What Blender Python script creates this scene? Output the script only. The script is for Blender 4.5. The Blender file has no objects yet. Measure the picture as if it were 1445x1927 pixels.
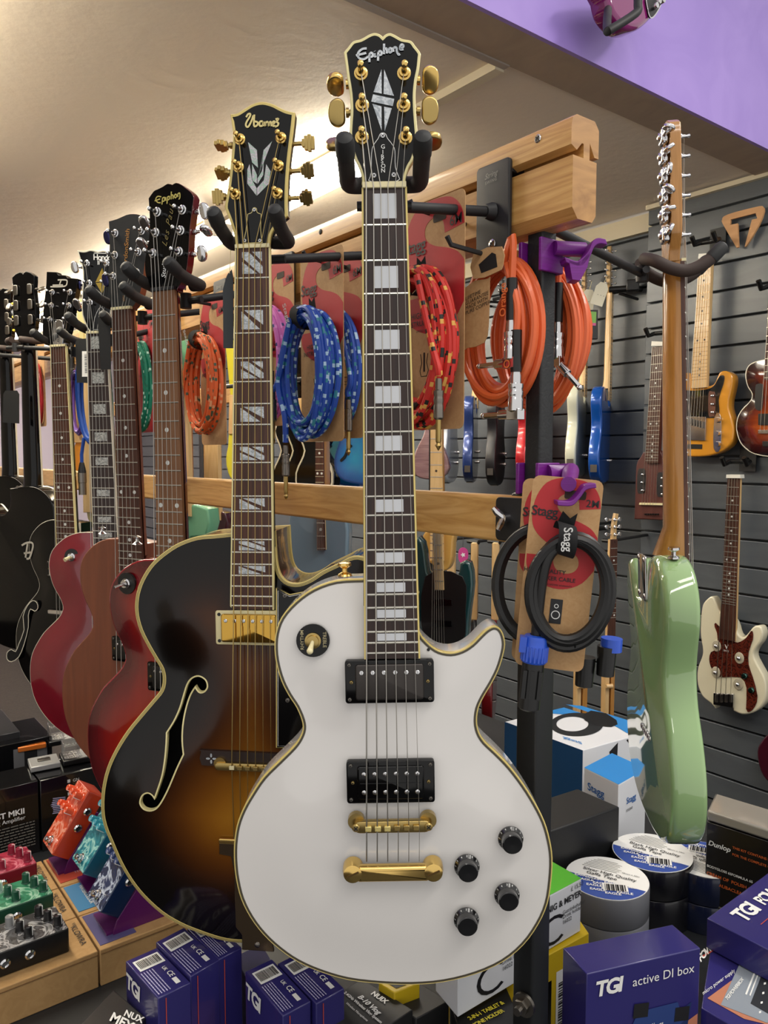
import bpy, math, random
import numpy as np
from mathutils import Vector, Matrix
from mathutils.geometry import delaunay_2d_cdt
random.seed(7)
PI = math.pi
S = bpy.context.scene
COL = S.collection

# ------------------------------------------------------------------ camera, world, light, exposure
EYE = Vector((0, 0, 1.5)); FOC = 1450.0; CX, CY = 722.5, 963.5
YAW = math.radians(37.7); PITCH = math.atan(108 / 1450)
cam = bpy.data.cameras.new('camera'); cam_o = bpy.data.objects.new('camera', cam); COL.objects.link(cam_o)
cam.sensor_fit = 'VERTICAL'; cam.sensor_height = 36; cam.lens = FOC / 1927 * 36; cam.clip_start = .02
cam_o.location = EYE; cam_o.rotation_euler = (PI / 2 - PITCH, 0, -YAW)
S.camera = cam_o
S.view_settings.view_transform = 'Standard'; S.view_settings.look = 'None'
S.view_settings.gamma = 1; S.view_settings.use_curve_mapping = False
S.view_settings.exposure = 0.08
try:
    S.cycles.max_bounces = 7; S.cycles.diffuse_bounces = 3; S.cycles.glossy_bounces = 4
    S.cycles.transmission_bounces = 4; S.cycles.transparent_max_bounces = 6; S.cycles.sample_clamp_indirect = 6
    S.cycles.caustics_reflective = False; S.cycles.caustics_refractive = False
except Exception: pass
wd = bpy.data.worlds.new('world'); S.world = wd; wd.use_nodes = True
wd.node_tree.nodes['Background'].inputs[0].default_value = (1.0, .97, .93, 1)
wd.node_tree.nodes['Background'].inputs[1].default_value = .80
CEIL_H = 2.465      # low ceiling
def area(name, loc, size, energy, aim=(0, 0, -1), color=(1, .95, .88)):
    l = bpy.data.lights.new(name, 'AREA'); l.shape = 'RECTANGLE'; l.size, l.size_y = size; l.energy = energy; l.color = color
    o = bpy.data.objects.new(name, l); COL.objects.link(o); o.location = loc
    o.rotation_euler = Vector(aim).to_track_quat('-Z', 'Y').to_euler(); return o
# the strip lamps of the high ceiling on the near side of the bulkhead, and of the aisle to the left
area('strip_lamp', (-.2, -.9, 3.3), (2.6, .22), 20)
area('strip_lamp', (2.0, -.55, 3.1), (.25, 1.3), 30)
area('strip_lamp', (1.2, -.4, 3.3), (1.6, .25), 10)
area('strip_lamp', (2.0, 3.4, 2.44), (.2, 2.4), 22)

# ------------------------------------------------------------------ picture to place
FH = Vector((math.sin(YAW), math.cos(YAW), 0)); RT = Vector((math.cos(YAW), -math.sin(YAW), 0)); UP = Vector((0, 0, 1))
F3 = FH * math.cos(PITCH) - UP * math.sin(PITCH); U3 = FH * math.sin(PITCH) + UP * math.cos(PITCH)
def ray(px, py): return F3 + RT * ((px - CX) / FOC) + U3 * ((CY - py) / FOC)
def at_b(px, py, b):
    d = ray(px, py); return EYE + d * (b / d.dot(FH))
def at_z(px, py, z):
    d = ray(px, py); return EYE + d * ((z - EYE.z) / d.z)
def at_x(px, py, x):
    d = ray(px, py); return EYE + d * (x / d.x)
def at_y(px, py, y):
    d = ray(px, py); return EYE + d * (y / d.y)
class Frame:
    """an upright plane facing the aisle: x to the viewer's right, y up, z out of the front"""
    def __init__(s, px, py, b, phi=0, roll=0, o=None):
        s.o = Vector(o) if o is not None else at_b(px, py, b)
        p = math.radians(phi); r = RT * math.cos(p) + FH * math.sin(p); u = UP
        q = math.radians(roll)
        s.r = r * math.cos(q) + u * math.sin(q); s.u = u * math.cos(q) - r * math.sin(q); s.n = s.r.cross(s.u)
        s.m = Matrix((( s.r.x, s.u.x, s.n.x, s.o.x), (s.r.y, s.u.y, s.n.y, s.o.y), (s.r.z, s.u.z, s.n.z, s.o.z), (0, 0, 0, 1)))
    def l(s, px, py, z=0):
        d = ray(px, py); o = s.o + s.n * z; p = EYE + d * ((o - EYE).dot(s.n) / d.dot(s.n)) - s.o
        return (p.dot(s.r), p.dot(s.u))
    def L(s, pts, z=0): return [s.l(a, b, z) for a, b in pts]

# ------------------------------------------------------------------ materials
MATS = {}
def lin(c):
    if isinstance(c, str): c = [int(c[i:i + 2], 16) / 255 for i in (0, 2, 4)]
    return tuple([(v / 12.92 if v <= .04045 else ((v + .055) / 1.055) ** 2.4) for v in c[:3]]) + (1,)
def mat(name, c, rough=.5, metal=0, coat=0, spec=.5, emit=0, alpha=1, trans=0):
    if name in MATS: return MATS[name]
    m = bpy.data.materials.new(name); m.use_nodes = True; MATS[name] = m
    b = m.node_tree.nodes['Principled BSDF']; i = b.inputs
    i['Base Color'].default_value = lin(c); i['Roughness'].default_value = rough; i['Metallic'].default_value = metal
    i['Coat Weight'].default_value = coat; i['Coat Roughness'].default_value = .04; i['Specular IOR Level'].default_value = spec
    if emit: i['Emission Color'].default_value = lin(c); i['Emission Strength'].default_value = emit
    if alpha < 1: i['Alpha'].default_value = alpha
    if trans: i['Transmission Weight'].default_value = trans
    m.diffuse_color = lin(c)
    return m
def nodes(m): return m.node_tree.nodes, m.node_tree.links, m.node_tree.nodes['Principled BSDF']
def ramp(n, stops):
    r = n.new('ShaderNodeValToRGB'); e = r.color_ramp.elements
    while len(e) < len(stops): e.new(.5)
    for k, (p, c) in enumerate(stops): e[k].position = p; e[k].color = lin(c)
    return r
def grain(name, c1, c2, scale=(1, 1, 1), nscale=6, rough=.4, coat=0, rings=False, bump=.0, detail=6, dist=1.5, mid=None):
    """streaky procedural grain in object coordinates; the mapping's small scale runs along the grain"""
    if name in MATS: return MATS[name]
    m = mat(name, c1, rough, coat=coat); n, l, b = nodes(m)
    tc = n.new('ShaderNodeTexCoord'); mp = n.new('ShaderNodeMapping'); mp.inputs['Scale'].default_value = scale
    l.new(tc.outputs['Object'], mp.inputs[0])
    if rings:
        t = n.new('ShaderNodeTexWave'); t.wave_type = 'RINGS'; t.rings_direction = 'Y'; t.inputs['Scale'].default_value = nscale
        t.inputs['Distortion'].default_value = dist * 3; t.inputs['Detail'].default_value = 3; t.inputs['Detail Scale'].default_value = 1.2
    else:
        t = n.new('ShaderNodeTexNoise'); t.inputs['Scale'].default_value = nscale; t.inputs['Detail'].default_value = detail; t.inputs['Distortion'].default_value = dist
    l.new(mp.outputs[0], t.inputs['Vector'])
    st = [(.3, c1), (.7, c2)] if mid is None else [(.25, c1), (.5, mid), (.75, c2)]
    r = ramp(n, st); l.new(t.outputs['Fac'] if 'Fac' in t.outputs else t.outputs[1], r.inputs[0]); l.new(r.outputs[0], b.inputs['Base Color'])
    if bump:
        bp = n.new('ShaderNodeBump'); bp.inputs['Strength'].default_value = bump; bp.inputs['Distance'].default_value = .002
        l.new(t.outputs['Fac'] if 'Fac' in t.outputs else t.outputs[1], bp.inputs['Height']); l.new(bp.outputs[0], b.inputs['Normal'])
    return m
def attr_ramp(name, attr, stops, rough=.15, coat=.6, noise=0, flame=None):
    """a burst finish: lacquer colour by distance from the rim, stored per vertex"""
    if name in MATS: return MATS[name]
    m = mat(name, stops[0][1], rough, coat=coat); n, l, b = nodes(m)
    a = n.new('ShaderNodeAttribute'); a.attribute_name = attr
    f = a.outputs['Fac']
    if noise:
        t = n.new('ShaderNodeTexNoise'); t.inputs['Scale'].default_value = 9; ad = n.new('ShaderNodeMath'); ad.operation = 'MULTIPLY_ADD'
        tc = n.new('ShaderNodeTexCoord'); mp = n.new('ShaderNodeMapping'); mp.inputs['Scale'].default_value = flame or (1, 1, 1)
        l.new(tc.outputs['Object'], mp.inputs[0]); l.new(mp.outputs[0], t.inputs['Vector'])
        sb = n.new('ShaderNodeMath'); sb.operation = 'SUBTRACT'; l.new(t.outputs['Fac'], sb.inputs[0]); sb.inputs[1].default_value = .5
        l.new(sb.outputs[0], ad.inputs[0]); ad.inputs[1].default_value = noise; l.new(f, ad.inputs[2]); f = ad.outputs[0]
    r = ramp(n, stops); l.new(f, r.inputs[0]); l.new(r.outputs[0], b.inputs['Base Color'])
    return m
def braid(name, base, fl1, fl2, s=1.0, rough=.55):
    """woven cable jacket: flecks laid out along the cable's own length (UV)"""
    if name in MATS: return MATS[name]
    m = mat(name, base, rough); n, l, b = nodes(m)
    uv = n.new('ShaderNodeUVMap'); uv.uv_map = 'UVMap'
    mp = n.new('ShaderNodeMapping'); mp.inputs['Scale'].default_value = (200 * s, 5, 1); mp.inputs['Rotation'].default_value = (0, 0, .0)
    l.new(uv.outputs[0], mp.inputs[0])
    br = n.new('ShaderNodeTexBrick'); br.offset = .5; br.inputs['Scale'].default_value = 1; br.inputs['Mortar Size'].default_value = 0
    br.inputs['Brick Width'].default_value = 1.0; br.inputs['Row Height'].default_value = 1.0
    br.inputs['Color1'].default_value = (0, 0, 0, 1); br.inputs['Color2'].default_value = (1, 1, 1, 1)
    l.new(mp.outputs[0], br.inputs['Vector'])
    r = ramp(n, [(0, base), (.5, base), (.76, fl1), (.89, fl2)]); r.color_ramp.interpolation = 'CONSTANT'
    l.new(br.outputs['Color'], r.inputs[0]); l.new(r.outputs[0], b.inputs['Base Color'])
    w = n.new('ShaderNodeTexWave'); w.inputs['Scale'].default_value = 40; bp = n.new('ShaderNodeBump'); bp.inputs['Strength'].default_value = .3
    return m
def swirl(name, c1, c2, c3, sc=18, rough=.25, coat=.5):
    if name in MATS: return MATS[name]
    m = mat(name, c1, rough, coat=coat); n, l, b = nodes(m)
    tc = n.new('ShaderNodeTexCoord'); t = n.new('ShaderNodeTexNoise'); t.inputs['Scale'].default_value = sc; t.inputs['Distortion'].default_value = 3.5; t.inputs['Detail'].default_value = 2
    l.new(tc.outputs['Object'], t.inputs['Vector']); r = ramp(n, [(.36, c1), (.46, c2), (.52, c1), (.60, c3), (.68, c1)])
    l.new(t.outputs['Fac'], r.inputs[0]); l.new(r.outputs[0], b.inputs['Base Color']); return m
BLK = mat('black_plastic', '0b0b0c', .35, coat=.1)
GLOSS = mat('black_lacquer', '040405', .10, coat=.05, spec=.32)
SATIN = mat('black_satin', '1b1b1d', .55)
STEEL = mat('black_powder_coat', '16181a', .42)
FOAM = mat('foam_grip', '2b2624', .75)
FOAMB = mat('foam_grip_brown', '3a2d28', .7)
CAPR = mat('rubber_cap', '232425', .6)
CHROME = mat('chrome', 'd8d8da', .12, 1)
NICKEL = mat('worn_nickel', '7f7a73', .33, 1)
GOLD = mat('gold_plating', 'e6c274', .2, 1)
GOLDW = mat('worn_gold', 'b59c62', .28, 1)
IVORY = mat('ivory_binding', 'e8dca0', .3, coat=.3)
YBIND = mat('aged_binding', 'ddc777', .3, coat=.3)
BONE = mat('bone', 'e4d9ac', .35)
PEARL = swirl('pearl', 'b9bfc6', 'd9dee2', '9aa3aa', 60, .2, .5)
WHITEINK = mat('white_ink', 'e9e9e6', .5)
BLKINK = mat('black_ink', '17171a', .5)
WIRE = mat('string_steel', 'b8b4ac', .3, 1)
FRET = mat('fret_nickel', 'd2cfc4', .25, .8)
ROSE = grain('rosewood', '33190f', '553022', (40, 3, 40), 3, .45)
ROSEL = grain('light_rosewood', '6a452b', '8c6242', (60, 2.5, 60), 3, .45)
EBON = grain('dark_rosewood', '1f1210', '35201a', (40, 3, 40), 3, .4)
OAK = grain('oak_rail', 'a8743a', 'd8ab6c', (30, 1.6, 30), 2.2, .38, coat=.2, mid='c49455', dist=2.2)
OAKE = grain('oak_end_grain', '8d6233', 'bb8c52', (4, 30, 14), 2.2, .5, coat=.1, dist=2)
PINE = grain('ash_rail', 'b27f3e', 'dcb172', (6, 1.4, 18), 2.6, .4, coat=.2, dist=3, mid='cd9e5b')
MAPLE = grain('maple', 'c9a36c', 'd9b784', (30, 2, 30), 3, .35, coat=.2)
AMBERN = grain('amber_neck', 'a06f30', 'b98445', (30, 2, 30), 3, .22, coat=.5)
KRAFT = grain('kraft_card', 'b58c5e', 'c19a6c', (1, 1, 1), 120, .8)
KRAFTB = grain('kraft_box', 'b18a58', 'bd9663', (1, 1, 1), 60, .8)
RED = mat('card_red', 'b3262c', .6)

# ------------------------------------------------------------------ mesh building
class M:
    def __init__(s): s.v = []; s.f = []; s.mi = []; s.uv = []; s.cur = 0; s.T = None; s.att = None
    def add(s, v, f, uv=None):
        o = len(s.v)
        if s.T is not None: v = [tuple(s.T @ Vector(p)) for p in v]
        s.v += [tuple(p) for p in v]; s.f += [[i + o for i in q] for q in f]; s.mi += [s.cur] * len(f)
        s.uv += uv if uv else [None] * len(f)
        return s
    def box(s, c, d, rz=0):
        x, y, z = d[0] / 2, d[1] / 2, d[2] / 2; R = Matrix.Rotation(rz, 3, 'Z'); c = Vector(c)
        v = [R @ Vector((i * x, j * y, k * z)) + c for k in (-1, 1) for i, j in ((-1, -1), (1, -1), (1, 1), (-1, 1))]
        return s.add(v, [[3, 2, 1, 0], [4, 5, 6, 7], [0, 1, 5, 4], [1, 2, 6, 5], [2, 3, 7, 6], [3, 0, 4, 7]])
    def hexa(s, p):  # 8 points: bottom 4 ccw, top 4 ccw
        return s.add(p, [[3, 2, 1, 0], [4, 5, 6, 7], [0, 1, 5, 4], [1, 2, 6, 5], [2, 3, 7, 6], [3, 0, 4, 7]])
    def cyl(s, a, b, r0, r1=None, n=16):
        r1 = r0 if r1 is None else r1; a, b = Vector(a), Vector(b)
        return s.lathe(a, b - a, [(0, 0), (r0, 0), (r1, (b - a).length), (0, (b - a).length)], n)
    def lathe(s, o, axis, prof, n=20):
        """prof: (radius, height along the axis)"""
        o = Vector(o); w = Vector(axis).normalized(); u = w.orthogonal().normalized(); q = w.cross(u); v = []; f = []
        k = len(prof)
        for j in range(n):
            t = 2 * PI * j / n; d = u * math.cos(t) + q * math.sin(t)
            for r, h in prof: v.append(o + w * h + d * max(r, 1e-5))
        for j in range(n):
            a, b = j * k, (j + 1) % n * k
            for i in range(k - 1): f.append([a + i, b + i, b + i + 1, a + i + 1])
        return s.add(v, f)
    def ball(s, c, r, n=12, sc=(1, 1, 1)):
        p = [(r * math.sin(PI * i / 8), -r * math.cos(PI * i / 8)) for i in range(9)]
        t = M(); t.lathe((0, 0, 0), (0, 0, 1), p, n); c = Vector(c)
        return s.add([(c.x + a[0] * sc[0], c.y + a[1] * sc[1], c.z + a[2] * sc[2]) for a in t.v], t.f)
    def tube(s, pts, r, n=8, closed=False, caps=True, uvlen=False):
        pts = [Vector(p) for p in pts]; m = len(pts); v = []; f = []; uv = []
        rs = r if isinstance(r, (list, tuple)) else [r] * m
        t0 = ((pts[1] - pts[0])).normalized(); nn = t0.orthogonal().normalized(); L = [0]
        for i in range(m):
            a = pts[i - 1] if i or closed else pts[0]; b = pts[(i + 1) % m] if i < m - 1 or closed else pts[-1]
            t = (b - a).normalized() if (b - a).length > 1e-9 else t0
            nn = (nn - t * nn.dot(t)); nn = nn.normalized() if nn.length > 1e-6 else t.orthogonal().normalized()
            q = t.cross(nn); t0 = t
            for j in range(n):
                w = 2 * PI * j / n; v.append(pts[i] + (nn * math.cos(w) + q * math.sin(w)) * rs[i])
            if i: L.append(L[-1] + (pts[i] - pts[i - 1]).length)
        for i in range(m if closed else m - 1):
            for j in range(n):
                a, b = i * n, (i + 1) % m * n; k = (j + 1) % n
                f.append([a + j, a + k, b + k, b + j])
                if uvlen:
                    u0, u1 = L[i], L[i] + .01 if i == m - 1 else L[i + 1]
                    uv.append([(u0, j / n), (u0, (j + 1) / n), (u1, (j + 1) / n), (u1, j / n)])
        if caps and not closed:
            f.append(list(range(n))[::-1]); f.append(list(range((m - 1) * n, m * n)))
            if uvlen: uv += [[(0, 0)] * n] * 2
        return s.add(v, f, uv or None)
    def prism(s, poly, z0, z1, caps=True):
        n = len(poly); poly = poly if area2(poly) > 0 else poly[::-1]
        v = [(x, y, z0) for x, y in poly] + [(x, y, z1) for x, y in poly]
        f = [[i, (i + 1) % n, n + (i + 1) % n, n + i] for i in range(n)]
        if caps: f += [list(range(n))[::-1], list(range(n, 2 * n))]
        return s.add(v, f)
    def slab(s, poly, z0, z1, r=.004, steps=3, r2=None):
        """a plate of this outline with rounded front and back edges"""
        poly = poly if area2(poly) > 0 else poly[::-1]; n = len(poly); r2 = r if r2 is None else r2; rings = []
        for k in range(steps + 1):
            a = PI / 2 * k / steps; rings.append((r2 * (1 - math.sin(a)), z0 + r2 * (1 - math.cos(a))))
        for k in range(steps + 1):
            a = PI / 2 * k / steps; rings.append((r * (1 - math.cos(a)), z1 - r * (1 - math.sin(a))))
        v = []
        for ins, z in rings: v += [(x, y, z) for x, y in offset(poly, -ins)]
        f = []
        for k in range(len(rings) - 1):
            for i in range(n):
                j = (i + 1) % n; f.append([k * n + i, k * n + j, (k + 1) * n + j, (k + 1) * n + i])
        f += [list(range(n))[::-1], list(range((len(rings) - 1) * n, len(rings) * n))]
        return s.add(v, f)
    def ribbon(s, pts, w, z, h=.0004, closed=False):
        """a flat painted stroke of width w in the xy plane"""
        n = len(pts); L = []; R = []
        for i in range(n):
            a = pts[i - 1] if (i or closed) else pts[0]; b = pts[(i + 1) % n] if (i < n - 1 or closed) else pts[-1]
            d = Vector((b[0] - a[0], b[1] - a[1])); d = d.normalized() if d.length > 0 else Vector((1, 0)); k = (-d.y, d.x)
            ww = w[i] if isinstance(w, (list, tuple)) else w
            L.append((pts[i][0] + k[0] * ww / 2, pts[i][1] + k[1] * ww / 2)); R.append((pts[i][0] - k[0] * ww / 2, pts[i][1] - k[1] * ww / 2))
        v = [(x, y, z + h) for x, y in L] + [(x, y, z + h) for x, y in R] + [(x, y, z) for x, y in L] + [(x, y, z) for x, y in R]
        f = []
        for i in range(n if closed else n - 1):
            j = (i + 1) % n; f += [[i, n + i, n + j, j], [2 * n + i, i, j, 2 * n + j], [n + i, 3 * n + i, 3 * n + j, n + j]]
        return s.add(v, f)
def area2(p): return sum(p[i - 1][0] * p[i][1] - p[i][0] * p[i - 1][1] for i in range(len(p)))
def offset(poly, d):
    """move a counter-clockwise outline outwards by d"""
    n = len(poly); out = []
    for i in range(n):
        a, b, c = poly[i - 1], poly[i], poly[(i + 1) % n]
        e = Vector((b[0] - a[0], b[1] - a[1])); g = Vector((c[0] - b[0], c[1] - b[1]))
        e = e.normalized() if e.length else g.normalized(); g = g.normalized() if g.length else e
        t = e + g
        if t.length < .3: t = e
        t.normalize(); k = 1 / max(.5, abs(t.dot(e))); out.append((b[0] + t.y * d * k, b[1] - t.x * d * k))
    return out
def smooth(pts, k=5, closed=True, sharp=()):
    """Catmull-Rom through the points; indices in sharp stay corners"""
    n = len(pts); out = []
    for i in range(n if closed else n - 1):
        p1, p2 = Vector(pts[i]), Vector(pts[(i + 1) % n])
        p0 = p1 if (i in sharp or (not closed and i == 0)) else Vector(pts[i - 1])
        p3 = p2 if ((i + 1) % n in sharp or (not closed and i == n - 2)) else Vector(pts[(i + 2) % n])
        for j in range(k):
            t = j / k; q = .5 * ((2 * p1) + (-p0 + p2) * t + (2 * p0 - 5 * p1 + 4 * p2 - p3) * t * t + (-p0 + 3 * p1 - 3 * p2 + p3) * t ** 3)
            out.append(tuple(q))
    if not closed: out.append(tuple(pts[-1]))
    return out
def rrect(w, h, r, cx=0, cy=0, k=4):
    o = []
    for sx, sy, a0 in ((1, 1, 0), (-1, 1, 90), (-1, -1, 180), (1, -1, 270)):
        for i in range(k + 1):
            a = math.radians(a0 + 90 * i / k); o.append((cx + sx * (w / 2 - r) + r * math.cos(a), cy + sy * (h / 2 - r) + r * math.sin(a)))
    return o
def circle(r, cx=0, cy=0, n=24): return [(cx + r * math.cos(2 * PI * i / n), cy + r * math.sin(2 * PI * i / n)) for i in range(n)]
def filled(poly, zf, step=.012, holes=()):
    """triangulated face of an outline with height zf(distance to rim, x, y); returns verts, faces, rim distance"""
    poly = poly if area2(poly) > 0 else poly[::-1]
    P = np.array(poly); Q = np.roll(P, -1, 0); D = Q - P; LL = (D ** 2).sum(1) + 1e-12
    x0, y0 = P.min(0); x1, y1 = P.max(0)
    gx, gy = np.meshgrid(np.arange(x0, x1, step), np.arange(y0, y1, step)); gx = gx + (np.arange(gx.shape[0]) % 2)[:, None] * step / 2
    G = np.stack([gx.ravel(), gy.ravel()], 1)
    def dist(G, P, Q, D, LL):
        t = np.clip(((G[:, None] - P[None]) * D[None]).sum(2) / LL[None], 0, 1); c = P[None] + t[..., None] * D[None]
        return np.sqrt(((G[:, None] - c) ** 2).sum(2)).min(1)
    def inside(G, P, Q):
        c = ((P[None, :, 1] > G[:, None, 1]) != (Q[None, :, 1] > G[:, None, 1]))
        xx = P[None, :, 0] + (G[:, None, 1] - P[None, :, 1]) / (Q[None, :, 1] - P[None, :, 1] + 1e-12) * (Q - P)[None, :, 0]
        return (c & (G[:, None, 0] < xx)).sum(1) % 2 == 1
    d = dist(G, P, Q, D, LL); k = inside(G, P, Q) & (d > step * .55)
    hs = [np.array(h) for h in holes]
    for h in hs:
        hq = np.roll(h, -1, 0); hd = hq - h; k &= ~inside(G, h, hq) & (dist(G, h, hq, hd, (hd ** 2).sum(1) + 1e-12) > step * .4)
    G = G[k]; pts = [Vector(p) for p in P]; edges = [(i, (i + 1) % len(P)) for i in range(len(P))]
    for h in hs:
        o = len(pts); pts += [Vector(p) for p in h]; edges += [(o + i, o + (i + 1) % len(h)) for i in range(len(h))]
    pts += [Vector(p) for p in G]
    v, e, f, *_ = delaunay_2d_cdt(pts, edges, [], 1, 1e-7)
    V = np.array([tuple(p) for p in v]); dd = dist(V, P, Q, D, LL); keep = []
    if hs:
        C = np.array([V[list(q)].mean(0) for q in f]); ok = np.ones(len(f), bool)
        for h in hs: ok &= ~inside(C, h, np.roll(h, -1, 0))
        f = [q for q, o in zip(f, ok) if o]
    C = np.array([V[list(q)].mean(0) for q in f]); ok = inside(C, P, Q); f = [list(q) for q, o in zip(f, ok) if o]
    return [(p[0], p[1], zf(t, p[0], p[1])) for p, t in zip(V, dd)], f, dd

def put(name, m, mats, parent=None, label=None, bevel=0, smooth_ang=35, att=None):
    me = bpy.data.meshes.new(name); me.from_pydata(m.v, [], m.f)
    for x in (mats if isinstance(mats, (list, tuple)) else [mats]): me.materials.append(x)
    me.polygons.foreach_set('material_index', m.mi)
    if any(u for u in m.uv):
        uvl = me.uv_layers.new(name='UVMap'); k = 0
        for q, u in zip(m.f, m.uv):
            for j in range(len(q)):
                uvl.data[k].uv = u[j] if u else (0, 0); k += 1
    if att is not None:
        a = me.attributes.new('rim', 'FLOAT', 'POINT'); a.data.foreach_set('value', list(att))
    me.polygons.foreach_set('use_smooth', [True] * len(m.f)); me.update()
    me.set_sharp_from_angle(angle=math.radians(smooth_ang))
    o = bpy.data.objects.new(name, me); COL.objects.link(o)
    if parent: o.parent = parent
    if label: o['label'] = label
    if bevel:
        b = o.modifiers.new('edge', 'BEVEL'); b.width = bevel; b.segments = 2; b.limit_method = 'ANGLE'; b.angle_limit = math.radians(50)
    return o
def tag(o, label, cat, group=None):
    o['label'] = label; o['category'] = cat
    if group: o['group'] = group
    return o
def thing(name, label, cat, matrix=None, group=None):
    o = bpy.data.objects.new(name, None); COL.objects.link(o); o.empty_display_size = .05
    if matrix is not None: o.matrix_world = matrix
    return tag(o, label, cat, group)
def struct(o): o['kind'] = 'structure'; return o
FONTS = {}
def text_m(s, size=1, bold=0, shear=0, align='LEFT', space=1.0, wide=1.0):
    """letter shapes as flat polygons, baseline at y = 0; returns an M in local xy"""
    k = (s, bold, shear, align, space)
    if k not in FONTS:
        c = bpy.data.curves.new('lettering', 'FONT'); c.body = s; c.size = 1; c.offset = bold; c.shear = shear; c.align_x = align; c.space_character = space
        c.resolution_u = 3
        o = bpy.data.objects.new('lettering', c); me = bpy.data.meshes.new_from_object(o)
        FONTS[k] = ([tuple(v.co) for v in me.vertices], [list(p.vertices) for p in me.polygons])
        bpy.data.objects.remove(o); bpy.data.meshes.remove(me); bpy.data.curves.remove(c)
    v, f = FONTS[k]; m = M(); m.add([(a * size * wide, b * size, 0) for a, b, _ in v], f); return m
def write(parent, items, mt, name='lettering', lift=.0006):
    """items: (string, origin, right vector, up vector, size, options). Letters lie on the parent's surface."""
    if name == 'lettering' and len(items) > 1: return [write(parent, [i], mt, name, lift) for i in items][0]
    m = M()
    for s, o, r, u, size, *opt in items:
        kw = opt[0] if opt else {}; t = text_m(s, size, **kw)
        o, r, u = Vector(o), Vector(r).normalized(), Vector(u); u = u.normalized(); n = r.cross(u).normalized()
        m.add([o + r * a + u * b + n * lift for a, b, _ in t.v], t.f)
    return put(name, m, mt, parent)

# ================================================================== THE ROOM
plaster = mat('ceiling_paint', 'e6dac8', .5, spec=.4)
_n, _l, _b = nodes(plaster)
_t = _n.new('ShaderNodeTexNoise'); _t.inputs['Scale'].default_value = 22; _t.inputs['Detail'].default_value = 8
_tc = _n.new('ShaderNodeTexCoord'); _l.new(_tc.outputs['Object'], _t.inputs['Vector'])
_bp = _n.new('ShaderNodeBump'); _bp.inputs['Strength'].default_value = .35; _bp.inputs['Distance'].default_value = .006
_l.new(_t.outputs['Fac'], _bp.inputs['Height']); _l.new(_bp.outputs[0], _b.inputs['Normal'])
purple = grain('lilac_paint', '9a80cf', 'a68cd8', (1, 1, 1), 4, .45, bump=.15)
slatm = grain('slatwall_paint', '4f5459', '595e63', (3, 1, 6), 2.5, .33, bump=.12)
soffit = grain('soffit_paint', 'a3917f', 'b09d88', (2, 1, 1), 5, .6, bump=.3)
cream = mat('cream_trim', 'd8cdb2', .5)
floorm = grain('dark_carpet', '26201f', '352d2b', (1, 1, 1), 60, .95)
def boxo(name, x, y, z, mt, **k):
    m = M(); m.box(((x[0] + x[1]) / 2, (y[0] + y[1]) / 2, (z[0] + z[1]) / 2), (x[1] - x[0], y[1] - y[0], z[1] - z[0])); return put(name, m, mt, **k)
struct(boxo('floor', (-3, 4), (-1.5, 8), (-.05, 0), floorm))
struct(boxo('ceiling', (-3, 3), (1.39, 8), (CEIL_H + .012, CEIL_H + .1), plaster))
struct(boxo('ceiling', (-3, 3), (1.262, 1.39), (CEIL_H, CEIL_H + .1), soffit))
struct(boxo('wall_upper', (-3, 3), (1.25, 1.262), (CEIL_H, 3.8), purple))
struct(boxo('wall_far', (-3, 3), (7.6, 7.7), (0, CEIL_H), mat('far_wall_paint', 'd3c8de', .7)))
struct(boxo('wall_left', (-3.1, -3), (1.3, 7.6), (0, CEIL_H), mat('left_wall_paint', 'cfc7bb', .7)))
# the slatted wall on the right: real grooves between the boards, the nearer run standing 8 cm proud
YS = at_x(1213, 700, 2.72).y
def slat_wall(x, y0, y1, top, phase, pitch=.1):
    m = M(); z = phase - pitch * math.ceil(phase / pitch); 
    while z < top:
        a, b = max(z + .004, 0), min(z + pitch - .004, top)
        if b > a: m.box((x + .012, (y0 + y1) / 2, (a + b) / 2), (.024, y1 - y0, b - a))
        z += pitch
    m.box((x + .03, (y0 + y1) / 2, top / 2), (.012, y1 - y0, top)); return m
struct(put('wall_right', slat_wall(2.72, -.6, YS, CEIL_H, at_x(1445, 477, 2.72).z % .1), slatm, bevel=.002))
struct(put('wall_right', slat_wall(2.80, YS, 7.6, CEIL_H - .06, at_x(1219, 492, 2.80).z % .1), slatm, bevel=.002))
struct(boxo('trim_1', (2.70, 2.735), (-.6, YS), (CEIL_H - .012, CEIL_H + .005), cream))
struct(boxo('trim_2', (2.775, 2.80), (YS, 7.6), (CEIL_H - .07, CEIL_H + .0), cream))
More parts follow.
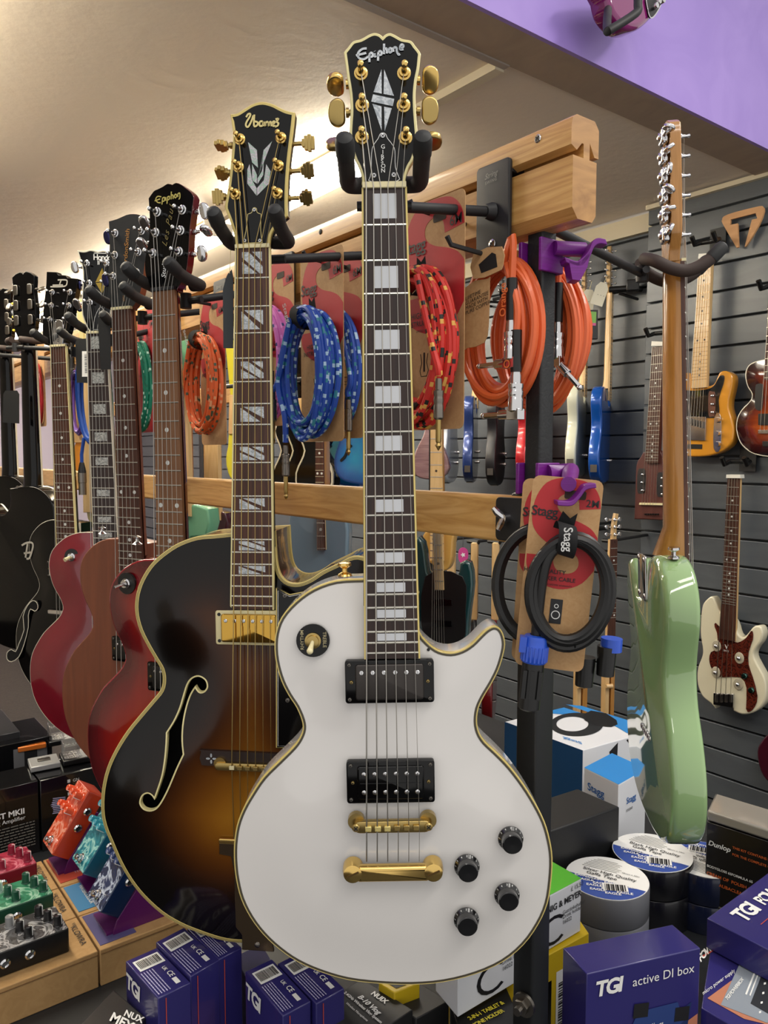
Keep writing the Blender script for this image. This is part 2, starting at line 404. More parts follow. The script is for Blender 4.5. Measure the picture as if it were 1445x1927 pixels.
# electrical trunking across the ceiling to the lamps
struct(boxo('trim_3', (1.435, 1.465), (1.405, 6.5), (CEIL_H - .010, CEIL_H + .014), cream))
struct(boxo('trim_4', (.2, 1.465), (1.385, 1.405), (CEIL_H - .004, CEIL_H + .014), mat('grey_trunking', 'a59a90', .5)))
def batten(y0, y1, lab, x=1.45, w=.16):
    t = thing('ceiling_light', lab, 'light', Matrix.Translation((x, (y0 + y1) / 2, CEIL_H - .01)), 'strip lamps on the ceiling trunking')
    h = (y1 - y0) / 2; m = M(); m.box((0, 0, -.012), (.09, 2 * h, .03)); put('housing', m, mat('lamp_housing', 'e8e4da', .4), t, bevel=.004)
    m = M(); pr = [(w / 2 * math.cos(a), -.028 - .045 * math.sin(a)) for a in [PI * k / 8 for k in range(9)]]
    for k in range(8):
        (xa, za), (xb, zb) = pr[k], pr[k + 1]; m.add([(xa, -h, za), (xb, -h, zb), (xb, h, zb), (xa, h, za)], [[0, 1, 2, 3]])
    m.add([(x_, -h, z_) for x_, z_ in pr], [list(range(9))]); m.add([(x_, h, z_) for x_, z_ in pr], [list(range(9))[::-1]])
    put('diffuser', m, mat('lamp_diffuser', 'fff6e2', .5, emit=30), t)
    for s in (-1, 1):
        m = M(); m.box((0, s * (h + .006), -.03), (w * .8, .012, .06)); put('end_cap', m, mat('lamp_housing', 'e8e4da', .4), t, bevel=.003)
batten(1.95, 2.72, 'long strip lamp glowing behind the white guitar headstock, the nearer one')
batten(3.0, 4.6, 'strip lamp glowing further down the trunking, behind the small black headstocks')
batten(1.45, 3.0, 'strip lamp over the aisle to the left, beyond the edge of the view', x=.16)
batten(4.0, 6.2, 'unseen strip lamp added over the left aisle to brighten the far ceiling', x=-.1)  # added out of view to lift the dark far-left ceiling
batten(4.9, 6.9, 'strip lamp added at the far end of the trunking to brighten the far wall')  # added to brighten the far end of the room

# ================================================================== THE RACK
RX = .652
prof = [(.660, 1.8500), (.654, 1.846), (.652, 1.838), (.652, 1.8185), (.661, 1.8145), (.669, 1.823), (.672, 1.823), (.672, 1.8085), (.655, 1.8085), (.655, 1.756), (.664, 1.7455),
        (.688, 1.7455), (.694, 1.753), (.694, 1.8085), (.682, 1.8085), (.682, 1.826), (.690, 1.813), (.697, 1.813), (.697, 1.842), (.690, 1.850)]
m = M(); n_ = len(prof); y0, y1 = .529, 5.2
m.add([(x, y0, z) for x, z in prof] + [(x, y1, z) for x, z in prof], [[i, (i + 1) % n_, n_ + (i + 1) % n_, n_ + i] for i in range(n_)])
m.cur = 1; m.add([(x, y0, z) for x, z in prof], [list(range(n_))]); m.add([(x, y1, z) for x, z in prof], [list(range(n_))[::-1]])
rack = tag(put('display_rail', m, [OAK, OAKE], smooth_ang=25), 'thick grooved oak rail that the guitars hang from, rounded end under the ceiling', 'rail')
def screw_on(parent, p, axis, r=.004, mt=CHROME):
    m = M(); p = Vector(p); ax = Vector(axis).normalized()
    m.lathe(p, ax, [(0, -.001), (r, -.001), (r, .0004), (r * .8, .0012), (0, .0014)], 14); s = put('screw', m, mt, parent)
    c = M(); u = ax.orthogonal().normalized(); w = ax.cross(u)
    for d, e in ((u, w), (w, u)):
        q = [p + ax * .0016 + d * a * r * .6 + e * b * r * .13 for a, b in ((-1, -1), (1, -1), (1, 1), (-1, 1))]; c.add(q, [[0, 1, 2, 3]])
    put('slot', c, BLKINK, s); return s
_p = at_x(1012, 261, RX); screw_on(rack, _p, (-1, 0, 0), .0045)
for _y in (1.0, 1.5, 2.1, 2.8): screw_on(rack, (RX, _y, 1.835), (-1, 0, 0), .004, BLK)
ytop, ybot = at_x(985, 935, .655).z, at_x(985, 1025, .655).z
Y2 = at_x(985, 980, .655).y
m = M(); m.box((.667, (Y2 + 5.2) / 2, (ytop + ybot) / 2), (.024, 5.2 - Y2, ytop - ybot))
lowrail = tag(put('cross_rail', m, PINE, bevel=.004), 'pale ash board running along the rack at the height of the guitar necks', 'rail')
# steel post with a wider lower tube
pc = at_b(1016, 700, .885); PX, PY = pc.x, pc.y
post = thing('rack_post', 'black steel post holding up the end of the oak rail', 'post', Matrix.Translation((PX, PY, 0)))
m = M(); m.prism(rrect(.0235, .0235, .003), 1.28, 1.747); put('upper_tube', m, grain('hammered_black', '131416', '1d1f22', (1, 1, 1), 140, .5, bump=.3), post)
m = M(); m.prism(rrect(.031, .031, .003), .6605, 1.30); put('lower_tube', m, STEEL, post)
m = M(); m.box((-.012, -.0, 1.425), (.012, .052, .062)); put('collar', m, STEEL, post, bevel=.003)
m = M(); bz = at_b(1004, 1885, .87).z; m.cyl((-.016, -.006, bz), (-.03, -.010, bz), .009, .009, 6); m.cyl((-.03, -.01, bz), (-.038, -.012, bz), .005, .005, 10)
m.cyl((-.02, -.008, bz), (-.024, -.009, bz), .014, .014, 18); put('adjusting_bolt', m, NICKEL, post)
m = M(); m.box((.0, 0, .663), (.07, .07, .005)); put('foot', m, STEEL, post, bevel=.001)
# bracket that holds the lower board, with its wing nut
fl = Frame(0, 0, 0, -52.3, o=at_x(965, 975, .655))
br = thing('rail_bracket', 'black bracket with a silver wing nut clamping the ash board to the post', 'bracket', fl.m)
a_, b_ = fl.l(944, 935), fl.l(992, 1022)
m = M(); m.slab(rrect(b_[0] - a_[0] + .012, a_[1] - b_[1], .006, (a_[0] + b_[0]) / 2, (a_[1] + b_[1]) / 2), .0, .004, .001); put('plate', m, SATIN, br)
m = M(); m.cyl((-.005, .0, .004), (-.005, .0, .012), .006, .005, 14)
for q in (((-.005, 0, .009), (-.012, .006, .013), (-.017, .011, .014)), ((-.005, 0, .009), (-.006, -.007, .013), (-.009, -.013, .014))): m.tube(q, [.004, .0045, .0035], 8)
put('wing_nut', m, CHROME, br)

def hanger(fr, root, label, col=FOAM, spread=.036, plate=True, tall=1.0, yoke_y=.004, dip=False):
    """plate hooked in the rail's groove, arm, and a yoke whose two padded prongs come round the neck of the guitar in frame fr"""
    t = thing('guitar_hanger', label, 'guitar hanger', Matrix.Translation(root), 'wall hooks that hold the guitars')
    R = Vector(root); loc = lambda p: tuple(Vector(p) - R); w = lambda x, y, z: fr.m @ Vector((x, y, z))
    if plate:
        m = M(); pl = rrect(.052, .108, .005); m.slab([(a, b) for a, b in pl], 0, .005, .0012)
        m.v = [(-z, -x, y) for x, y, z in m.v]
        p = put('plate', m, SATIN, t)
        m = M(); m.box((.012, 0, .045), (.022, .05, .012)); put('hook', m, SATIN, p, bevel=.001)
        screw_on(p, (-.005, -.0, -.036), (-1, 0, 0), .0055, CHROME)
        r_, u_ = Vector((0, -1, 0)), Vector((0, 0, 1))
        write(p, [('String', (-.0052, .012, .038), (0, -1, .05), (0, 0, 1), .0085, dict(shear=.35)), ('SWING', (-.0052, .011, .032), (0, -1, .05), (0, 0, 1), .005, dict(space=1.2))], mat('pale_print', '8d8d84', .5))
    j = Vector(loc(w(0, yoke_y - .006, -.052))); a = Vector((-.005, 0, 0))
    d = (j - a); m = M(); m.cyl(a, a + d.normalized() * .01, .0105, .0075, 14); m.tube([a, a + d * .5, j], .0058, 12); put('arm', m, SATIN, t)
    m = M(); m.cyl(j - Vector((0, 0, .011)), j + Vector((0, 0, .011)), .0085, .0085, 14); m.tube([j - fr.r * spread * .8, j + fr.r * spread * .8], .005, 10); put('swivel', m, SATIN, t)
    for s in (-1, 1):
        pts = [loc(w(s * x * spread / .036, y * tall + yoke_y, z)) for x, y, z in (((.012, .012, -.052), (.033, .004, -.042), (.037, -.008, -.022), (.037, -.013, .0), (.037, -.004, .024), (.037, .012, .042)) if dip else ((.014, .015, -.050), (.031, .013, -.045), (.037, .012, -.034), (.037, .014, -.010), (.037, .019, .012), (.037, .027, .030)))]
        pts = smooth(pts, 4, False); m = M(); m.tube(pts, [.0085] * len(pts), 14); pr = put('prong', m, col, t)
        e = Vector(pts[-1]); dd = (e - Vector(pts[-2])).normalized(); m = M()
        m.lathe(e - dd * .016, dd, [(.0088, 0), (.0094, .002), (.0094, .018), (.0078, .023), (.004, .0255), (0, .026)], 16); put('cap', m, CAPR, pr)
    return t
def peg(y, z, x0=.66, x1=.575, lab=''):
    t = M(); t.tube([(x0, y, z), (x1, y, z + .004), (x1 - .006, y, z + .012)], .0028, 8); o = put('display_peg', t, SATIN)
    return tag(o, lab, 'hook', 'thin pegs under the oak rail')

# ================================================================== GUITAR PARTS
def strings(t, n, nut, saddle, tail, posts, zs=(.003, .011, .004), r=(.0007, .00028), mt=None):
    """n strings from tail over the saddle and nut to the posts; ends as local x,y"""
    for k in range(n):
        q = k / max(1, n - 1); rr = r[0] + (r[1] - r[0]) * q
        f = lambda e: (e[0][0] + (e[1][0] - e[0][0]) * q, e[0][1] + (e[1][1] - e[0][1]) * q)
        pts = []
        if tail: pts.append((*f(tail), zs[2]))
        pts += [(*f(saddle), zs[1]), (*f(nut), zs[0])]
        if posts: p = posts[k]; pts.append((p[0], p[1], zs[0] - .001))
        m = M(); m.tube(pts, rr, 5); put('string', m, mt or WIRE, t)
def fretboard(t, nw, ew, ln, frets, scale, mt, bind=None, z=0, th=.006, wirez=.0011, fm=FRET, x0=0, x1=0, over=0):
    """nut end at y 0, body end at y -ln; x0,x1 centre line"""
    quad = lambda a, b, e=0: [(x0 - a / 2 - e, 0), (x1 - b / 2 - e, -ln), (x1 + b / 2 + e, -ln), (x0 + a / 2 + e, 0)]
    m = M(); m.prism(quad(nw, ew), z - th, z); fb = put('fretboard', m, mt, t, bevel=.0004)
    if bind:
        for s in (-1, 1):
            m = M(); g = [(x0 + s * nw / 2, 0), (x1 + s * ew / 2, -ln), (x1 + s * (ew / 2 + .0018), -ln), (x0 + s * (nw / 2 + .0018), 0)]
            m.prism(g, z - th, z + .0002); put('binding', m, bind, fb)
    for k in range(1, frets + 1):
        y = -scale * (1 - 2 ** (-k / 12)); q = -y / ln
        if q > 1.01: break
        w = nw + (ew - nw) * q + over * 2; c = x0 + (x1 - x0) * q; m = M()
        m.tube([(c - w / 2, y, z), (c + w / 2, y, z)], .0012, 6); m.v = [(a, b, z + (d - z) * .8) for a, b, d in m.v]; put('fret', m, fm, fb)
    return fb
def fy(scale, k): return -scale * (1 - 2 ** (-k / 12))
def dots(fb, nw, ew, ln, scale, mt, r=.0032, z=0, marks=(3, 5, 7, 9, 12, 15, 17, 19, 21), x0=0, x1=0, twin=.3):
    for k in marks:
        y = (fy(scale, k) + fy(scale, k - 1)) / 2
        if -y > ln: continue
        q = -y / ln; c = x0 + (x1 - x0) * q; w = nw + (ew - nw) * q
        for s in ((-1, 1) if k == 12 else (0,)):
            m = M(); m.prism(circle(r, c + s * w * twin, y, 14), z - .001, z + .0003); put('inlay', m, mt, fb)
def blocks(fb, nw, ew, ln, scale, mt, marks, wf=.5, hf=.62, z=0, x0=0, x1=0, cut=None):
    for k in marks:
        a, b = fy(scale, k - 1), fy(scale, k); y = (a + b) / 2; h = (a - b) * hf / 2; q = -y / ln; c = x0 + (x1 - x0) * q; w = (nw + (ew - nw) * q) * wf / 2
        if cut:
            for poly in cut(k): m = M(); m.prism([(c + x * w, y + v * h) for x, v in poly], z - .001, z + .0003); put('inlay', m, mt, fb)
        else: m = M(); m.prism([(c - w, y - h), (c + w, y - h), (c + w, y + h), (c - w, y + h)], z - .001, z + .0003); put('inlay', m, mt, fb)
def neck(t, nw, ew, ln, mt, z=-.006, depth=.017, x0=0, x1=0, heel=.0):
    m = M(); v = []; K = 9; st = [(0, nw, depth * .85), (ln * .5, (nw + ew) / 2, depth), (ln * .9, ew * .97, depth * 1.05), (ln, ew, depth * (1.3 + heel))]
    for d, w, dp in st:
        c = x0 + (x1 - x0) * d / ln
        for j in range(K): a = PI * j / (K - 1); v.append((c - w / 2 * math.cos(a), -d, z - dp * math.sin(a) ** .8))
    f = [[i * K + j, (i + 1) * K + j, (i + 1) * K + j + 1, i * K + j + 1] for i in range(3) for j in range(K - 1)]
    f += [list(range(K)), list(range(3 * K, 4 * K))[::-1]]; m.add(v, f); return put('neck', m, mt, t)
def headstock(t, poly, mface, mside, z=-.004, th=.014, bind=None, bw=.0025, logo=None):
    poly = poly if area2(poly) > 0 else poly[::-1]
    m = M(); m.prism(poly, z - th, z); h = put('headstock', m, mside, t, bevel=.0008)
    m = M(); m.prism(offset(poly, -(bw if bind else .0006)), z - .0008, z + .0006); put('face_veneer', m, mface, h)
    if bind:
        m = M(); m.ribbon(poly, .0001, z, 0, True); m = M(); rim(m, poly, bw, .0045, z + .0005); put('binding', m, bind, h)
    return h
def rim(m, poly, w, d, z, e=.0003):
    """band along an outline: w wide on the front, d deep down the side"""
    poly = poly if area2(poly) > 0 else poly[::-1]; n = len(poly); a, b = offset(poly, -w), offset(poly, e)
    v = [(x, y, z - .0002) for x, y in a] + [(x, y, z) for x, y in offset(poly, -w * .15)] + [(x, y, z - .0006) for x, y in b] + [(x, y, z - d) for x, y in b]
    f = [[k * n + i, (k + 1) * n + i, (k + 1) * n + (i + 1) % n, k * n + (i + 1) % n] for k in range(3) for i in range(n)]
    m.add(v, f); return m
def post(t, x, y, mt=GOLD, z=-.0035, s=1.0, up=.019, cap=None):
    m = M(); m.lathe((x, y, z), (0, 0, 1), [(0, 0), (.0068 * s, 0), (.0068 * s, .0012), (.0052 * s, .002), (.0048 * s, .0045), (.003 * s, .005), (.0026 * s, .009), (.0019 * s, .011), (.0028 * s, .014), (.0030 * s, up), (.0016 * s, up + .0012), (0, up + .0014)], 18)
    p = put('tuning_post', m, mt, t); return p
def button(t, x0, y, x1, mt, kind='kidney', z=-.013, s=1.0, rot=0.0):
    """shaft from the headstock edge x0 out to x1 and its button"""
    d = 1 if x1 > x0 else -1; m = M(); m.cyl((x0 - d * .006, y, z), (x1 - d * .009 * s, y, z), .0026 * s, .0026 * s, 10)
    m.cyl((x0 + d * .001, y, z), (x0 + d * .004, y, z), .004 * s, .004 * s, 12); sh = put('tuning_shaft', m, mt, t)
    m = M(); R = Matrix.Rotation(rot, 4, 'X')
    if kind == 'kidney':
        prof = smooth([(-.0065, -.008), (-.007, 0), (-.0065, .008), (-.001, .0115), (.0055, .0085), (.0078, 0), (.0055, -.0085), (-.001, -.0115)], 3)
        m.slab([(a * s * d, b * s) for a, b in prof], -.0032 * s, .0032 * s, .002 * s)
    elif kind == 'step':
        for i, (a, b) in enumerate(((-.006, .0045), (-.003, .008), (.001, .0098), (.005, .0075))):
            m.box((a * s * d, 0, 0), (.0042 * s, 2 * b * s, (.0075 - i * .0008) * s))
    elif kind == 'tulip': m.slab([(a * s * d, b * s) for a, b in smooth([(-.006, -.004), (-.006, .004), (0, .007), (.007, .005), (.007, -.005), (0, -.007)], 3)], -.003 * s, .003 * s, .002 * s)
    else: m.slab(circle(.0085 * s, 0, 0, 20), -.0028 * s, .0028 * s, .0018 * s)
    m.v = [tuple(R @ Vector(p) + Vector((x1, y, z))) for p in m.v]; put('tuning_button', m, mt if kind != 'tulip' else mat('cream_button', 'e8d04a', .4), sh, bevel=.0004 if kind == 'step' else 0)
def pickup(t, cx, cy, w, h, cover, ring=None, z=0, poles=6, poley=.28, hz=.007, pm=CHROME, slots=True, rows=1, rot=0, span=.82, label=None):
    """humbucker with its mounting ring"""
    T = Matrix.Translation((cx, cy, 0)) @ Matrix.Rotation(rot, 4, 'Z')
    par = t
    if ring:
        rw, rh, rm = ring; m = M(); m.T = T; m.slab(rrect(rw, rh, .003), z - .003, z + .004, .001, r2=0); par = put('pickup_ring', m, rm, t)
        for sx in (-1, 1):
            for sy in (-1, 1): screw_on(par, T @ Vector((sx * (rw / 2 - .0045), sy * (rh / 2 - .0045), z + .004)), (0, 0, 1), .0022, NICKEL)
            screw_on(par, T @ Vector((sx * (rw / 2 - .0065), 0, z + .004)), (0, 0, 1), .002, GOLDW)
    m = M(); m.T = T; m.slab(rrect(w, h, .003), z, z + hz, .0018, r2=0); p = put('pickup', m, cover, par, label)
    for r_ in range(rows):
        yy = h * poley * (1 - 2 * r_)
        for k in range(poles):
            x = (k / (poles - 1) - .5) * w * span; c = T @ Vector((x, yy, z + hz)); m = M(); m.lathe(c, (0, 0, 1), [(0, -.001), (.0024, -.001), (.0024, .0004), (.0018, .0009), (0, .001)], 14)
            q = put('pole_piece', m, pm, p)
            if slots: m = M(); m.box((c.x, c.y, c.z + .001), (.0004, .0036, .0003)); put('slot', m, BLKINK, q)
    return p
def knob(t, x, y, z, mt, r=.0125, h=.011, digits=True, ink=None, kind='hat', rot=0):
    m = M()
    if kind == 'hat': pr = [(0, 0), (r, 0), (r * 1.0, .0015), (r * .80, .0045), (r * .78, h), (r * .70, h + .0008), (0, h + .0004)]
    elif kind == 'dome': pr = [(0, 0), (r, 0), (r, h * .8), (r * .85, h), (0, h * 1.05)]
    else: pr = [(0, 0), (r, 0), (r, .002), (r * .95, h * .9), (r * .9, h), (0, h)]
    m.lathe((x, y, z), (0, 0, 1), pr, 28); k = put('knob', m, mt, t)
    if digits:
        it = []
        for i in range(11):
            a = math.radians(225 - i * 27) + rot; d = Vector((math.cos(a), math.sin(a), 0)); rr = r * .87
            tan = Vector((d.y, -d.x, 0)); up = Vector((d.x * .55, d.y * .55, -.8)).normalized()
            s_ = str(10 - i) if False else str(i)
            it.append((s_, Vector((x, y, z + .0021)) + d * (r * .985) - tan * .0009 * len(s_) - up * -.0, tan, Vector((-d.x * .55, -d.y * .55, .8)), .0030, {}))
        write(k, it, ink or WHITEINK, 'dial_numbers', .0003)
    return k
def body(t, poly, th, mats, z=-.012, arch=0, r=.003, step=.014, holes=(), att=False, arch_r=.05, back_r=.004, name='body'):
    """solid body: front face at z (rim), back at z - th. mats = [front, side and back]"""
    poly = poly if area2(poly) > 0 else poly[::-1]; n = len(poly); m = M(); m.cur = 1
    rings = [(back_r * (1 - math.sin(a)), z - th + back_r * (1 - math.cos(a))) for a in [PI / 6 * k for k in range(4)]]
    if r: rings += [(r * (1 - math.cos(a)), z - r * (1 - math.sin(a))) for a in [PI / 6 * k for k in range(4)]]
    else: rings += [(0, z)]
    v = []
    for ins, zz in rings: v += [(x, y, zz) for x, y in offset(poly, -ins)]
    f = [[k * n + i, k * n + (i + 1) % n, (k + 1) * n + (i + 1) % n, (k + 1) * n + i] for k in range(len(rings) - 1) for i in range(n)]
    f.append(list(range(n))[::-1]); m.add(v, f); a0 = [0] * len(m.v)
    m.cur = 0
    def zf(d, x, y):
        q = min(1, d / arch_r); return z + arch * (q * q * (3 - 2 * q))
    inner = offset(poly, -r) if r else poly
    fv, ff, dd = filled(inner, zf, step, holes); m.add(fv, ff)
    o = put(name, m, mats, t, att=(a0 + [float(d) for d in dd]) if att else None, smooth_ang=40)
    return o, zf
def lp_hardware(): pass
def stroke(parent, name, lines, w, z, mt):
    m = M()
    for l in lines: m.ribbon(smooth(l, 4, False) if len(l) > 2 else l, w, z)
    return put(name, m, mt, parent)

# ================================================================== 1. THE WHITE GUITAR
W = mat('white_lacquer', 'e2dfdc', .16, coat=.7)
WF = Frame(723, 352, .785, 0, 1.0)
g = thing('electric_guitar', 'white single-cutaway electric guitar with gold hardware hanging nearest the camera', 'guitar', WF.m)
out_px = [(683, 1090), (633, 1093), (590, 1108), (556, 1132), (530, 1162), (519, 1192), (517, 1222), (521, 1252), (530, 1282), (543, 1308), (558, 1331), (568, 1355), (570, 1372), (564, 1389), (552, 1406),
          (526, 1432), (496, 1462), (474, 1494), (457, 1524), (446, 1554), (441, 1588), (441, 1623), (445, 1657), (454, 1692), (471, 1726), (495, 1758), (525, 1786), (560, 1810), (603, 1829), (655, 1844), (715, 1851), (775, 1853), (835, 1848),
          (895, 1833), (946, 1810), (985, 1778), (1013, 1739), (1030, 1700), (1037, 1657), (1039, 1615), (1034, 1580), (1024, 1546), (1007, 1512), (985, 1477), (959, 1443), (934, 1417), (912, 1396),
          (901, 1378), (897, 1357), (900, 1333), (910, 1311), (925, 1286), (938, 1260), (946, 1235), (950, 1213), (947, 1195), (940, 1183), (929, 1179), (916, 1185), (903, 1197), (888, 1212), (869, 1224), (848, 1229), (826, 1225), (809, 1214), (795, 1200), (785, 1183), (781, 1150), (781, 1100)]
BZ = -.014
ol = smooth(WF.L(out_px, BZ), 3, sharp=(0, 65, 66))
LP = [(p[0] / 1.0, p[1]) for p in WF.L(out_px, BZ)]      # reused, as a shape, by the guitars of the same family behind it
bo, zf = body(g, ol, .046, [W, W], BZ, arch=.005, arch_r=.08, step=.011, r=0, back_r=.006)
m = M(); rim(m, ol, .0012, .0065, BZ + .0002, .0004); put('binding', m, YBIND, bo, 'aged yellow binding')
m = M(); n = len(ol); po = ol if area2(ol) > 0 else ol[::-1]; m.ribbon(offset(po, -.0022), .0022, BZ + .0003, .0002, True); put('binding_line', m, mat('purfling', '4a4436', .4), bo)
NL = -WF.l(735, 1240)[1]; SC = .652
fb = fretboard(g, .0412, .0545, NL, 22, SC, EBON, YBIND, x1=.0)
blocks(fb, .0412, .0545, NL, SC, mat('plain_pearl', 'd3d6db', .25, coat=.4), (1, 3, 5, 7, 9, 12, 15, 17, 19, 21), .56, .66)
neck(g, .045, .058, NL - .055, W)
m = M(); m.box((0, .0018, -.001), (.0435, .006, .0075)); put('nut', m, BONE, g, bevel=.0006)
z5 = lambda pts: [(600 + x / 5.558, 50 + y / 5.558) for x, y in pts]
hs = [(450, 1650), (452, 1580), (418, 1470), (378, 1390), (340, 1270), (322, 1150), (328, 1000), (335, 880), (325, 700), (300, 540), (282, 400), (264, 270), (310, 215), (358, 158), (440, 135), (520, 90), (580, 70), (635, 84), (668, 112), (700, 84), (745, 72), (800, 95), (870, 133), (962, 152), (1005, 205), (1058, 275), (1058, 330), (1045, 450), (1022, 560), (1008, 700), (1010, 850), (1020, 1000), (1030, 1150), (1018, 1270), (985, 1390), (940, 1470), (905, 1580), (900, 1650)]
hp = smooth(WF.L(z5(hs), -.004), 3, sharp=(0, 11, 18, 24, 37))
h = headstock(g, hp, GLOSS, mat('dark_neck_lacquer', '17120f', .2, coat=.5), bind=IVORY)
FZ = -.0032
rep = lambda pts: WF.L(z5(pts), FZ)
eph = [[(500, 235), (455, 240), (415, 275), (408, 315), (430, 342), (475, 345), (515, 320)], [(388, 308), (430, 298), (495, 282)], [(528, 300), (528, 378)], [(528, 300), (545, 280), (562, 290), (560, 318), (530, 322)], [(583, 285), (583, 318), (600, 310)], [(582, 262), (584, 266)],
       [(622, 275), (618, 365)], [(622, 275), (640, 262), (655, 275), (650, 300), (620, 305)], [(682, 185), (680, 295)], [(682, 250), (700, 235), (712, 245), (710, 288)], [(735, 240), (728, 262), (742, 278), (760, 265), (758, 240), (742, 232), (735, 240)], [(775, 225), (778, 270)], [(777, 238), (795, 222), (812, 232), (815, 265), (832, 300), (848, 292)], [(845, 240), (880, 222), (882, 200), (862, 195), (850, 215), (852, 245), (885, 242)]]
stroke(h, 'maker_name', [rep(l) for l in eph], .0021, FZ + .0008, PEARL)
for poly in ([(655, 450), (657, 705), (572, 688)], [(682, 450), (785, 728), (676, 708)], [(566, 712), (788, 760), (772, 835), (548, 788)], [(560, 812), (655, 838), (656, 1090)], [(682, 842), (762, 858), (688, 1098)]):
    m = M(); m.prism(rep(poly), FZ, FZ + .0008); put('diamond_inlay', m, PEARL, h)
trc = smooth(rep([(520, 1618), (545, 1540), (552, 1330), (572, 1250), (620, 1180), (640, 1135), (668, 1122), (698, 1135), (718, 1180), (765, 1240), (795, 1310), (800, 1480), (845, 1605), (780, 1632), (580, 1634)]), 3, sharp=(0, 12))
m = M(); m.prism(trc, FZ, FZ + .0022); tc = put('truss_rod_cover', m, GLOSS, h)
m = M(); m.ribbon(trc if area2(trc) > 0 else trc[::-1], .0006, FZ + .0022, .0002, True); put('edge_line', m, WHITEINK, tc)
for p in ((668, 1155), (578, 1568), (782, 1562)): a = rep([p])[0]; screw_on(tc, (a[0], a[1], FZ + .0024), (0, 0, 1), .0026, CHROME)
it = []
for ch, yy in zip('GIBSON', (1288, 1343, 1393, 1440, 1490, 1537)):
    a = rep([(670, yy)])[0]; it.append((ch, (a[0] - (.0008 if ch == 'I' else .0021), a[1], FZ + .0022), (1, 0, 0), (0, 1, 0), .0058, dict(bold=.008)))
write(tc, it, WHITEINK)
P = rep([(440, 490), (453, 825), (450, 1160), (890, 490), (885, 825), (905, 1165)])
for p in P: post(h, *p, GOLD, up=.021)
for (x, y), (bx, by), ro in zip(P, ((175, 605), (190, 905), (165, 1230), (1165, 560), (1160, 880), (1195, 1200)), (1.2, .35, -.9, .6, .15, 1.4)):
    b_ = WF.l(*z5([(bx, by)])[0], -.013); e = WF.l(*z5([(325 if bx < 600 else 1015, by)])[0], -.013); button(h, e[0], b_[1], b_[0], GOLDW if by > 700 else GOLD, 'kidney', rot=ro, s=1.15)
order = [P[2], P[1], P[0], P[3], P[4], P[5]]
zb = WF.L([(690, 1553), (789, 1553)], .008); zt = WF.L([(690, 1622), (789, 1622)], .006)
strings(g, 6, ((-.0178, 0), (.0178, 0)), zb, zt, order, (.0028, .0105, .005), (.00085, .0003))
# electrics and metalwork
c1 = WF.L([(733, 1281), (735, 1469)], -.004)
BR = mat('brushed_black_nickel', '4a4644', .38, .9)
pickup(g, c1[0][0], c1[0][1], .071, .038, BR, (.0925, .0455, GLOSS), -.0045, hz=.0065, poley=.27)
pk = pickup(g, c1[1][0], c1[1][1], .070, .036, GLOSS, (.0925, .0455, GLOSS), -.0042, hz=.0065, poley=.27, rows=2, span=.8)
m = M(); m.box((c1[1][0], c1[1][1], .0025), (.064, .0006, .0006)); put('bobbin_gap', m, BLKINK, pk)
e0, e1 = WF.L([(670, 1553), (806, 1553)], .004)
def bridge(t, e0, e1, mt, z=-.004, sad=(0, 0, 0, 1, 1, 1), mt2=None, rz=.0085):
    y = (e0[1] + e1[1]) / 2; m = M()
    m.slab(rrect(e1[0] - e0[0] + .004, .0125, .006, (e0[0] + e1[0]) / 2, y), z + .005, z + rz + .004, .001); b = put('bridge', m, mt, t)
    for x in (e0[0], e1[0]):
        m = M(); m.cyl((x, y + .003, z - .002), (x, y + .003, z + .0055), .0088, .0088, 20); k = put('thumbwheel', m, mt, b)
        screw_on(b, (x, y, z + rz + .0045), (0, 0, 1), .0042, mt)
    for i in range(6):
        x = e0[0] + (e1[0] - e0[0]) * (.17 + .132 * i); m = M(); m.box((x, y + (0 if sad[i] else -.0005), z + rz + .005), (.0065, .0055, .004)); put('saddle', m, (mt2 or BONE) if not sad[i] else mt, b, bevel=.0006)
    return b
bridge(g, e0, e1, GOLDW, mt2=mat('pale_brass', 'ecd98c', .25, .6))
e0, e1 = WF.L([(664, 1640), (815, 1641)], .003); y = (e0[1] + e1[1]) / 2
m = M(); m.slab(rrect(e1[0] - e0[0] - .008, .0175, .003, (e0[0] + e1[0]) / 2, y + .0005), -.001, .0105, .0045); tp = put('tailpiece', m, GOLD, g)
for x in (e0[0], e1[0]):
    m = M(); m.lathe((x, y + .002, -.006), (0, 0, 1), [(0, 0), (.0108, 0), (.0108, .010), (.0095, .0165), (.0085, .0172), (0, .0175)], 24); s = put('stud', m, GOLD, tp)
    m = M(); m.box((x, y + .002, .0117), (.014, .0018, .0006), .4); put('slot', m, mat('dark_gold', '5a4420', .5, .5), s)
KM = mat('knob_black', '0d0d0f', .18, coat=.6)
for p in ((963, 1585), (880, 1638), (956, 1692), (879, 1739)):
    a = WF.l(*p, .004); knob(g, a[0], a[1], -.0045, KM, .0135, .013)
a = WF.l(589, 1205, -.008)
m = M(); m.prism(circle(.0175, a[0], a[1], 32), -.009, -.0068); sp = put('switch_plate', m, GLOSS, g)
write(sp, [('RHYTHM', (a[0] - .0095, a[1] - .0095, -.0066), (0, 1, 0), (-1, 0, 0), .0052, dict(bold=.004)), ('TREBLE', (a[0] + .0105, a[1] + .0095, -.0066), (0, -1, 0), (1, 0, 0), .0052, dict(bold=.004))], mat('gold_print', 'b9ad85', .4))
m = M(); m.lathe((a[0], a[1], -.007), (0, 0, 1), [(0, 0), (.0085, 0), (.0085, .002), (.0065, .0025), (.0062, .0055), (.004, .006), (0, .006)], 24); sw = put('toggle_switch', m, GOLDW, sp)
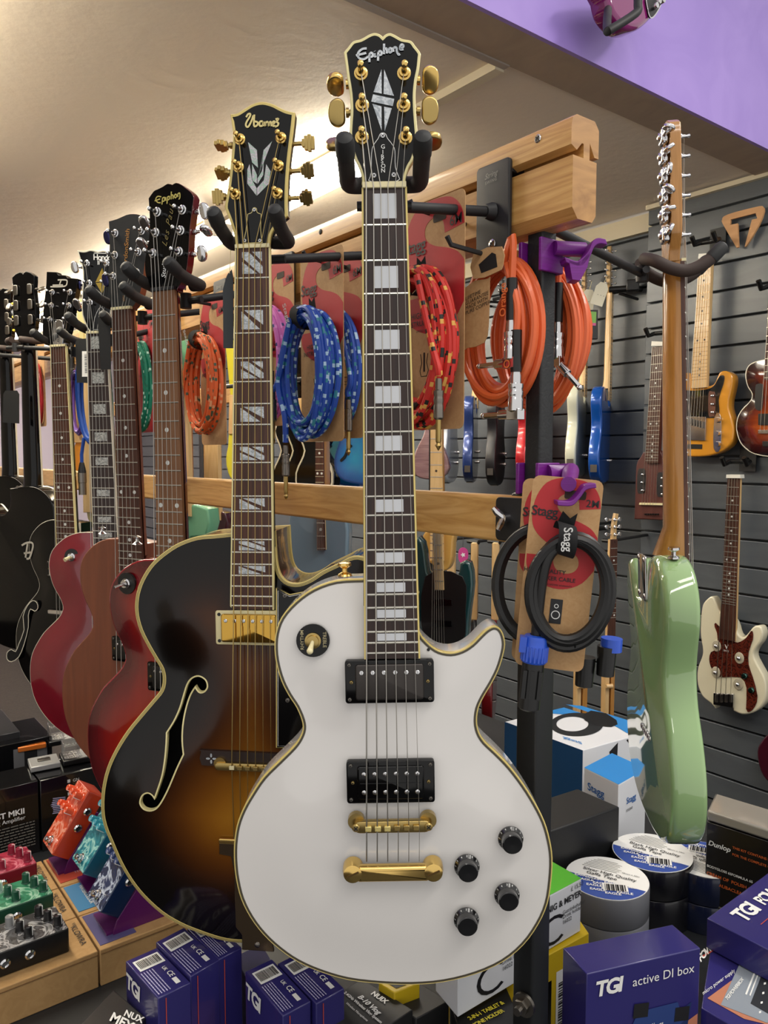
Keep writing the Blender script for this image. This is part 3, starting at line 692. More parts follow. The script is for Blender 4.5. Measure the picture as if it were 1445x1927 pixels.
m = M(); m.tube([(a[0], a[1], -.002), (a[0] - .001, a[1] - .004, .006), (a[0] - .0015, a[1] - .006, .012)], [.0018, .0026, .0034], 12); m.ball((a[0] - .0015, a[1] - .0062, .0125), .0034); put('switch_tip', m, BONE, sw)
a = WF.l(806, 1224, BZ); m = M(); m.prism(circle(.0016, a[0], a[1] + .001, 12), BZ, BZ + .0012); put('pickguard_screw', m, BLKINK, bo)
a = WF.l(648, 1080, -.03); m = M(); m.lathe((a[0], a[1] - .003, -.037), (0, 1, 0), [(0, 0), (.008, 0), (.007, .002), (.003, .004), (.003, .008), (.0075, .011), (.007, .014), (0, .015)], 20); put('strap_button', m, GOLD, g)
hanger(WF, at_x(932, 400, RX), 'black padded hanger cradling the white guitar, its plate nearest the rail end')

# ================================================================== 2. THE SUNBURST ARCHTOP
IF = Frame(475, 466, .965, -6, .3)
g = thing('archtop_guitar', 'large sunburst archtop guitar with f-hole and gold pickup left of the white guitar', 'guitar', IF.m)
IZ = -.016
left = [(433, 1004), (403, 1007), (371, 1010), (339, 1021), (314, 1036), (288, 1058), (271, 1082), (260, 1107), (255, 1133), (256, 1158), (264, 1187), (279, 1217), (293, 1241), (304, 1260), (307, 1279), (303, 1298), (288, 1317), (266, 1343), (240, 1375), (218, 1410), (202, 1445), (193, 1483), (191, 1521), (196, 1553), (201, 1560), (211, 1590), (226, 1624), (246, 1658), (270, 1688), (304, 1719), (341, 1741), (378, 1756), (415, 1768), (449, 1773)]
left.pop(24)
axis = 480
right = [(2 * axis - x, y) for x, y in left[::-1]]
rt = [p for p in right if p[1] > 1250] + [(700, 1215), (712, 1170), (716, 1120), (708, 1078), (690, 1052), (665, 1047), (640, 1059), (607, 1075), (584, 1090), (562, 1098), (543, 1096), (529, 1084), (522, 1064), (519, 1035), (517, 1000)]
ipx = left + rt
il = smooth(IF.L(ipx, IZ), 3, sharp=(0, len(ipx) - 1))
fh = [(795, 740), (790, 770), (810, 795), (845, 802), (880, 790), (910, 755), (945, 690), (975, 620), (1000, 560), (1033, 490), (1022, 420), (1020, 340), (1030, 260), (1050, 190), (1070, 150), (1090, 122), (1102, 140), (1120, 153), (1145, 145), (1162, 120), (1155, 88), (1130, 70), (1100, 67), (1065, 85), (1040, 120), (1020, 180), (1000, 250), (970, 320), (930, 385), (932, 440), (930, 520), (920, 600), (900, 670), (875, 740), (860, 720), (835, 710), (810, 720)]
fhp = [(x / 2.965, 1250 + y / 2.965) for x, y in fh]
fl_ = smooth(IF.L(fhp, -.006), 3, sharp=(9, 15, 28, 33))
if area2(fl_) < 0: fl_ = fl_[::-1]
cxm = IF.l(axis, 1400, -.006)[0]
fr_ = [(2 * cxm - x, y) for x, y in fl_][::-1]
ISB = attr_ramp('tobacco_burst', 'rim', [(.0, '060403'), (.05, '0c0604'), (.085, '2a1408'), (.12, '5a300e'), (.155, '8a5616'), (.185, 'a87222')], .14, .05, .022)
ISB.node_tree.nodes['Principled BSDF'].inputs['Specular IOR Level'].default_value = .3
for e in ISB.node_tree.nodes:
    if e.type == 'VALTORGB': e.color_ramp.interpolation = 'B_SPLINE'
bo, izf = body(g, il, .088, [ISB, mat('brown_side_lacquer', '4a2d12', .15, coat=.6)], IZ, arch=.018, arch_r=.09, step=.010, r=0, holes=[fl_, fr_], att=True, back_r=.004)
m = M(); rim(m, il, .0042, .006, IZ + .0006, .0005); put('binding', m, YBIND, bo, 'aged yellow multi-ply binding')
for dd_ in (.0012, .0028):
    m = M(); m.ribbon(offset(il if area2(il) > 0 else il[::-1], -dd_), .0004, IZ + .0008, .0002, True); put('binding_line', m, mat('purfling', '4a4436', .4), bo)
m = M(); rim(m, il, .001, .004, IZ - .084, .0005); put('back_binding', m, YBIND, bo)
def zat(x, y):
    P_ = np.array(il); d = np.sqrt(((P_ - np.array([x, y])) ** 2).sum(1)).min(); return izf(d, x, y)
for hole in (fl_, fr_):
    m = M(); n = len(hole); inn = offset(hole, -.0004); ou = offset(hole, .0016)
    zz = [zat(*p) for p in hole]
    v = [(x, y, z_ + .0006) for (x, y), z_ in zip(ou, zz)] + [(x, y, z_ + .0006) for (x, y), z_ in zip(inn, zz)] + [(x, y, z_ - .006) for (x, y), z_ in zip(inn, zz)]
    m.add(v, [[k * n + i, (k + 1) * n + i, (k + 1) * n + (i + 1) % n, k * n + (i + 1) % n] for k in range(2) for i in range(n)][::1]); put('f_hole_binding', m, IVORY, bo)
m = M(); m.prism([(x * .92 + cxm * .08, y) for x, y in offset(il, -.02 if area2(il) > 0 else .02)], IZ - .05, IZ - .048); put('inner_shade_sheet', m, mat('dark_inside', '070504', .9), bo)  # near-black sheet standing in for the shade inside, behind the f-holes
NL = -IF.l(474, 1147)[1]; SC = .648
nx = IF.l(474, 1147)[0]
w1 = IF.l(516, 1147)[0] - IF.l(433, 1147)[0]
fb = fretboard(g, .0405, w1 - .004, NL, 20, SC * 1.0, ROSE, IVORY, x1=nx)
def split(k):
    if k in (1, 5, 9, 15): return [[(-1, 1), (-.35, 1), (1, -.35), (1, -1), (.7, -1), (-1, .5)], [(0, 1), (.95, 1), (.95, .1)], [(-1, .1), (.45, -1), (-1, -1)]]
    return [[(-.75, 1), (1, 1), (1, -.55)], [(-1, .9), (.7, -1), (-1, -1)]]
blocks(fb, .0405, w1, NL, SC, PEARL, (1, 3, 5, 7, 9, 12, 15, 17), .62, .72, x1=nx, cut=split)
neck(g, .044, w1, NL - .08, mat('dark_mahogany', '2a150c', .2, coat=.6), x1=nx * .8)
m = M(); m.box((0, .0018, -.001), (.0435, .005, .007)); put('nut', m, BONE, g, bevel=.0006)
z2 = lambda pts: [(380 + x / 3.0104, 150 + y / 3.0104) for x, y in pts]
hs = [(192, 945), (186, 885), (160, 800), (134, 735), (134, 700), (152, 600), (168, 450), (178, 320), (172, 260), (163, 198), (200, 192), (240, 168), (290, 138), (345, 127), (400, 140), (440, 160), (480, 178), (525, 188), (518, 260), (503, 380), (492, 480), (484, 600), (482, 700), (484, 770), (450, 800), (420, 830), (392, 880), (384, 945)]
hp = smooth(IF.L(z2(hs), -.004), 3, sharp=(0, 3, 9, 17, 23, 27))
h = headstock(g, hp, GLOSS, mat('dark_neck_lacquer', '17120f'), bind=YBIND, bw=.0032)
rep = lambda pts: IF.L(z2(pts), FZ)
stroke(h, 'maker_name', [rep(l) for l in ([(252, 215), (262, 198), (275, 196), (272, 212), (255, 240), (250, 260), (262, 270), (280, 240), (292, 205)], [(298, 200), (296, 262), (312, 262), (318, 245), (300, 238)], [(345, 238), (330, 240), (328, 262), (345, 262), (347, 240), (350, 266)], [(358, 240), (360, 266), (362, 246), (376, 240)], [(378, 240), (380, 266), (382, 246), (392, 242), (396, 266)], [(402, 252), (414, 245), (410, 238), (402, 244), (404, 264), (416, 262)], [(418, 226), (434, 224), (424, 240), (434, 248), (430, 262), (416, 268), (420, 262)])], .0022, FZ + .0008, mat('pale_gold_ink', 'e3d28e', .4))
for poly in ([(262, 355), (312, 400), (318, 500), (285, 470)], [(398, 350), (350, 400), (340, 500), (322, 540), (322, 500), (345, 480)][:4], [(285, 480), (312, 540), (312, 590), (290, 575), (285, 560)], [(258, 510), (270, 480), (285, 570), (310, 615), (310, 658), (258, 590)], [(390, 520), (365, 480), (352, 570), (313, 615), (313, 658), (380, 590)], [(340, 520), (350, 470), (348, 540), (316, 592), (316, 560)]):
    m = M(); m.prism(rep(poly), FZ, FZ + .0008); put('flower_inlay', m, swirl('abalone', 'aeb8b2', 'd9c6d8', '9fc4b0', 90), h)
trc = smooth(rep([(234, 930), (252, 860), (262, 765), (285, 755), (290, 735), (300, 728), (312, 735), (316, 755), (338, 765), (336, 860), (346, 925)]), 3, sharp=(0, 2, 8, 10))
m = M(); m.prism(trc, FZ, FZ + .0022); tc = put('truss_rod_cover', m, GLOSS, h)
m = M(); m.ribbon(trc if area2(trc) > 0 else trc[::-1], .0007, FZ + .0022, .0002, True); put('edge_line', m, mat('pale_gold_ink', 'e3d28e'), tc)
for p in ((300, 742), (246, 915), (331, 915)): a = rep([p])[0]; screw_on(tc, (*a, FZ + .0024), (0, 0, 1), .0024, CHROME)
P = rep([(215, 338), (207, 495), (190, 650), (447, 330), (433, 488), (428, 645)])
for p in P: post(h, *p, GOLD, up=.019)
for bx, by, ex, ro in ((110, 375, 178, 1.4), (112, 530, 165, 1.1), (92, 665, 142, .2), (605, 360, 500, .1), (600, 515, 490, .5), (592, 668, 484, .8)):
    b_ = IF.l(*z2([(bx, by)])[0], -.013); e = IF.l(*z2([(ex, by)])[0], -.013); button(h, e[0], b_[1], b_[0], GOLDW, 'step', rot=ro)
order = [P[2], P[1], P[0], P[3], P[4], P[5]]
sx = IF.L([(437, 1440), (511, 1440)], .012); tx = IF.L([(440, 1590), (506, 1590)], .008)
strings(g, 6, ((-.0175, 0), (.0175, 0)), sx, tx, order, (.0028, .014, .006), (.0008, .0003), GOLDW)
zt_ = zat(0, -.55)
a = IF.l(470, 1181, 0); w_ = IF.l(537, 1180)[0] - IF.l(410, 1180)[0]
m = M(); m.slab(rrect(w_, .044, .003, a[0], a[1]), -.006, .003, .001, r2=0); rg = put('pickup_ring', m, mat('cream_plastic', 'dccf9f', .4), g)
pk = pickup(rg, a[0], a[1], .0715, .036, mat('mirror_gold', 'caa04a', .08, 1), None, .001, hz=.006, poley=.27)
for sx_ in (-1, 1):
    for sy in (-1, 1): m = M(); m.cyl((a[0] + sx_ * (w_ / 2 - .005), a[1] + sy * .017, .002), (a[0] + sx_ * (w_ / 2 - .005), a[1] + sy * .017, .0034), .0022); put('screw', m, BLKINK, rg)
pg = [(519, 1105), (545, 1118), (575, 1112), (610, 1100), (660, 1130), (680, 1200), (672, 1300), (560, 1408), (519, 1408)]
m = M(); m.prism(IF.L(pg, .006), .0035, .0058); pgm = put('pickguard', m, GLOSS, g)
po = IF.L(pg, .006); po = po if area2(po) > 0 else po[::-1]
for k, (o_, mt_) in enumerate(((-.0008, YBIND), (-.0028, WHITEINK))): m = M(); m.ribbon(offset(po, o_), .0013 if k == 0 else .0006, .0058, .0003, True); put('edge_binding', m, mt_, pgm)
for p in ((536, 1121), (541, 1318)): screw_on(pgm, (*IF.l(*p, .006), .006), (0, 0, 1), .003, NICKEL)
# bridge on a dark base with pearl flowers
a, b2 = IF.L([(381, 1426), (585, 1426)], .003)
m = M(); m.prism(smooth([(a[0], a[1] + .010), (a[0] + .01, a[1] + .0115), (b2[0] - .01, a[1] + .010), (b2[0], a[1] + .008), (b2[0], a[1] - .006), (a[0] + .03, a[1] - .007), (a[0], a[1] - .008)], 2), -.006, .007); bb = put('bridge_base', m, mat('dark_ebony', '2a1a14', .35), g)
for k in range(4):
    t_ = PI / 2 * k; m = M(); m.prism([(a[0] + .013 + .0042 * math.cos(t_) + .0026 * math.cos(w) * (1 if k % 2 == 0 else .5), a[1] + .001 + .0042 * math.sin(t_) + .0026 * math.sin(w) * (.5 if k % 2 == 0 else 1)) for w in [PI / 5 * j for j in range(10)]], .007, .0074); put('flower_inlay', m, PEARL, bb)
c0, c1_ = IF.L([(414, 1441), (560, 1441)], .009)
m = M(); m.slab(rrect(c1_[0] - c0[0] + .012, .010, .0045, (c0[0] + c1_[0]) / 2, c0[1]), .005, .0125, .001); br_ = put('bridge', m, GOLDW, g)
m = M(); m.cyl((c0[0], c0[1] + .003, .004), (c0[0], c0[1] + .003, .010), .008, .008, 20); put('thumbwheel', m, GOLD, br_)
for i in range(6):
    x = sx[0][0] + (sx[1][0] - sx[0][0]) * i / 5; m = M(); m.box((x, c0[1], .0135), (.0065, .005, .004)); put('saddle', m, BONE if i == 0 else GOLDW, br_, bevel=.0005)
# long trapeze tailpiece
tl = [(412, 1580), (520, 1580), (520, 1608), (505, 1625), (503, 1700), (510, 1770), (515, 1792), (455, 1788), (455, 1760), (443, 1745), (440, 1640), (434, 1612), (412, 1608)]
m = M(); m.prism(IF.L(tl, .004), -.001, .0035); tp = put('tailpiece', m, mat('bronze_tailpiece', '7d6a55', .25, 1), g, bevel=.0006)
m = M(); q0, q1 = IF.L([(412, 1582), (520, 1582)], .006); m.slab(rrect(q1[0] - q0[0], .007, .002, (q0[0] + q1[0]) / 2, q0[1]), .003, .008, .001); put('string_anchor', m, GOLD, tp)
m = M(); q = IF.l(484, 1778, .004); m.ball((q[0], q[1], .004), .004, sc=(1, 1, .5)); put('end_pin', m, NICKEL, tp)
m = M(); a = IF.l(432, 1004); 
hanger(IF, (RX, at_x(708, 490, RX).y, 1.772), 'black padded hanger cradling the sunburst archtop headstock')
m = M(); q = IF.l(433, 640, .0); w2 = IF.L([(418, 500), (436, 505), (436, 655), (418, 660)], -.02)
for_tag = IF.m
tg = thing('price_tag', 'dark grey swing tag hanging on a thread beside the archtop neck', 'tag', IF.m)
m = M(); m.prism(smooth(IF.L([(419, 545), (426, 520), (432, 512), (438, 520), (438, 655), (420, 655)], -.022), 2, sharp=(0, 4, 5)), -.024, -.0225); put('card', m, mat('charcoal_card', '34383c', .7), tg)
m = M(); a, b2 = IF.l(432, 515, -.022), IF.l(433, 470, -.01); m.tube([(a[0], a[1], -.022), (b2[0], b2[1], -.012)], .0004, 5); put('thread', m, BONE, tg)

# ================================================================== THE ROW BEHIND
z1 = lambda pts: [(x / 3.6125, 150 + y / 3.6125) for x, y in pts]
z5b = lambda pts: [(x / 3.211, 550 + y / 3.211) for x, y in pts]
def lp_guitar(fr, label, mats, dx=0, dy=0, sx=1, bind=None, arch=.008, att=False, th=.046, name='electric_guitar', group=None, outline=None, arch_r=.05):
    g = thing(name, label, 'guitar', fr.m, group)
    pts = outline or [(x * sx + dx, y + dy) for x, y in LP]
    ol = smooth(pts, 2, sharp=(0, len(pts) - 2, len(pts) - 1))
    bo, zf = body(g, ol, th, mats, -.014, arch=arch, arch_r=arch_r, step=.018, r=0 if bind else .003, att=att)
    if bind: m = M(); rim(m, ol, .0016, .0065, -.0138, .0004); put('binding', m, bind, bo)
    return g, bo, ol
def std_neck(g, nw, ew, ln, sc, frets, bm, nm, bind=None, x1=0, nutm=BONE, over=0):
    fb = fretboard(g, nw, ew, ln, frets, sc, bm, bind, x1=x1, over=over); neck(g, nw + .002, ew + .002, ln - .05, nm, x1=x1)
    m = M(); m.box((0, .0018, -.001), (nw + .0015, .005, .007)); put('nut', m, nutm, g, bevel=.0005); return fb
def head_from(g, fr, pts, face, side, posts, buttons, pm=CHROME, bind=None, kind='kidney', sharp=(), bm=None, bs=1.0, ps=1.0):
    hp = smooth(fr.L(pts, -.004), 2, sharp=sharp) ; h = headstock(g, hp, face, side, bind=bind)
    P = fr.L(posts, FZ)
    for p in P: post(h, *p, pm, s=ps)
    xs = [p[0] for p in hp]
    for bx, by, ro in buttons:
        b_ = fr.l(bx, by, -.013); c = sum(xs) / len(xs)
        near = [p[0] for p in hp if abs(p[1] - b_[1]) < .012] or xs
        ex = max(near) if b_[0] > c else min(near)
        button(h, ex, b_[1], b_[0], bm or pm, kind, rot=ro, s=bs)
    return h, P
# ---- 3 cherry burst guitar, script name on black headstock
SF = Frame(307, 546, 1.13, -23, 0)
CB = attr_ramp('cherry_burst', 'rim', [(0, '4a0710'), (.03, '6f0a14'), (.06, '9a1810'), (.09, 'b8330f'), (.13, 'c2551a'), (.16, 'cc7a2a')], .12, .8, .03, (4, .6, 4))
g, bo, ol = lp_guitar(SF, 'cherry sunburst guitar with rosewood neck and black headstock, directly behind the archtop', [CB, mat('cherry_side', '8c1420', .12, coat=.8)], att=True, dx=.002, sx=1.06, arch=.010, arch_r=.06)
NL = .46; fb = std_neck(g, .0395, .0515, NL, .64, 22, ROSEL, mat('cherry_neck', '5c0e16', .2, coat=.6), x1=.003, nutm=SATIN)
dots(fb, .041, .0525, NL, .64, mat('dot_pearl', 'd9dcd8', .3), .0034, x1=.003)
hp = [(1028, 1440), (1018, 1392), (992, 1332), (985, 1262), (990, 1200), (1010, 1100), (1018, 1000), (1016, 900), (1010, 808), (1045, 758), (1070, 745), (1110, 725), (1140, 706), (1172, 714), (1196, 700), (1230, 712), (1262, 735), (1300, 765), (1318, 797), (1306, 900), (1292, 1000), (1286, 1100), (1280, 1200), (1268, 1290), (1240, 1370), (1205, 1420), (1190, 1440)]
h, P = head_from(g, SF, z1(hp), GLOSS, mat('cherry_neck', '5c0e16', .2, coat=.6), z1([(1070, 900), (1058, 1040), (1040, 1180), (1240, 885), (1228, 1026), (1218, 1170)]), [(385, 397, .3), (388, 434, 1.2), (380, 477, .2), (272, 420, .6), (268, 460, .9)], sharp=(0, 8, 13, 18))
strings(g, 6, ((-.0165, 0), (.0165, 0)), ((-.022, -.64), (.028, -.64)), None, [P[2], P[1], P[0], P[3], P[4], P[5]], (.0028, .011, 0))
GINK = mat('gold_ink', 'cfc06a', .4); ra = lambda p, f=SF: (*f.l(*z1([p])[0], FZ), FZ + .0007)
stroke(h, 'maker_name', [SF.L(z1(l), FZ) for l in ([(1100, 798), (1075, 795), (1062, 815), (1075, 835), (1095, 838)], [(1055, 825), (1092, 812)], [(1108, 805), (1104, 850)], [(1108, 806), (1122, 802), (1120, 825), (1108, 828)], [(1130, 800), (1130, 825)], [(1142, 798), (1138, 845)], [(1142, 798), (1155, 795), (1152, 815), (1140, 818)], [(1168, 762), (1166, 815)], [(1167, 790), (1178, 785), (1180, 812)], [(1195, 778), (1188, 795), (1196, 805), (1205, 790), (1196, 778)], [(1212, 775), (1212, 800)], [(1212, 778), (1224, 772), (1226, 802), (1218, 815)])], .0016, FZ + .0008, GINK)
dv = Vector(ra((1160, 950))) - Vector(ra((1125, 1135))); sd = Vector((dv.y, -dv.x, 0))
write(h, [('Les Paul', Vector(ra((1135, 1140))), dv, -sd, .0135, dict(shear=.5, bold=-.004, space=1.25))], mat('faded_gold_ink', '8a7c46', .5))
write(h, [('Studio', Vector(ra((1128, 1350))), Vector(ra((1130, 1250))) - Vector(ra((1125, 1350))), Vector(ra((1095, 1350))) - Vector(ra((1128, 1348))), .0105, dict(shear=.3, bold=.01))], WHITEINK, 'model_name')
a = SF.l(238, 1098, -.006); m = M(); m.prism(circle(.0165, *a, 26), -.010, -.0055); sp = put('switch_plate', m, BLK, g)
m = M(); m.lathe((*a, -.0055), (0, 0, 1), [(0, 0), (.008, 0), (.008, .002), (.006, .003), (.006, .006), (0, .006)], 20); s_ = put('toggle_switch', m, CHROME, sp)
m = M(); m.tube([(a[0], a[1], 0), (a[0] - .006, a[1] - .004, .014)], [.002, .003], 8); put('switch_tip', m, CHROME, s_)
a = SF.l(290, 1272, -.004); pickup(g, a[0] + .034, a[1], .066, .034, BLK, (.088, .044, GLOSS), -.0045)
a = SF.l(259, 1020, -.03); m = M(); m.lathe((a[0] - .006, a[1] - .004, -.036), (0, 1, 0), [(0, 0), (.008, 0), (.003, .004), (.003, .008), (.0075, .011), (0, .014)], 16); put('strap_button', m, CHROME, g)
hanger(SF, (RX, 1.10, 1.768), 'dark hanger holding the black script headstock of the cherry sunburst guitar', yoke_y=.0)
# ---- 4 plain brown guitar
GF = Frame(228, 582, 1.33, -24, 0)
BW = grain('brown_satin_mahogany', '6e3c28', '84492f', (14, 1, 14), 3, .4, coat=.2)
g, bo, ol = lp_guitar(GF, 'plain satin brown guitar with dark flat headstock behind the cherry sunburst one', [BW, BW], arch=0, dx=.004, sx=1.06, th=.042)
NL = .47; fb = std_neck(g, .0405, .0525, NL, .64, 22, ROSE, BW, x1=.007)
dots(fb, .0405, .0525, NL, .64, mat('dot_pearl', 'd9dcd8', .3), .0032, x1=.007)
hp = [(755, 1562), (747, 1500), (737, 1350), (744, 1200), (745, 1080), (740, 962), (800, 945), (860, 918), (905, 912), (950, 918), (990, 935), (1025, 942), (1022, 1000), (1012, 1100), (985, 1250), (965, 1400), (935, 1500), (893, 1556)]
h, P = head_from(g, GF, z1(hp), mat('dark_slate_face', '26282a', .4), BW, z1([(785, 1045), (782, 1193), (770, 1335), (965, 1028), (942, 1172), (930, 1310)]), [(203, 447, .3), (274, 445, 1.0), (268, 483, .6), (200, 527, .3)], sharp=(0, 5, 11, 17), bm=mat('blue_steel', '3c3c66', .25, 1))
strings(g, 6, ((-.017, 0), (.017, 0)), ((-.02, -.63), (.032, -.63)), None, [P[2], P[1], P[0], P[3], P[4], P[5]], (.0028, .011, 0))
ra = lambda p: (*GF.l(*z1([p])[0], FZ), FZ + .0007)
write(h, [('GordonSmith', Vector(ra((862, 1308))), Vector(ra((880, 1070))) - Vector(ra((862, 1308))), Vector(ra((835, 1308))) - Vector(ra((862, 1306))), .0128, dict(bold=.006, shear=.2)), ('GS1 60', Vector(ra((850, 1510))), Vector(ra((852, 1440))) - Vector(ra((850, 1510))), Vector(ra((830, 1510))) - Vector(ra((850, 1509))), .006, dict(shear=.3))], mat('copper_ink', 'b57f3e', .4))
a = GF.l(218, 1222, -.004); pickup(g, a[0] + .03, a[1], .066, .034, BLK, (.086, .044, GLOSS), -.0115)
m = M(); a = GF.l(197, 1003, -.03); m.lathe((a[0] - .01, a[1] - .002, -.034), (0, 1, 0), [(0, 0), (.008, 0), (.003, .004), (.003, .008), (.0075, .011), (0, .014)], 16); put('strap_button', m, CHROME, g)
hanger(GF, (RX, 1.335, 1.768), 'dark hanger under the dark slate headstock of the plain brown guitar', yoke_y=.0)
# ---- 5 crimson guitar with block inlays
HF = Frame(181, 627, 1.53, -12, 0)
CR = mat('crimson_lacquer', '7a0f22', .12, coat=.8)
g, bo, ol = lp_guitar(HF, 'crimson guitar with white binding, block inlays and a flared black headstock', [CR, CR], bind=mat('white_binding', 'd8d2bf', .3), arch=.010, sx=1.06)
NL = .46; fb = std_neck(g, .041, .0535, NL, .645, 22, EBON, mat('dark_neck_lacquer', '17120f'), mat('white_binding', 'd8d2bf', .3), x1=.009)
blocks(fb, .041, .0535, NL, .645, swirl('grey_pearl', '9a9c98', 'c9cbc6', '7d7f7c', 50), (1, 3, 5, 7, 9, 12, 15, 17, 19), .58, .66, x1=.009)
hp = [(612, 1716), (590, 1680), (560, 1600), (556, 1500), (562, 1400), (564, 1300), (546, 1230), (525, 1160), (560, 1166), (585, 1165), (612, 1156), (640, 1160), (665, 1168), (700, 1162), (745, 1166), (785, 1150), (770, 1230), (752, 1300), (755, 1400), (762, 1500), (752, 1600), (725, 1680), (705, 1716)]
h, P = head_from(g, HF, z1(hp), GLOSS, BLK, z1([(590, 1250), (606, 1385), (610, 1515), (725, 1250), (722, 1385), (718, 1515)]), [(141, 503, .3), (217, 497, .3), (145, 572, .6)], sharp=(0, 7, 15, 22), bind=mat('white_binding', 'd8d2bf'), bm=CHROME)
strings(g, 6, ((-.017, 0), (.017, 0)), ((-.02, -.64), (.03, -.64)), None, [P[2], P[1], P[0], P[3], P[4], P[5]], (.0028, .011, 0))
ra = lambda p: (*HF.l(*z1([p])[0], FZ), FZ + .0007)
write(h, [('Hondo', ra((636, 1225)), Vector(ra((740, 1228))) - Vector(ra((636, 1225))), (0, 1, 0), .0155, dict(bold=.02, space=.86)), ('II', ra((664, 1258)), (1, 0, 0), (0, 1, 0), .011, dict(bold=.02))], WHITEINK, 'maker_name')
m = M(); m.ribbon(HF.L(z1([(640, 1180), (730, 1182)]), FZ), .0012, FZ + .0007); put('logo_bar', m, WHITEINK, h)
for poly in ([(697, 1280), (650, 1378), (694, 1372)], [(697, 1280), (700, 1372), (722, 1385)], [(652, 1382), (692, 1380), (692, 1450)], [(700, 1380), (720, 1388), (698, 1450)]):
    m = M(); m.prism(HF.L(z1(poly), FZ), FZ, FZ + .0009); put('star_inlay', m, mat('gold_ink2', 'b79b45', .3, .6), h)
trc = HF.L(z1([(640, 1700), (648, 1620), (690, 1545), (728, 1620), (730, 1700)]), FZ); m = M(); m.prism(trc, FZ, FZ + .002); tc = put('truss_rod_cover', m, GLOSS, h); m = M(); m.ribbon(smooth(trc if area2(trc) > 0 else trc[::-1], 3, sharp=(0, 4)), .0008, FZ + .002, .0002, True); put('edge_line', m, WHITEINK, tc)
a = HF.l(135, 1048, -.006); m = M(); m.prism(circle(.0165, *a, 26), -.010, -.0055); sp = put('switch_plate', m, BLK, g)
m = M(); m.lathe((*a, -.0055), (0, 0, 1), [(0, 0), (.0085, 0), (.0085, .002), (.006, .003), (.006, .006), (0, .006)], 20); s_ = put('toggle_switch', m, CHROME, sp)
m = M(); m.tube([(a[0], a[1], 0), (a[0] - .004, a[1] - .004, .012)], [.003, .0045], 8); put('switch_tip', m, BONE, s_)
hanger(HF, (RX, 1.57, 1.768), 'dark hanger around the flared headstock of the crimson guitar', yoke_y=.0)
# ---- 6 black semi-hollow
DF = Frame(109, 652, 1.76, -20, 0)
g, bo, ol = lp_guitar(DF, 'glossy black semi-hollow guitar with f-hole, dot neck and stepped headstock', [GLOSS, GLOSS], bind=mat('white_binding', 'd8d2bf'), arch=.010, dx=.006)
NL = .49; fb = std_neck(g, .041, .055, NL, .655, 22, ROSE, GLOSS, IVORY, x1=.006)
dots(fb, .041, .055, NL, .655, mat('dot_pearl', 'd9dcd8', .3), .0034, x1=.006)
hp = [(295, 1790), (290, 1700), (292, 1600), (302, 1500), (314, 1400), (318, 1305), (386, 1308), (395, 1326), (446, 1330), (460, 1346), (527, 1352), (520, 1420), (500, 1520), (488, 1620), (468, 1710), (445, 1790)]
h, P = head_from(g, DF, z1(hp), GLOSS, GLOSS, z1([(356, 1445), (350, 1535), (340, 1630), (476, 1445), (470, 1535), (468, 1632)]), [(147, 537, .2), (149, 577, .4)], sharp=range(16), bm=mat('blue_steel', '3c3c66', .25, 1))
strings(g, 6, ((-.017, 0), (.017, 0)), ((-.018, -.65), (.03, -.65)), ((-.018, -.74), (.03, -.74)), [P[2], P[1], P[0], P[3], P[4], P[5]], (.0028, .011, .005))
ra = lambda p: (*DF.l(*z1([p])[0], FZ), FZ + .0007)
stroke(h, 'maker_emblem', [DF.L(z1(l), FZ) for l in ([(395, 1362), (450, 1362), (458, 1380), (440, 1405), (345, 1408)], [(418, 1362), (405, 1400)], [(360, 1398), (430, 1396)])], .003, FZ + .0008, mat('silver_ink', 'cfcbc0', .3, .5))
m = M(); m.slab(smooth(DF.L(z1([(372, 1800), (366, 1700), (380, 1645), (408, 1632), (432, 1645), (440, 1700), (432, 1800)]), FZ), 2), FZ, FZ + .004, .001); tc = put('truss_rod_cover', m, CHROME, h)
write(tc, [('DIXIE', Vector(ra((416, 1775))) + Vector((0, 0, .004)), (0, 1, 0), (-1, 0, 0), .009, dict(bold=.01))] if False else [('CLASSIC', Vector(ra((412, 1785))) + Vector((0, 0, .004)), (0, 1, 0), (-1, 0, 0), .0072, dict(bold=.01))], BLKINK)
stroke(g, 'body_emblem', [DF.L(l, -.004) for l in ([(37, 1027), (46, 1022), (56, 1022), (58, 1030), (52, 1050), (46, 1052)], [(48, 1024), (44, 1050)], [(41, 1042), (54, 1040)])], .0045, -.0105, mat('silver_ink', 'cfcbc0', .3, .5))
fhl = smooth(DF.L([(22, 1245), (14, 1240), (14, 1228), (22, 1222), (30, 1226), (36, 1212), (46, 1185), (44, 1160), (52, 1140), (62, 1130), (70, 1134), (72, 1144), (66, 1150), (58, 1146), (54, 1158), (54, 1180), (46, 1212), (36, 1236)], -.004), 2)
m = M(); m.prism(fhl, -.0075, -.0030); put('f_hole', m, mat('dark_inside', '070504', .9), bo); m = M(); m.ribbon(fhl if area2(fhl) > 0 else fhl[::-1], .0018, -.003, .0003, True); put('f_hole_binding', m, mat('white_binding', 'd8d2bf'), bo)
a = DF.l(97, 1070, -.004); pickup(g, a[0] + .03, a[1], .066, .034, CHROME, (.082, .040, GLOSS), -.0045)
a = DF.l(107, 1152, .0); m = M(); m.slab(rrect(.085, .012, .004, a[0] + .02, a[1]), -.004, .006, .002); put('bridge', m, CHROME, g)
hanger(DF, (RX, 1.81, 1.768), 'dark hanger below the stepped black headstock with the silver emblem', yoke_y=.0)
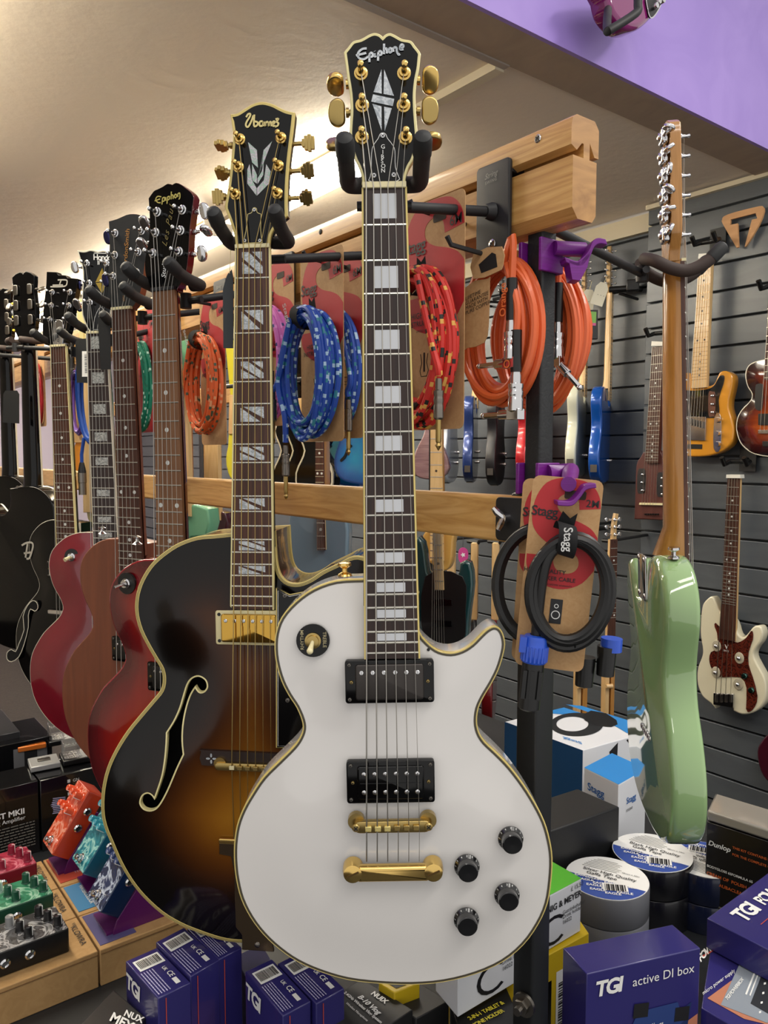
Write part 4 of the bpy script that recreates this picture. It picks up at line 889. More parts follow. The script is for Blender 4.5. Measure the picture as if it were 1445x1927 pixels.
# ---- 7, 8 the two furthest guitars, turned away
def away(px, py, b, label, tulip, dx=0, phi=160, hpts=None):
    fr = Frame(px, py, b, phi, 0)
    g, bo, ol = lp_guitar(fr, label, [GLOSS, GLOSS], bind=mat('white_binding', 'd8d2bf'), arch=.006, th=.05, dx=dx)
    fb = std_neck(g, .043, .055, .46, .65, 22, EBON, GLOSS, mat('white_binding', 'd8d2bf'))
    h = headstock(g, smooth([(-.022, 0), (-.036, .03), (-.040, .08), (-.034, .13), (-.038, .165), (-.01, .178), (0, .172), (.01, .178), (.038, .165), (.034, .13), (.040, .08), (.036, .03), (.022, 0)], 2, sharp=(0, 12)), GLOSS, GLOSS)
    for s in (-1, 1):
        for k in range(3):
            y = .05 + .04 * k; post(h, s * .024, y, CHROME)
            m = M(); m.slab(rrect(.016, .028, .005, s * .024, y), -.024, -.0185, .002); put('tuner_housing', m, NICKEL, h)
            button(h, s * .038, y, s * .058, mat('cream_button', 'e8d04a', .4) if tulip else NICKEL, 'tulip' if tulip else 'kidney', rot=.5 * k)
    m = M(); m.lathe((0, -.40, -.05), (0, 0, -1), [(0, 0), (.008, 0), (.003, .004), (.003, .008), (.0075, .011), (0, .014)], 16); put('strap_button', m, CHROME, g)
    m = M(); m.ball((0, -.03, -.0245), .004, sc=(1, 1, .4)); put('neck_rivet', m, NICKEL, g)
    return fr, g
fr7, _g = away(57, 640, 2.12, 'black guitar turned back to front, second from the far end of the row', False)
hanger(fr7, (RX, 2.05, 1.768), 'brown padded hanger at the black neck that is turned back to front', FOAMB, yoke_y=-.02)
fr8, _g = away(14, 655, 2.42, 'black guitar with yellow tuning buttons, last of the row and half out of view', True)
hanger(fr8, (RX, 2.30, 1.768), 'brown padded hanger holding the guitar with yellow tuning buttons', FOAMB, yoke_y=-.02)
# swing tags on the necks
def swing_tag(fr, px, label, col, z=.012, barcode=None, thread=None):
    t = thing('price_tag', label, 'tag', fr.m); pts = fr.L(px, z); m = M(); m.prism(pts, z, z + .0008); c = put('card', m, col, t)
    if barcode:
        a = fr.L(barcode, z); m = M(); m.prism(a, z + .0008, z + .0012); lb = put('label', m, WHITEINK, c)
        x0, y0 = a[0]; x1_, y1_ = a[2]; m = M(); k = 0
        while k < 15:
            yy = y0 + (y1_ - y0) * (.12 + .05 * k); w = .004 * (y1_ - y0) * (4 + (k * 7) % 5); m.add([(x0 + (x1_ - x0) * .3, yy, z + .0013), (x0 + (x1_ - x0) * .8, yy, z + .0013), (x0 + (x1_ - x0) * .8, yy + w, z + .0013), (x0 + (x1_ - x0) * .3, yy + w, z + .0013)], [[0, 1, 2, 3]]); k += 1
        put('barcode', m, BLKINK, lb)
    if thread: a = fr.L(thread, z); m = M(); m.tube([(x, y, z) for x, y in a], .0007, 5); put('thread', m, mat('yellow_thread', 'd9b24a', .6), t)
    return t
swing_tag(HF, [(184, 600), (187, 596), (205, 588), (208, 592), (209, 695), (190, 696)], 'long black card tag over the block inlay neck', mat('black_card', '111214', .7), .014)
swing_tag(DF, [(142, 645), (146, 638), (165, 637), (171, 643), (172, 721), (145, 720)], 'black swing tag with white barcode label on a yellow thread', mat('black_card', '111214', .7), .01, [(155, 661), (171, 661), (171, 709), (155, 709)], [(158, 640), (158, 622), (152, 606)])
swing_tag(fr7, [(6, 742), (10, 735), (32, 735), (36, 742), (36, 797), (5, 795)], 'black swing tag with white barcode label beside the neck turned back to front', mat('black_card', '111214', .7), -.10, [(12, 747), (29, 748), (28, 784), (11, 782)])

# ================================================================== CABLES ON CARDS
SPOLY = [(1.0, .14), (.97, .09), (.9, .045), (.78, .012), (.6, .0), (.4, .0), (.2, .03), (.08, .1), (.04, .18), (.06, .25), (.15, .3), (.3, .34), (.44, .355), (.62, .372), (.74, .4), (.77, .44), (.72, .475), (.6, .49), (.47, .475), (.41, .44), (.4, .405), (.02, .405), (.03, .46), (.1, .505), (.25, .548), (.45, .572), (.65, .567), (.85, .53), (1.0, .46), (1.0, .29), (.9, .25), (.75, .222), (.55, .198), (.42, .168), (.38, .135), (.4, .1), (.5, .077), (.62, .08), (.68, .11), (.70, .155)]
def coil_pts(cx, cy, a, b, n, z0, z1, jit, seed, tilt=0, steps=44):
    rnd = random.Random(seed); P = []; js = [(rnd.uniform(-1, 1), rnd.uniform(-1, 1), rnd.uniform(-1, 1), rnd.uniform(-1, 1)) for _ in range(n + 2)]
    for i in range(n * steps + 1):
        k, t = divmod(i / steps, 1); k = int(k); q = [js[k][c] * (1 - t) + js[k + 1][c] * t for c in range(4)]
        w = 2 * PI * t + PI / 2; pinch = .45 + .55 * abs(math.sin((w - PI / 2) / 2)) ** .8        # loops gather under the strap at the top
        aa = a + jit * q[0] * pinch; bb = b + jit * q[1] * pinch * 1.1
        x, y = aa * math.cos(w), bb * math.sin(w); x += q[2] * jit * .5 * pinch
        zz = z0 + (z1 - z0) * (.5 + .5 * q[3] * (.35 + .65 * pinch))
        P.append((cx + x * math.cos(tilt) - y * math.sin(tilt), cy + x * math.sin(tilt) + y * math.cos(tilt), zz))
    return P
def jack(parent, top, L=.075, r=.0055, mt=NICKEL, right=False, d=(0, -1, 0), boot=None):
    """plug hanging down from the end of a cable"""
    o = Vector(top); d = Vector(d).normalized(); m = M()
    m.lathe(o, d, [(0, 0), (r * .62, 0), (r * .7, .004), (r * .7, .012), (r, .013), (r, .017), (r * .93, .018), (r * .93, .020), (r, .021), (r, .025), (r * .93, .026), (r * .93, .028), (r, .029), (r, .042), (r * .7, .044), (0, .044)], 16)
    p = put('plug', m, mt, parent)
    if right:
        e = o + d * .046; s = Vector(right); m = M(); m.box(e, (.016, .012, .012)); m.tube([e, e + s * .022], .0055, 12); m.tube([e + s * .02, e + s * .044], .0031, 10); m.ball(e + s * .046, .0034); put('tip', m, CHROME, p, bevel=.0005)
    else:
        m = M(); m.lathe(o + d * .043, d, [(.0031, 0), (.0031, .024), (.0022, .026), (.0032, .029), (.0006, .034), (0, .034)], 12); put('tip', m, GOLDW, p)
    if boot: m = M(); m.tube([o - d * .028, o], r * .85, 10); put('sleeve', m, boot, parent)
    return p
def card_cable(name, label, y, x, ztop, cm, w=.106, h=.255, n=9, seed=1, a=.047, b=.079, cyc=.62, cxu=.5, text=('HIGH QUALITY', 'INSTRUMENT CABLE'), length='6M', rcab=.0042, strap=True, plugs=((.5, .0),), jit=.010, phi=-52.3, fr=None, thick=.020, group=None, cardm=None, logo=True, coil=True, icon='guitar', lab=None):
    fr = fr or Frame(0, 0, 0, phi, o=(x, y, ztop))
    t = thing(name, label, 'cable', fr.m, group)
    U = lambda u, v: (-w / 2 + u * w, -v * h)
    hole = [U(*p) for p in ((.44, .085), (.47, .07), (.53, .07), (.56, .085), (.6, .10), (.6, .115), (.4, .115), (.4, .10))]
    out = rrect(w, h, .008, 0, -h / 2); m = M(); m.prism(out, -.0009, 0); c = put('card', m, cardm or KRAFT, t)
    if logo:
        sp = smooth([U(min(u, .995), v + .004) for u, v in SPOLY], 3, sharp=(0, 20, 21, 28, 29, 39)); m = M(); m.prism(sp, -.0002, .0003); put('red_letter', m, RED, c)
        m = M(); m.prism(rrect(.022, .009, .002, *U(.62, .085)), .0, .0006); put('hang_slot', m, mat('slot_shadow', '3a3026', .8), c)
        r_, u_ = (1, 0, 0), (0, 1, 0); z = .0004
        it = [('Stagg', (*U(.02, .205), z), r_, u_, w * .20, dict(bold=.012, space=.92)), (length, (*U(.78, .14), z), r_, u_, w * .15, dict(bold=.008)), (text[0], (*U(.46 if cxu < .55 else .3, .50), z), r_, u_, w * .088, dict(bold=.01, align='CENTER')), (text[1], (*U(.46, .535), z), r_, u_, w * .082, dict(bold=.01, align='CENTER')), ('LIMITED LIFETIME WARRANTY', (*U(.48, .562), z), r_, u_, w * .034, dict(align='CENTER'))]
        write(c, it, BLKINK)
        if icon == 'guitar':
            L = [[U(u, v) for u, v in q] for q in ([(.32, .66), (.34, .70), (.31, .735), (.33, .76), (.42, .76), (.45, .735), (.42, .70), (.44, .66)], [(.38, .655), (.38, .74)], [(.55, .665), (.7, .665), (.7, .75), (.55, .75), (.55, .665)], [(.57, .69), (.68, .69)], [(.57, .705), (.68, .705)], [(.57, .735), (.68, .735)])]
            m = M()
            for k, l in enumerate(L): m.ribbon(l, .0024 if k == 1 else .0007, .0003)
            put('icon', m, BLKINK, c)
        else:
            m = M(); m.prism(rrect(.0125, .026, .0005, *U(.52, .695)), 0, .0006); ic = put('icon', m, BLKINK, c)
            m = M(); m.ribbon(circle(.0042, *U(.52, .713), 16), .0009, .0006, .0002, True); m.ribbon(circle(.0020, *U(.52, .667), 14), .0007, .0006, .0002, True); put('icon_rings', m, WHITEINK, ic)
    cx, cy = U(cxu, cyc)
    P = coil_pts(cx, cy, a, b, n, rcab + .001, rcab + thick, jit, seed)
    m = M(); m.tube(P, rcab, 8, uvlen=True); co = put('coil', m, cm, t)
    if strap:
        m = M(); ang = math.radians(105); px_, py_ = cx + a * .98 * math.cos(ang), cy + b * .99 * math.sin(ang)
        ring = [(px_ + .017 * math.sin(s) * .12, py_ + .016 * math.cos(s) * 1.05, rcab + thick / 2 + (.0145 + thick * .12) * math.sin(s)) for s in [2 * PI * k / 20 for k in range(20)]]
        n_ = len(ring); v = []
        for x_, y_, z_ in ring: v += [(x_ - .0095, y_ + .002, z_), (x_ + .0095, y_ - .002, z_)]
        m.add(v, [[2 * i, 2 * ((i + 1) % n_), 2 * ((i + 1) % n_) + 1, 2 * i + 1] for i in range(n_)])
        m.add([(px_ - .009, py_ + .014, .006), (px_ + .009, py_ + .012, .006), (px_ + .011, py_ + .028, .010), (px_ + .004, py_ + .022, .010), (px_ - .004, py_ + .029, .010)], [[0, 1, 2, 3, 4]])
        sb = put('cable_tie', m, mat('black_velcro', '141416', .9), co)
        write(sb, [('Stagg', (px_ - .004, py_ + .015, rcab + thick + .0125), (.12, -1, -.25), (1, .12, 0), .0125, dict(bold=.012))], WHITEINK, lift=.0022)
    for k, (pu, pv) in enumerate(plugs):
        ox, oy = U(pu, pv); s0 = P[-1] if k == 0 else P[0]
        mid = [(cx + a * (1 if ox > cx else -1) * 1.02, cy - b * .1, thick + .006), (ox, (cy + oy) / 2 - .01, thick + .007), (ox, oy + .004, thick + .006)]
        m = M(); m.tube(smooth([(cx + a * .4 * (1 if ox > cx else -1), cy + b * .93, thick + .004)] + mid, 5, False), rcab, 8, uvlen=True); put('cable_end', m, cm, t)
        jack(t, (ox, oy, thick + .006), boot=None)
    return t, fr
BRED = braid('red_braid', 'c4281f', '17140f', 'd8a04a'); BBLU = braid('blue_braid', '1a47a8', 'a9c9e4', '2b7f94'); BORG = braid('orange_braid', 'e0622a', '4a5a44', 'e8a070', 1)
BPNK = braid('pink_braid', 'c965b0', '3a3a78', 'd98ac8'); BGRN = mat('green_cable', '0a7a5c', .35); BPUR = mat('purple_cable', '5c3a90', .4)
ORC = mat('orange_cable', 'd8602e', .38, coat=.15); BKC = mat('black_cable', '101011', .42); REDC = mat('red_cable', 'a8202c', .35)
def cy_of(px, x=.60): return at_x(px, 600, x)
card_cable('instrument_cable', 'red and black braided cable coiled on a brown card, right of the white guitar neck', at_x(816, 400, .60).y, .598, at_x(812, 378, .60).z, BRED, seed=3, w=.108, h=.262, b=.078, a=.046, plugs=((1.03, .80), (.16, .97)), n=15, thick=.034, jit=.014, cyc=.635)
peg(at_x(810, 407, .60).y, at_x(810, 400, .6).z - .004, lab='thin black peg through the card of the red braided cable')
card_cable('instrument_cable', 'blue braided guitar cable on a brown card, left of the white guitar neck', at_x(606, 480, .60).y, .598, at_x(606, 474, .60).z, BBLU, seed=5, w=.108, h=.262, a=.050, b=.080, jit=.013, plugs=((-.12, .72), (.2, 1.02)), n=14, thick=.034, cyc=.635)
peg(at_x(606, 490, .60).y, at_x(606, 496, .6).z, lab='thin black peg through the card of the nearer blue cable')
card_cable('instrument_cable', 'second blue braided cable hanging directly behind the first, its card showing at the edge', at_x(636, 480, .635).y, .640, at_x(636, 478, .635).z, BBLU, seed=6, w=.108, h=.262, a=.052, b=.082, plugs=((.95, .80),), n=9, strap=False, thick=.016, cyc=.635)
card_cable('instrument_cable', 'pink and navy braided cable peeping out beside the archtop neck', at_x(510, 520, .60).y, .61, at_x(510, 492, .60).z, BPNK, seed=8, w=.100, h=.25, n=8, plugs=(), a=.049, b=.082)
card_cable('instrument_cable', 'orange braided cable on a brown card between the cherry sunburst and archtop necks', at_x(398, 560, .60).y, .60, at_x(398, 554, .60).z, BORG, seed=9, w=.100, h=.262, n=13, jit=.013, plugs=((-.1, 1.0),), a=.052, b=.082, thick=.028, cyc=.60)
peg(at_x(396, 572, .60).y, at_x(396, 576, .6).z, lab='thin black peg through the card of the orange braided cable')
card_cable('instrument_cable', 'thin green cable hanging between the brown and cherry guitar necks', at_x(273, 600, .60).y, .60, at_x(273, 585, .60).z, braid('green_braid', '0b7d60', 'bfe6d2', '0a6a50', 1), seed=10, w=.09, h=.25, n=7, plugs=((.5, 1.0),), a=.040, b=.085, cardm=RED)
card_cable('instrument_cable', 'purple cable on a brown card, seen past the black semi-hollow guitar neck', at_x(152, 650, .62).y, .62, at_x(152, 640, .62).z, BPUR, seed=11, w=.10, h=.26, n=5, plugs=(), a=.050, b=.075)
card_cable('instrument_cable', 'plain red cable hanging behind the black neck at the far end of the row', at_x(74, 650, .62).y, .62, at_x(74, 640, .62).z, REDC, seed=12, w=.10, h=.26, n=9, plugs=((.4, .8),), a=.048, b=.085, logo=False, strap=False)
# blue microphone cable with its connector
fr = Frame(172, 740, 1.75, -40)
t = thing('microphone_cable', 'plain blue cable with silver microphone connector beside the block inlay neck', 'cable', fr.m)
m = M(); m.tube(coil_pts(0, 0, .05, .11, 5, -.01, .015, .008, 4), .0042, 8); put('coil', m, mat('blue_cable', '1c4aa0', .4), t)
m = M(); e = fr.l(162, 880); m.tube([(-.02, -.10, .01), (e[0], e[1] + .03, .01), (e[0], e[1], .01)], .004, 8); put('cable_end', m, mat('blue_cable', '1c4aa0', .4), t)
m = M(); m.lathe((e[0], e[1] + .012, .01), (0, -1, 0), [(0, 0), (.005, 0), (.009, .02), (.009, .026), (0, .026)], 14); put('boot', m, BLK, t); m = M(); m.lathe((e[0], e[1] - .012, .01), (0, -1, 0), [(0, 0), (.0095, 0), (.0095, .022), (.0085, .023), (.0085, .05), (0, .05)], 16); put('plug', m, NICKEL, t)
# the orange cables at the end of the rail
def orange_coil(px, py, x, a, b, n, seed, label, plugpx, phi=-48, jit=.013, thick=.045):
    fr = Frame(0, 0, 0, phi, o=at_x(px, py, x)); t = thing('instrument_cable', label, 'cable', fr.m)
    m = M(); m.tube(coil_pts(0, 0, a, b, n, -thick / 2, thick / 2, jit, seed), .0042, 8); put('coil', m, ORC, t)
    for (qx, qy, rr) in plugpx:
        e = fr.l(qx, qy, thick / 2); top = (e[0], e[1] + .075, thick / 2)
        m = M(); m.tube(smooth([(e[0] * .6, b * .9, thick / 2), (e[0], b * .3 if e[1] + .075 < b * .2 else e[1] + .12, thick / 2), top], 4, False), .0042, 8); put('cable_end', m, ORC, t)
        m = M(); m.tube([top, (e[0], e[1] + .03, thick / 2)], .0062, 12); sl = put('sleeve', m, BLK, t)
        write(sl, [('Orange', (e[0] - .0035, e[1] + .034, thick / 2 + .006), (0, 1, 0), (-1, 0, 0), .012, dict(bold=.015))], mat('orange_ink', 'e07038', .5))
        jack(t, (e[0], e[1] + .03, thick / 2), r=.0085, mt=CHROME, right=rr)
    return t, fr
t, fr = orange_coil(944, 624, .655, .046, .076, 15, 21, 'thick orange cable bundle hanging left of the black post, angled plug at its side', [(962, 655, (-1, 0, 0)), (970, 752, (-1, 0, 0))])
def kraft_tag(parent, fr, pts, z, rounded=2, ink=None):
    m = M(); m.prism(smooth(fr.L(pts, z), rounded), z, z + .0012); c = put('card', m, KRAFT, parent); return c
c = kraft_tag(t, fr, [(872, 545), (918, 525), (922, 530), (920, 610), (912, 645), (880, 655), (874, 648)], .03)
write(c, [(s_, (*fr.l(876, 566 + 9 * k, .032), .0316), (1, .22, 0), (0, 1, 0), .006) for k, s_ in enumerate(('LIFETIME', 'GUARANTEE', 'MADE WITH', 'PURE COPPER'))], BLKINK)
c = kraft_tag(t, fr, [(892, 478), (945, 464), (947, 500), (936, 512), (892, 525)], .034)
m = M(); q = fr.L([(900, 498), (925, 475), (932, 478), (935, 502), (905, 514)], .036); m.prism(q, .0352, .0356); put('label', m, BLKINK, c)
t, fr = orange_coil(1018, 636, .745, .054, .082, 14, 22, 'orange cable bundle directly behind the black post, showing on both sides of it', [(1048, 655, (.7, -.7, 0))], jit=.014)
c = kraft_tag(t, fr, [(962, 480), (985, 474), (985, 520), (965, 528)], .02)
m = M(); m.prism(fr.L([(1058, 520), (1072, 510), (1100, 572), (1086, 580)], -.01), -.012, -.008); put('black_tab', m, SATIN, t)
# pegs for them
peg(at_x(905, 470, .62).y, at_x(905, 480, .62).z, lab='thin peg above the orange cable bundles')
# ---- purple printed holders on the post
PUR = grain('purple_print', '6a1a78', '76208a', (1, 1, 90), 4, .35, bump=.1)
def holder(zc, label, y_off=-.02):
    t = thing('printed_holder', label, 'holder', Matrix.Translation((PX, PY, zc)), 'purple printed holders clipped to the post')
    m = M(); m.prism([(-.02, -.017), (.017, -.017), (.017, .017), (-.02, .017), (-.02, .012), (.0125, .012), (.0125, -.0125), (-.02, -.0125)], -.018, .018); put('clip', m, PUR, t, bevel=.001)
    return t
zc = at_b(1016, 487, .885).z
t = holder(zc, 'purple printed holder on the post under the oak rail, its curved cradle empty')
m = M(); hw = Vector((.9, -.43, 0)).normalized(); hf = Vector((-.1, -1, 0)).normalized()
m.tube([Vector((.0, -.018, .008)), Vector((.0, -.018, .008)) + hw * .036], .008, 16); put('arm', m, PUR, t)
base = Vector((.0, -.02, 0)); X_ = RT * .93 + FH * .1; X_.normalize()
def ext(pts, t0, wid):
    """sweep a profile given in (X_, up) across a width"""
    m = M(); n = len(pts); dn = X_.cross(UP); v = [base + X_ * x + UP * y + dn * s for s in (0, wid) for x, y in pts]
    m.add(v, [[i, (i + 1) % n, n + (i + 1) % n, n + i] for i in range(n)] + [list(range(n))[::-1], list(range(n, 2 * n))]); return m
cur = smooth([(.004, -.006), (.020, -.010), (.030, .000), (.035, .011), (.041, .015), (.050, .014)], 4, False)
lo = [(x + .002, y - .006) for x, y in cur][::-1]
put('cradle', ext(cur + lo, 0, .018), PUR, t, bevel=.0008)
m = ext([(.004, -.008), (.009, -.010), (.013, -.030), (.022, -.031), (.030, -.016), (.034, .003), (.028, -.003), (.018, -.012)], 0, .018); put('brace', m, PUR, t, bevel=.0008)
zc2 = at_b(1016, 905, .86).z
t = holder(zc2 + .002, 'purple printed holder lower on the post, carrying the speaker cable card')
SPF = Frame(1068, 900, .80, -4, 0)
base = Vector((.0, -.02, .0)); q = SPF.o - Vector((PX, PY, zc2))
m = M(); m.tube([Vector((-.004, -.018, .006)), Vector((.02, -.03, .008)), (SPF.m @ Vector((.0, -.008, .006))) - Vector((PX, PY, zc2))], [.010, .010, .008], 12); put('arm', m, PUR, t)
m = M(); c0 = (SPF.m @ Vector((.004, -.012, .0))) - Vector((PX, PY, zc2))
pp = smooth([(-.018, -.012), (-.004, -.012), (.004, -.004), (.010, .004), (.020, .006)], 4, False); pl = [(x + .001, y - .005) for x, y in pp][::-1]
n = len(pp) * 2; v = [c0 + SPF.r * x + UP * y + SPF.n * s for s in (-.002, .024) for x, y in pp + pl]; m.add(v, [[i, (i + 1) % n, n + (i + 1) % n, n + i] for i in range(n)] + [list(range(n))[::-1], list(range(n, 2 * n))]); put('cradle', m, PUR, t, bevel=.0008)
# ---- speaker cables
t, fr = card_cable('speaker_cable', 'black speaker cable on a red and brown card hooked over the purple holder', 0, 0, 0, BKC, fr=Frame(1070, 899, .80, -8, -5), w=.072, h=.203, n=5, a=.042, b=.056, cyc=.575, cxu=.66, rcab=.0056, thick=.018, plugs=(), text=('HIGH QUALITY', 'SPEAKER CABLE'), length='2M', icon='speaker', jit=.008, seed=31)
a = fr.l(1008, 1205, .014)
m = M(); m.tube(smooth([(*fr.l(1060, 1018, .016), .018), (*fr.l(1030, 1050, .016), .020), (*fr.l(1017, 1110, .016), .018), (*a, .014), (a[0], a[1] - .01, .014)], 5, False), .0056, 12); put('cable_end', m, BKC, t)
def speakon(t, o, s=1.0):
    m = M(); o = Vector(o); m.lathe(o + Vector((0, .006, 0)) * s, (0, -1, 0), [(.0065 * s, 0), (.0115 * s, .001), (.0125 * s, .004), (.0125 * s, .010), (.0132 * s, .011), (.0132 * s, .028), (.0125 * s, .029), (0, .029)], 28)
    for k in range(20): w = 2 * PI * k / 20; m.box(o + Vector((.0133 * s * math.cos(w), -.013, .0133 * s * math.sin(w))), (.0018 * s, .016 * s, .0018 * s))
    m.box(o + Vector((-.013 * s, -.004, .004)), (.007 * s, .016 * s, .012 * s)); p = put('plug_collar', m, mat('bright_blue_plastic', '2351c4', .35, coat=.3), t)
    m = M(); m.lathe(o + Vector((0, -.022, 0)) * s, (0, -1, 0), [(0, 0), (.0115 * s, 0), (.0115 * s, .05 * s), (.009 * s, .052 * s), (0, .052 * s)], 20)
    for k in (-.008, 0, .008): m.box(o + Vector((k * s, -.045, .0112)), (.004 * s, .03 * s, .0012))
    put('plug_body', m, BLK, t)
speakon(t, (a[0], a[1], .014))
m = M(); q = fr.l(1078, 1212, .018); m.tube([(q[0] - .001, q[1] + .006, .0), (q[0] + .002, q[1] - .002, .024), (q[0] + .004, q[1] + .004, .002)], .0012, 6); put('wire_tie', m, BLK, t)
t2, fr2 = card_cable('speaker_cable', 'second black speaker cable on a card tucked directly behind the first one', 0, 0, 0, BKC, fr=Frame(1048, 903, .835, -12, -3), w=.072, h=.203, n=4, a=.042, b=.060, cyc=.56, cxu=.30, rcab=.0056, thick=.012, plugs=(), text=('', ''), length='2M', icon='speaker', jit=.005, seed=33, strap=False)
for i_, p_ in enumerate(((1100, 1270), (1140, 1250))):
    q = fr2.l(*p_, .0); m = M(); m.cyl((q[0], q[1] + .02, 0), (q[0], q[1] - .012, 0), .0105, .0095, 16); put('plug_body', m, BLK, t2)
q = fr2.l(1150, 1222, 0); m = M(); m.cyl((q[0], q[1] + .012, -.002), (q[0], q[1] - .002, -.002), .0115, .0115, 20); put('plug_collar', m, MATS['bright_blue_plastic'], t2)

# ================================================================== GREEN GUITAR, SEEN EDGE-ON
TELE = [(-.028, -.004), (-.05, .006), (-.085, .004), (-.115, -.012), (-.133, -.042), (-.134, -.075), (-.122, -.11), (-.114, -.145), (-.121, -.185), (-.143, -.225), (-.158, -.27), (-.157, -.315), (-.137, -.355), (-.095, -.382), (-.045, -.393), (0, -.395),
        (.045, -.393), (.095, -.382), (.137, -.355), (.157, -.315), (.158, -.27), (.147, -.225), (.125, -.185), (.117, -.155), (.122, -.125), (.134, -.09), (.139, -.055), (.130, -.028), (.110, -.02), (.090, -.032), (.070, -.058), (.050, -.072), (.028, -.070)]
def tilt(fr, deg, yaw=0):
    q = math.radians(deg); u = fr.u * math.cos(q) + fr.n * math.sin(q); n = fr.n * math.cos(q) - fr.u * math.sin(q); fr.u, fr.n = u, n
    fr.m = Matrix(((fr.r.x, u.x, n.x, fr.o.x), (fr.r.y, u.y, n.y, fr.o.y), (fr.r.z, u.z, n.z, fr.o.z), (0, 0, 0, 1))); return fr
TF = tilt(Frame(1281, 497, 1.10, 82.5, 0), -2.2)
GRN = mat('surf_green_lacquer', '8fae78', .07, coat=1.0)
g = thing('electric_guitar', 'pale green electric guitar seen edge-on, hanging to the right of the black post', 'guitar', TF.m)
NB = -.408
ol = smooth([(x, y + NB) for x, y in TELE], 3, sharp=(0, 32))
bo, zf = body(g, ol, .045, [GRN, GRN], -.012, arch=0, r=.007, back_r=.009, step=.02)
fb = fretboard(g, .042, .056, -NB + .06, 21, .648, ROSE, None); dots(fb, .042, .056, -NB, .648, BONE)
neck(g, .042, .056, -NB + .0, AMBERN, depth=.021, heel=.5)
m = M(); m.box((0, .0015, -.001), (.042, .004, .006)); put('nut', m, BONE, g)
hp = smooth([(-.021, 0), (-.024, .012), (-.034, .03), (-.038, .05), (-.036, .165), (-.030, .182), (-.012, .190), (.006, .182), (.012, .165), (.006, .148), (.010, .12), (.019, .08), (.022, .04), (.021, 0)], 3, sharp=(0, 13))
h = headstock(g, hp, AMBERN, AMBERN, z=-.007, th=.014)
P = []
for k in range(6):
    y = .035 + k * .0262; P.append((-.018, y)); post(h, -.018, y, CHROME, z=-.0065, up=.015, s=.9)
    m = M(); m.slab(rrect(.022, .021, .004, -.022, y), -.031, -.021, .003); m.cyl((-.026, y, -.026), (-.044, y, -.026), .0048, .0035, 12); m.ball((-.022, y, -.032), .0055, sc=(1, 1, .5)); put('tuner_housing', m, CHROME, h)
    button(h, -.036, y, -.053, CHROME, 'round', z=-.026, rot=.5 + .9 * k, s=.95)
strings(g, 6, ((-.0175, 0), (.0175, 0)), ((-.026, -.648), (.026, -.648)), ((-.026, -.66), (.026, -.66)), P, (.0028, .008, -.01))
m = M(); m.slab(rrect(.052, .066, .004, .002, NB - .032), -.0592, -.0565, .0008); npl = put('neck_plate', m, CHROME, g)
for sx in (-1, 1):
    for sy in (-1, 1): screw_on(npl, (.002 + sx * .019, NB - .032 + sy * .026, -.0592), (0, 0, -1), .0045)
m = M()
for k in range(6): m.lathe((-.026 + .0105 * k, NB - .262, -.0570), (0, 0, -1), [(0, 0), (.0042, 0), (.0042, .001), (.003, .0018), (0, .002)], 14)
for k in range(6):
    m_ = M(); m_.lathe((-.026 + .0105 * k, NB - .262, -.0565), (0, 0, -1), [(0, 0), (.0045, 0), (.0045, .0014), (.0028, .0024), (.0022, .0006), (0, .0006)], 14); put('string_ferrule', m_, CHROME, g)
for (x, y) in ((-.085, NB + .006), (0, NB - .395)):
    d = (-.1, 1, 0) if y > NB else (0, -1, 0); m = M(); m.lathe((x, y, -.034), d, [(0, 0), (.0075, 0), (.0068, .002), (.003, .004), (.003, .009), (.0078, .012), (.007, .015), (0, .0155)], 20); put('strap_button', m, CHROME, g)
m = M(); m.lathe((-.134, NB - .34, -.034), (-1, -.5, 0), [(0, 0), (.011, 0), (.011, .001), (.006, .001), (.005, -.004), (0, -.004)], 20); put('output_jack', m, CHROME, g)
hanger(TF, (.70, PY + .01, 1.762), 'brown padded hanger on the far side of the rail, carrying the pale green guitar', FOAMB, plate=False, spread=.034, yoke_y=-.004, dip=True)
m = M(); e = TF.m @ Vector((0, -.01, -.075)); e2 = e * .62 + Vector((.70, PY + .01, 1.762)) * .38
kn = put('clamp_knob', (m.box((0, 0, .018), (.030, .008, .010)) and m), SATIN, None, bevel=.002) if False else None

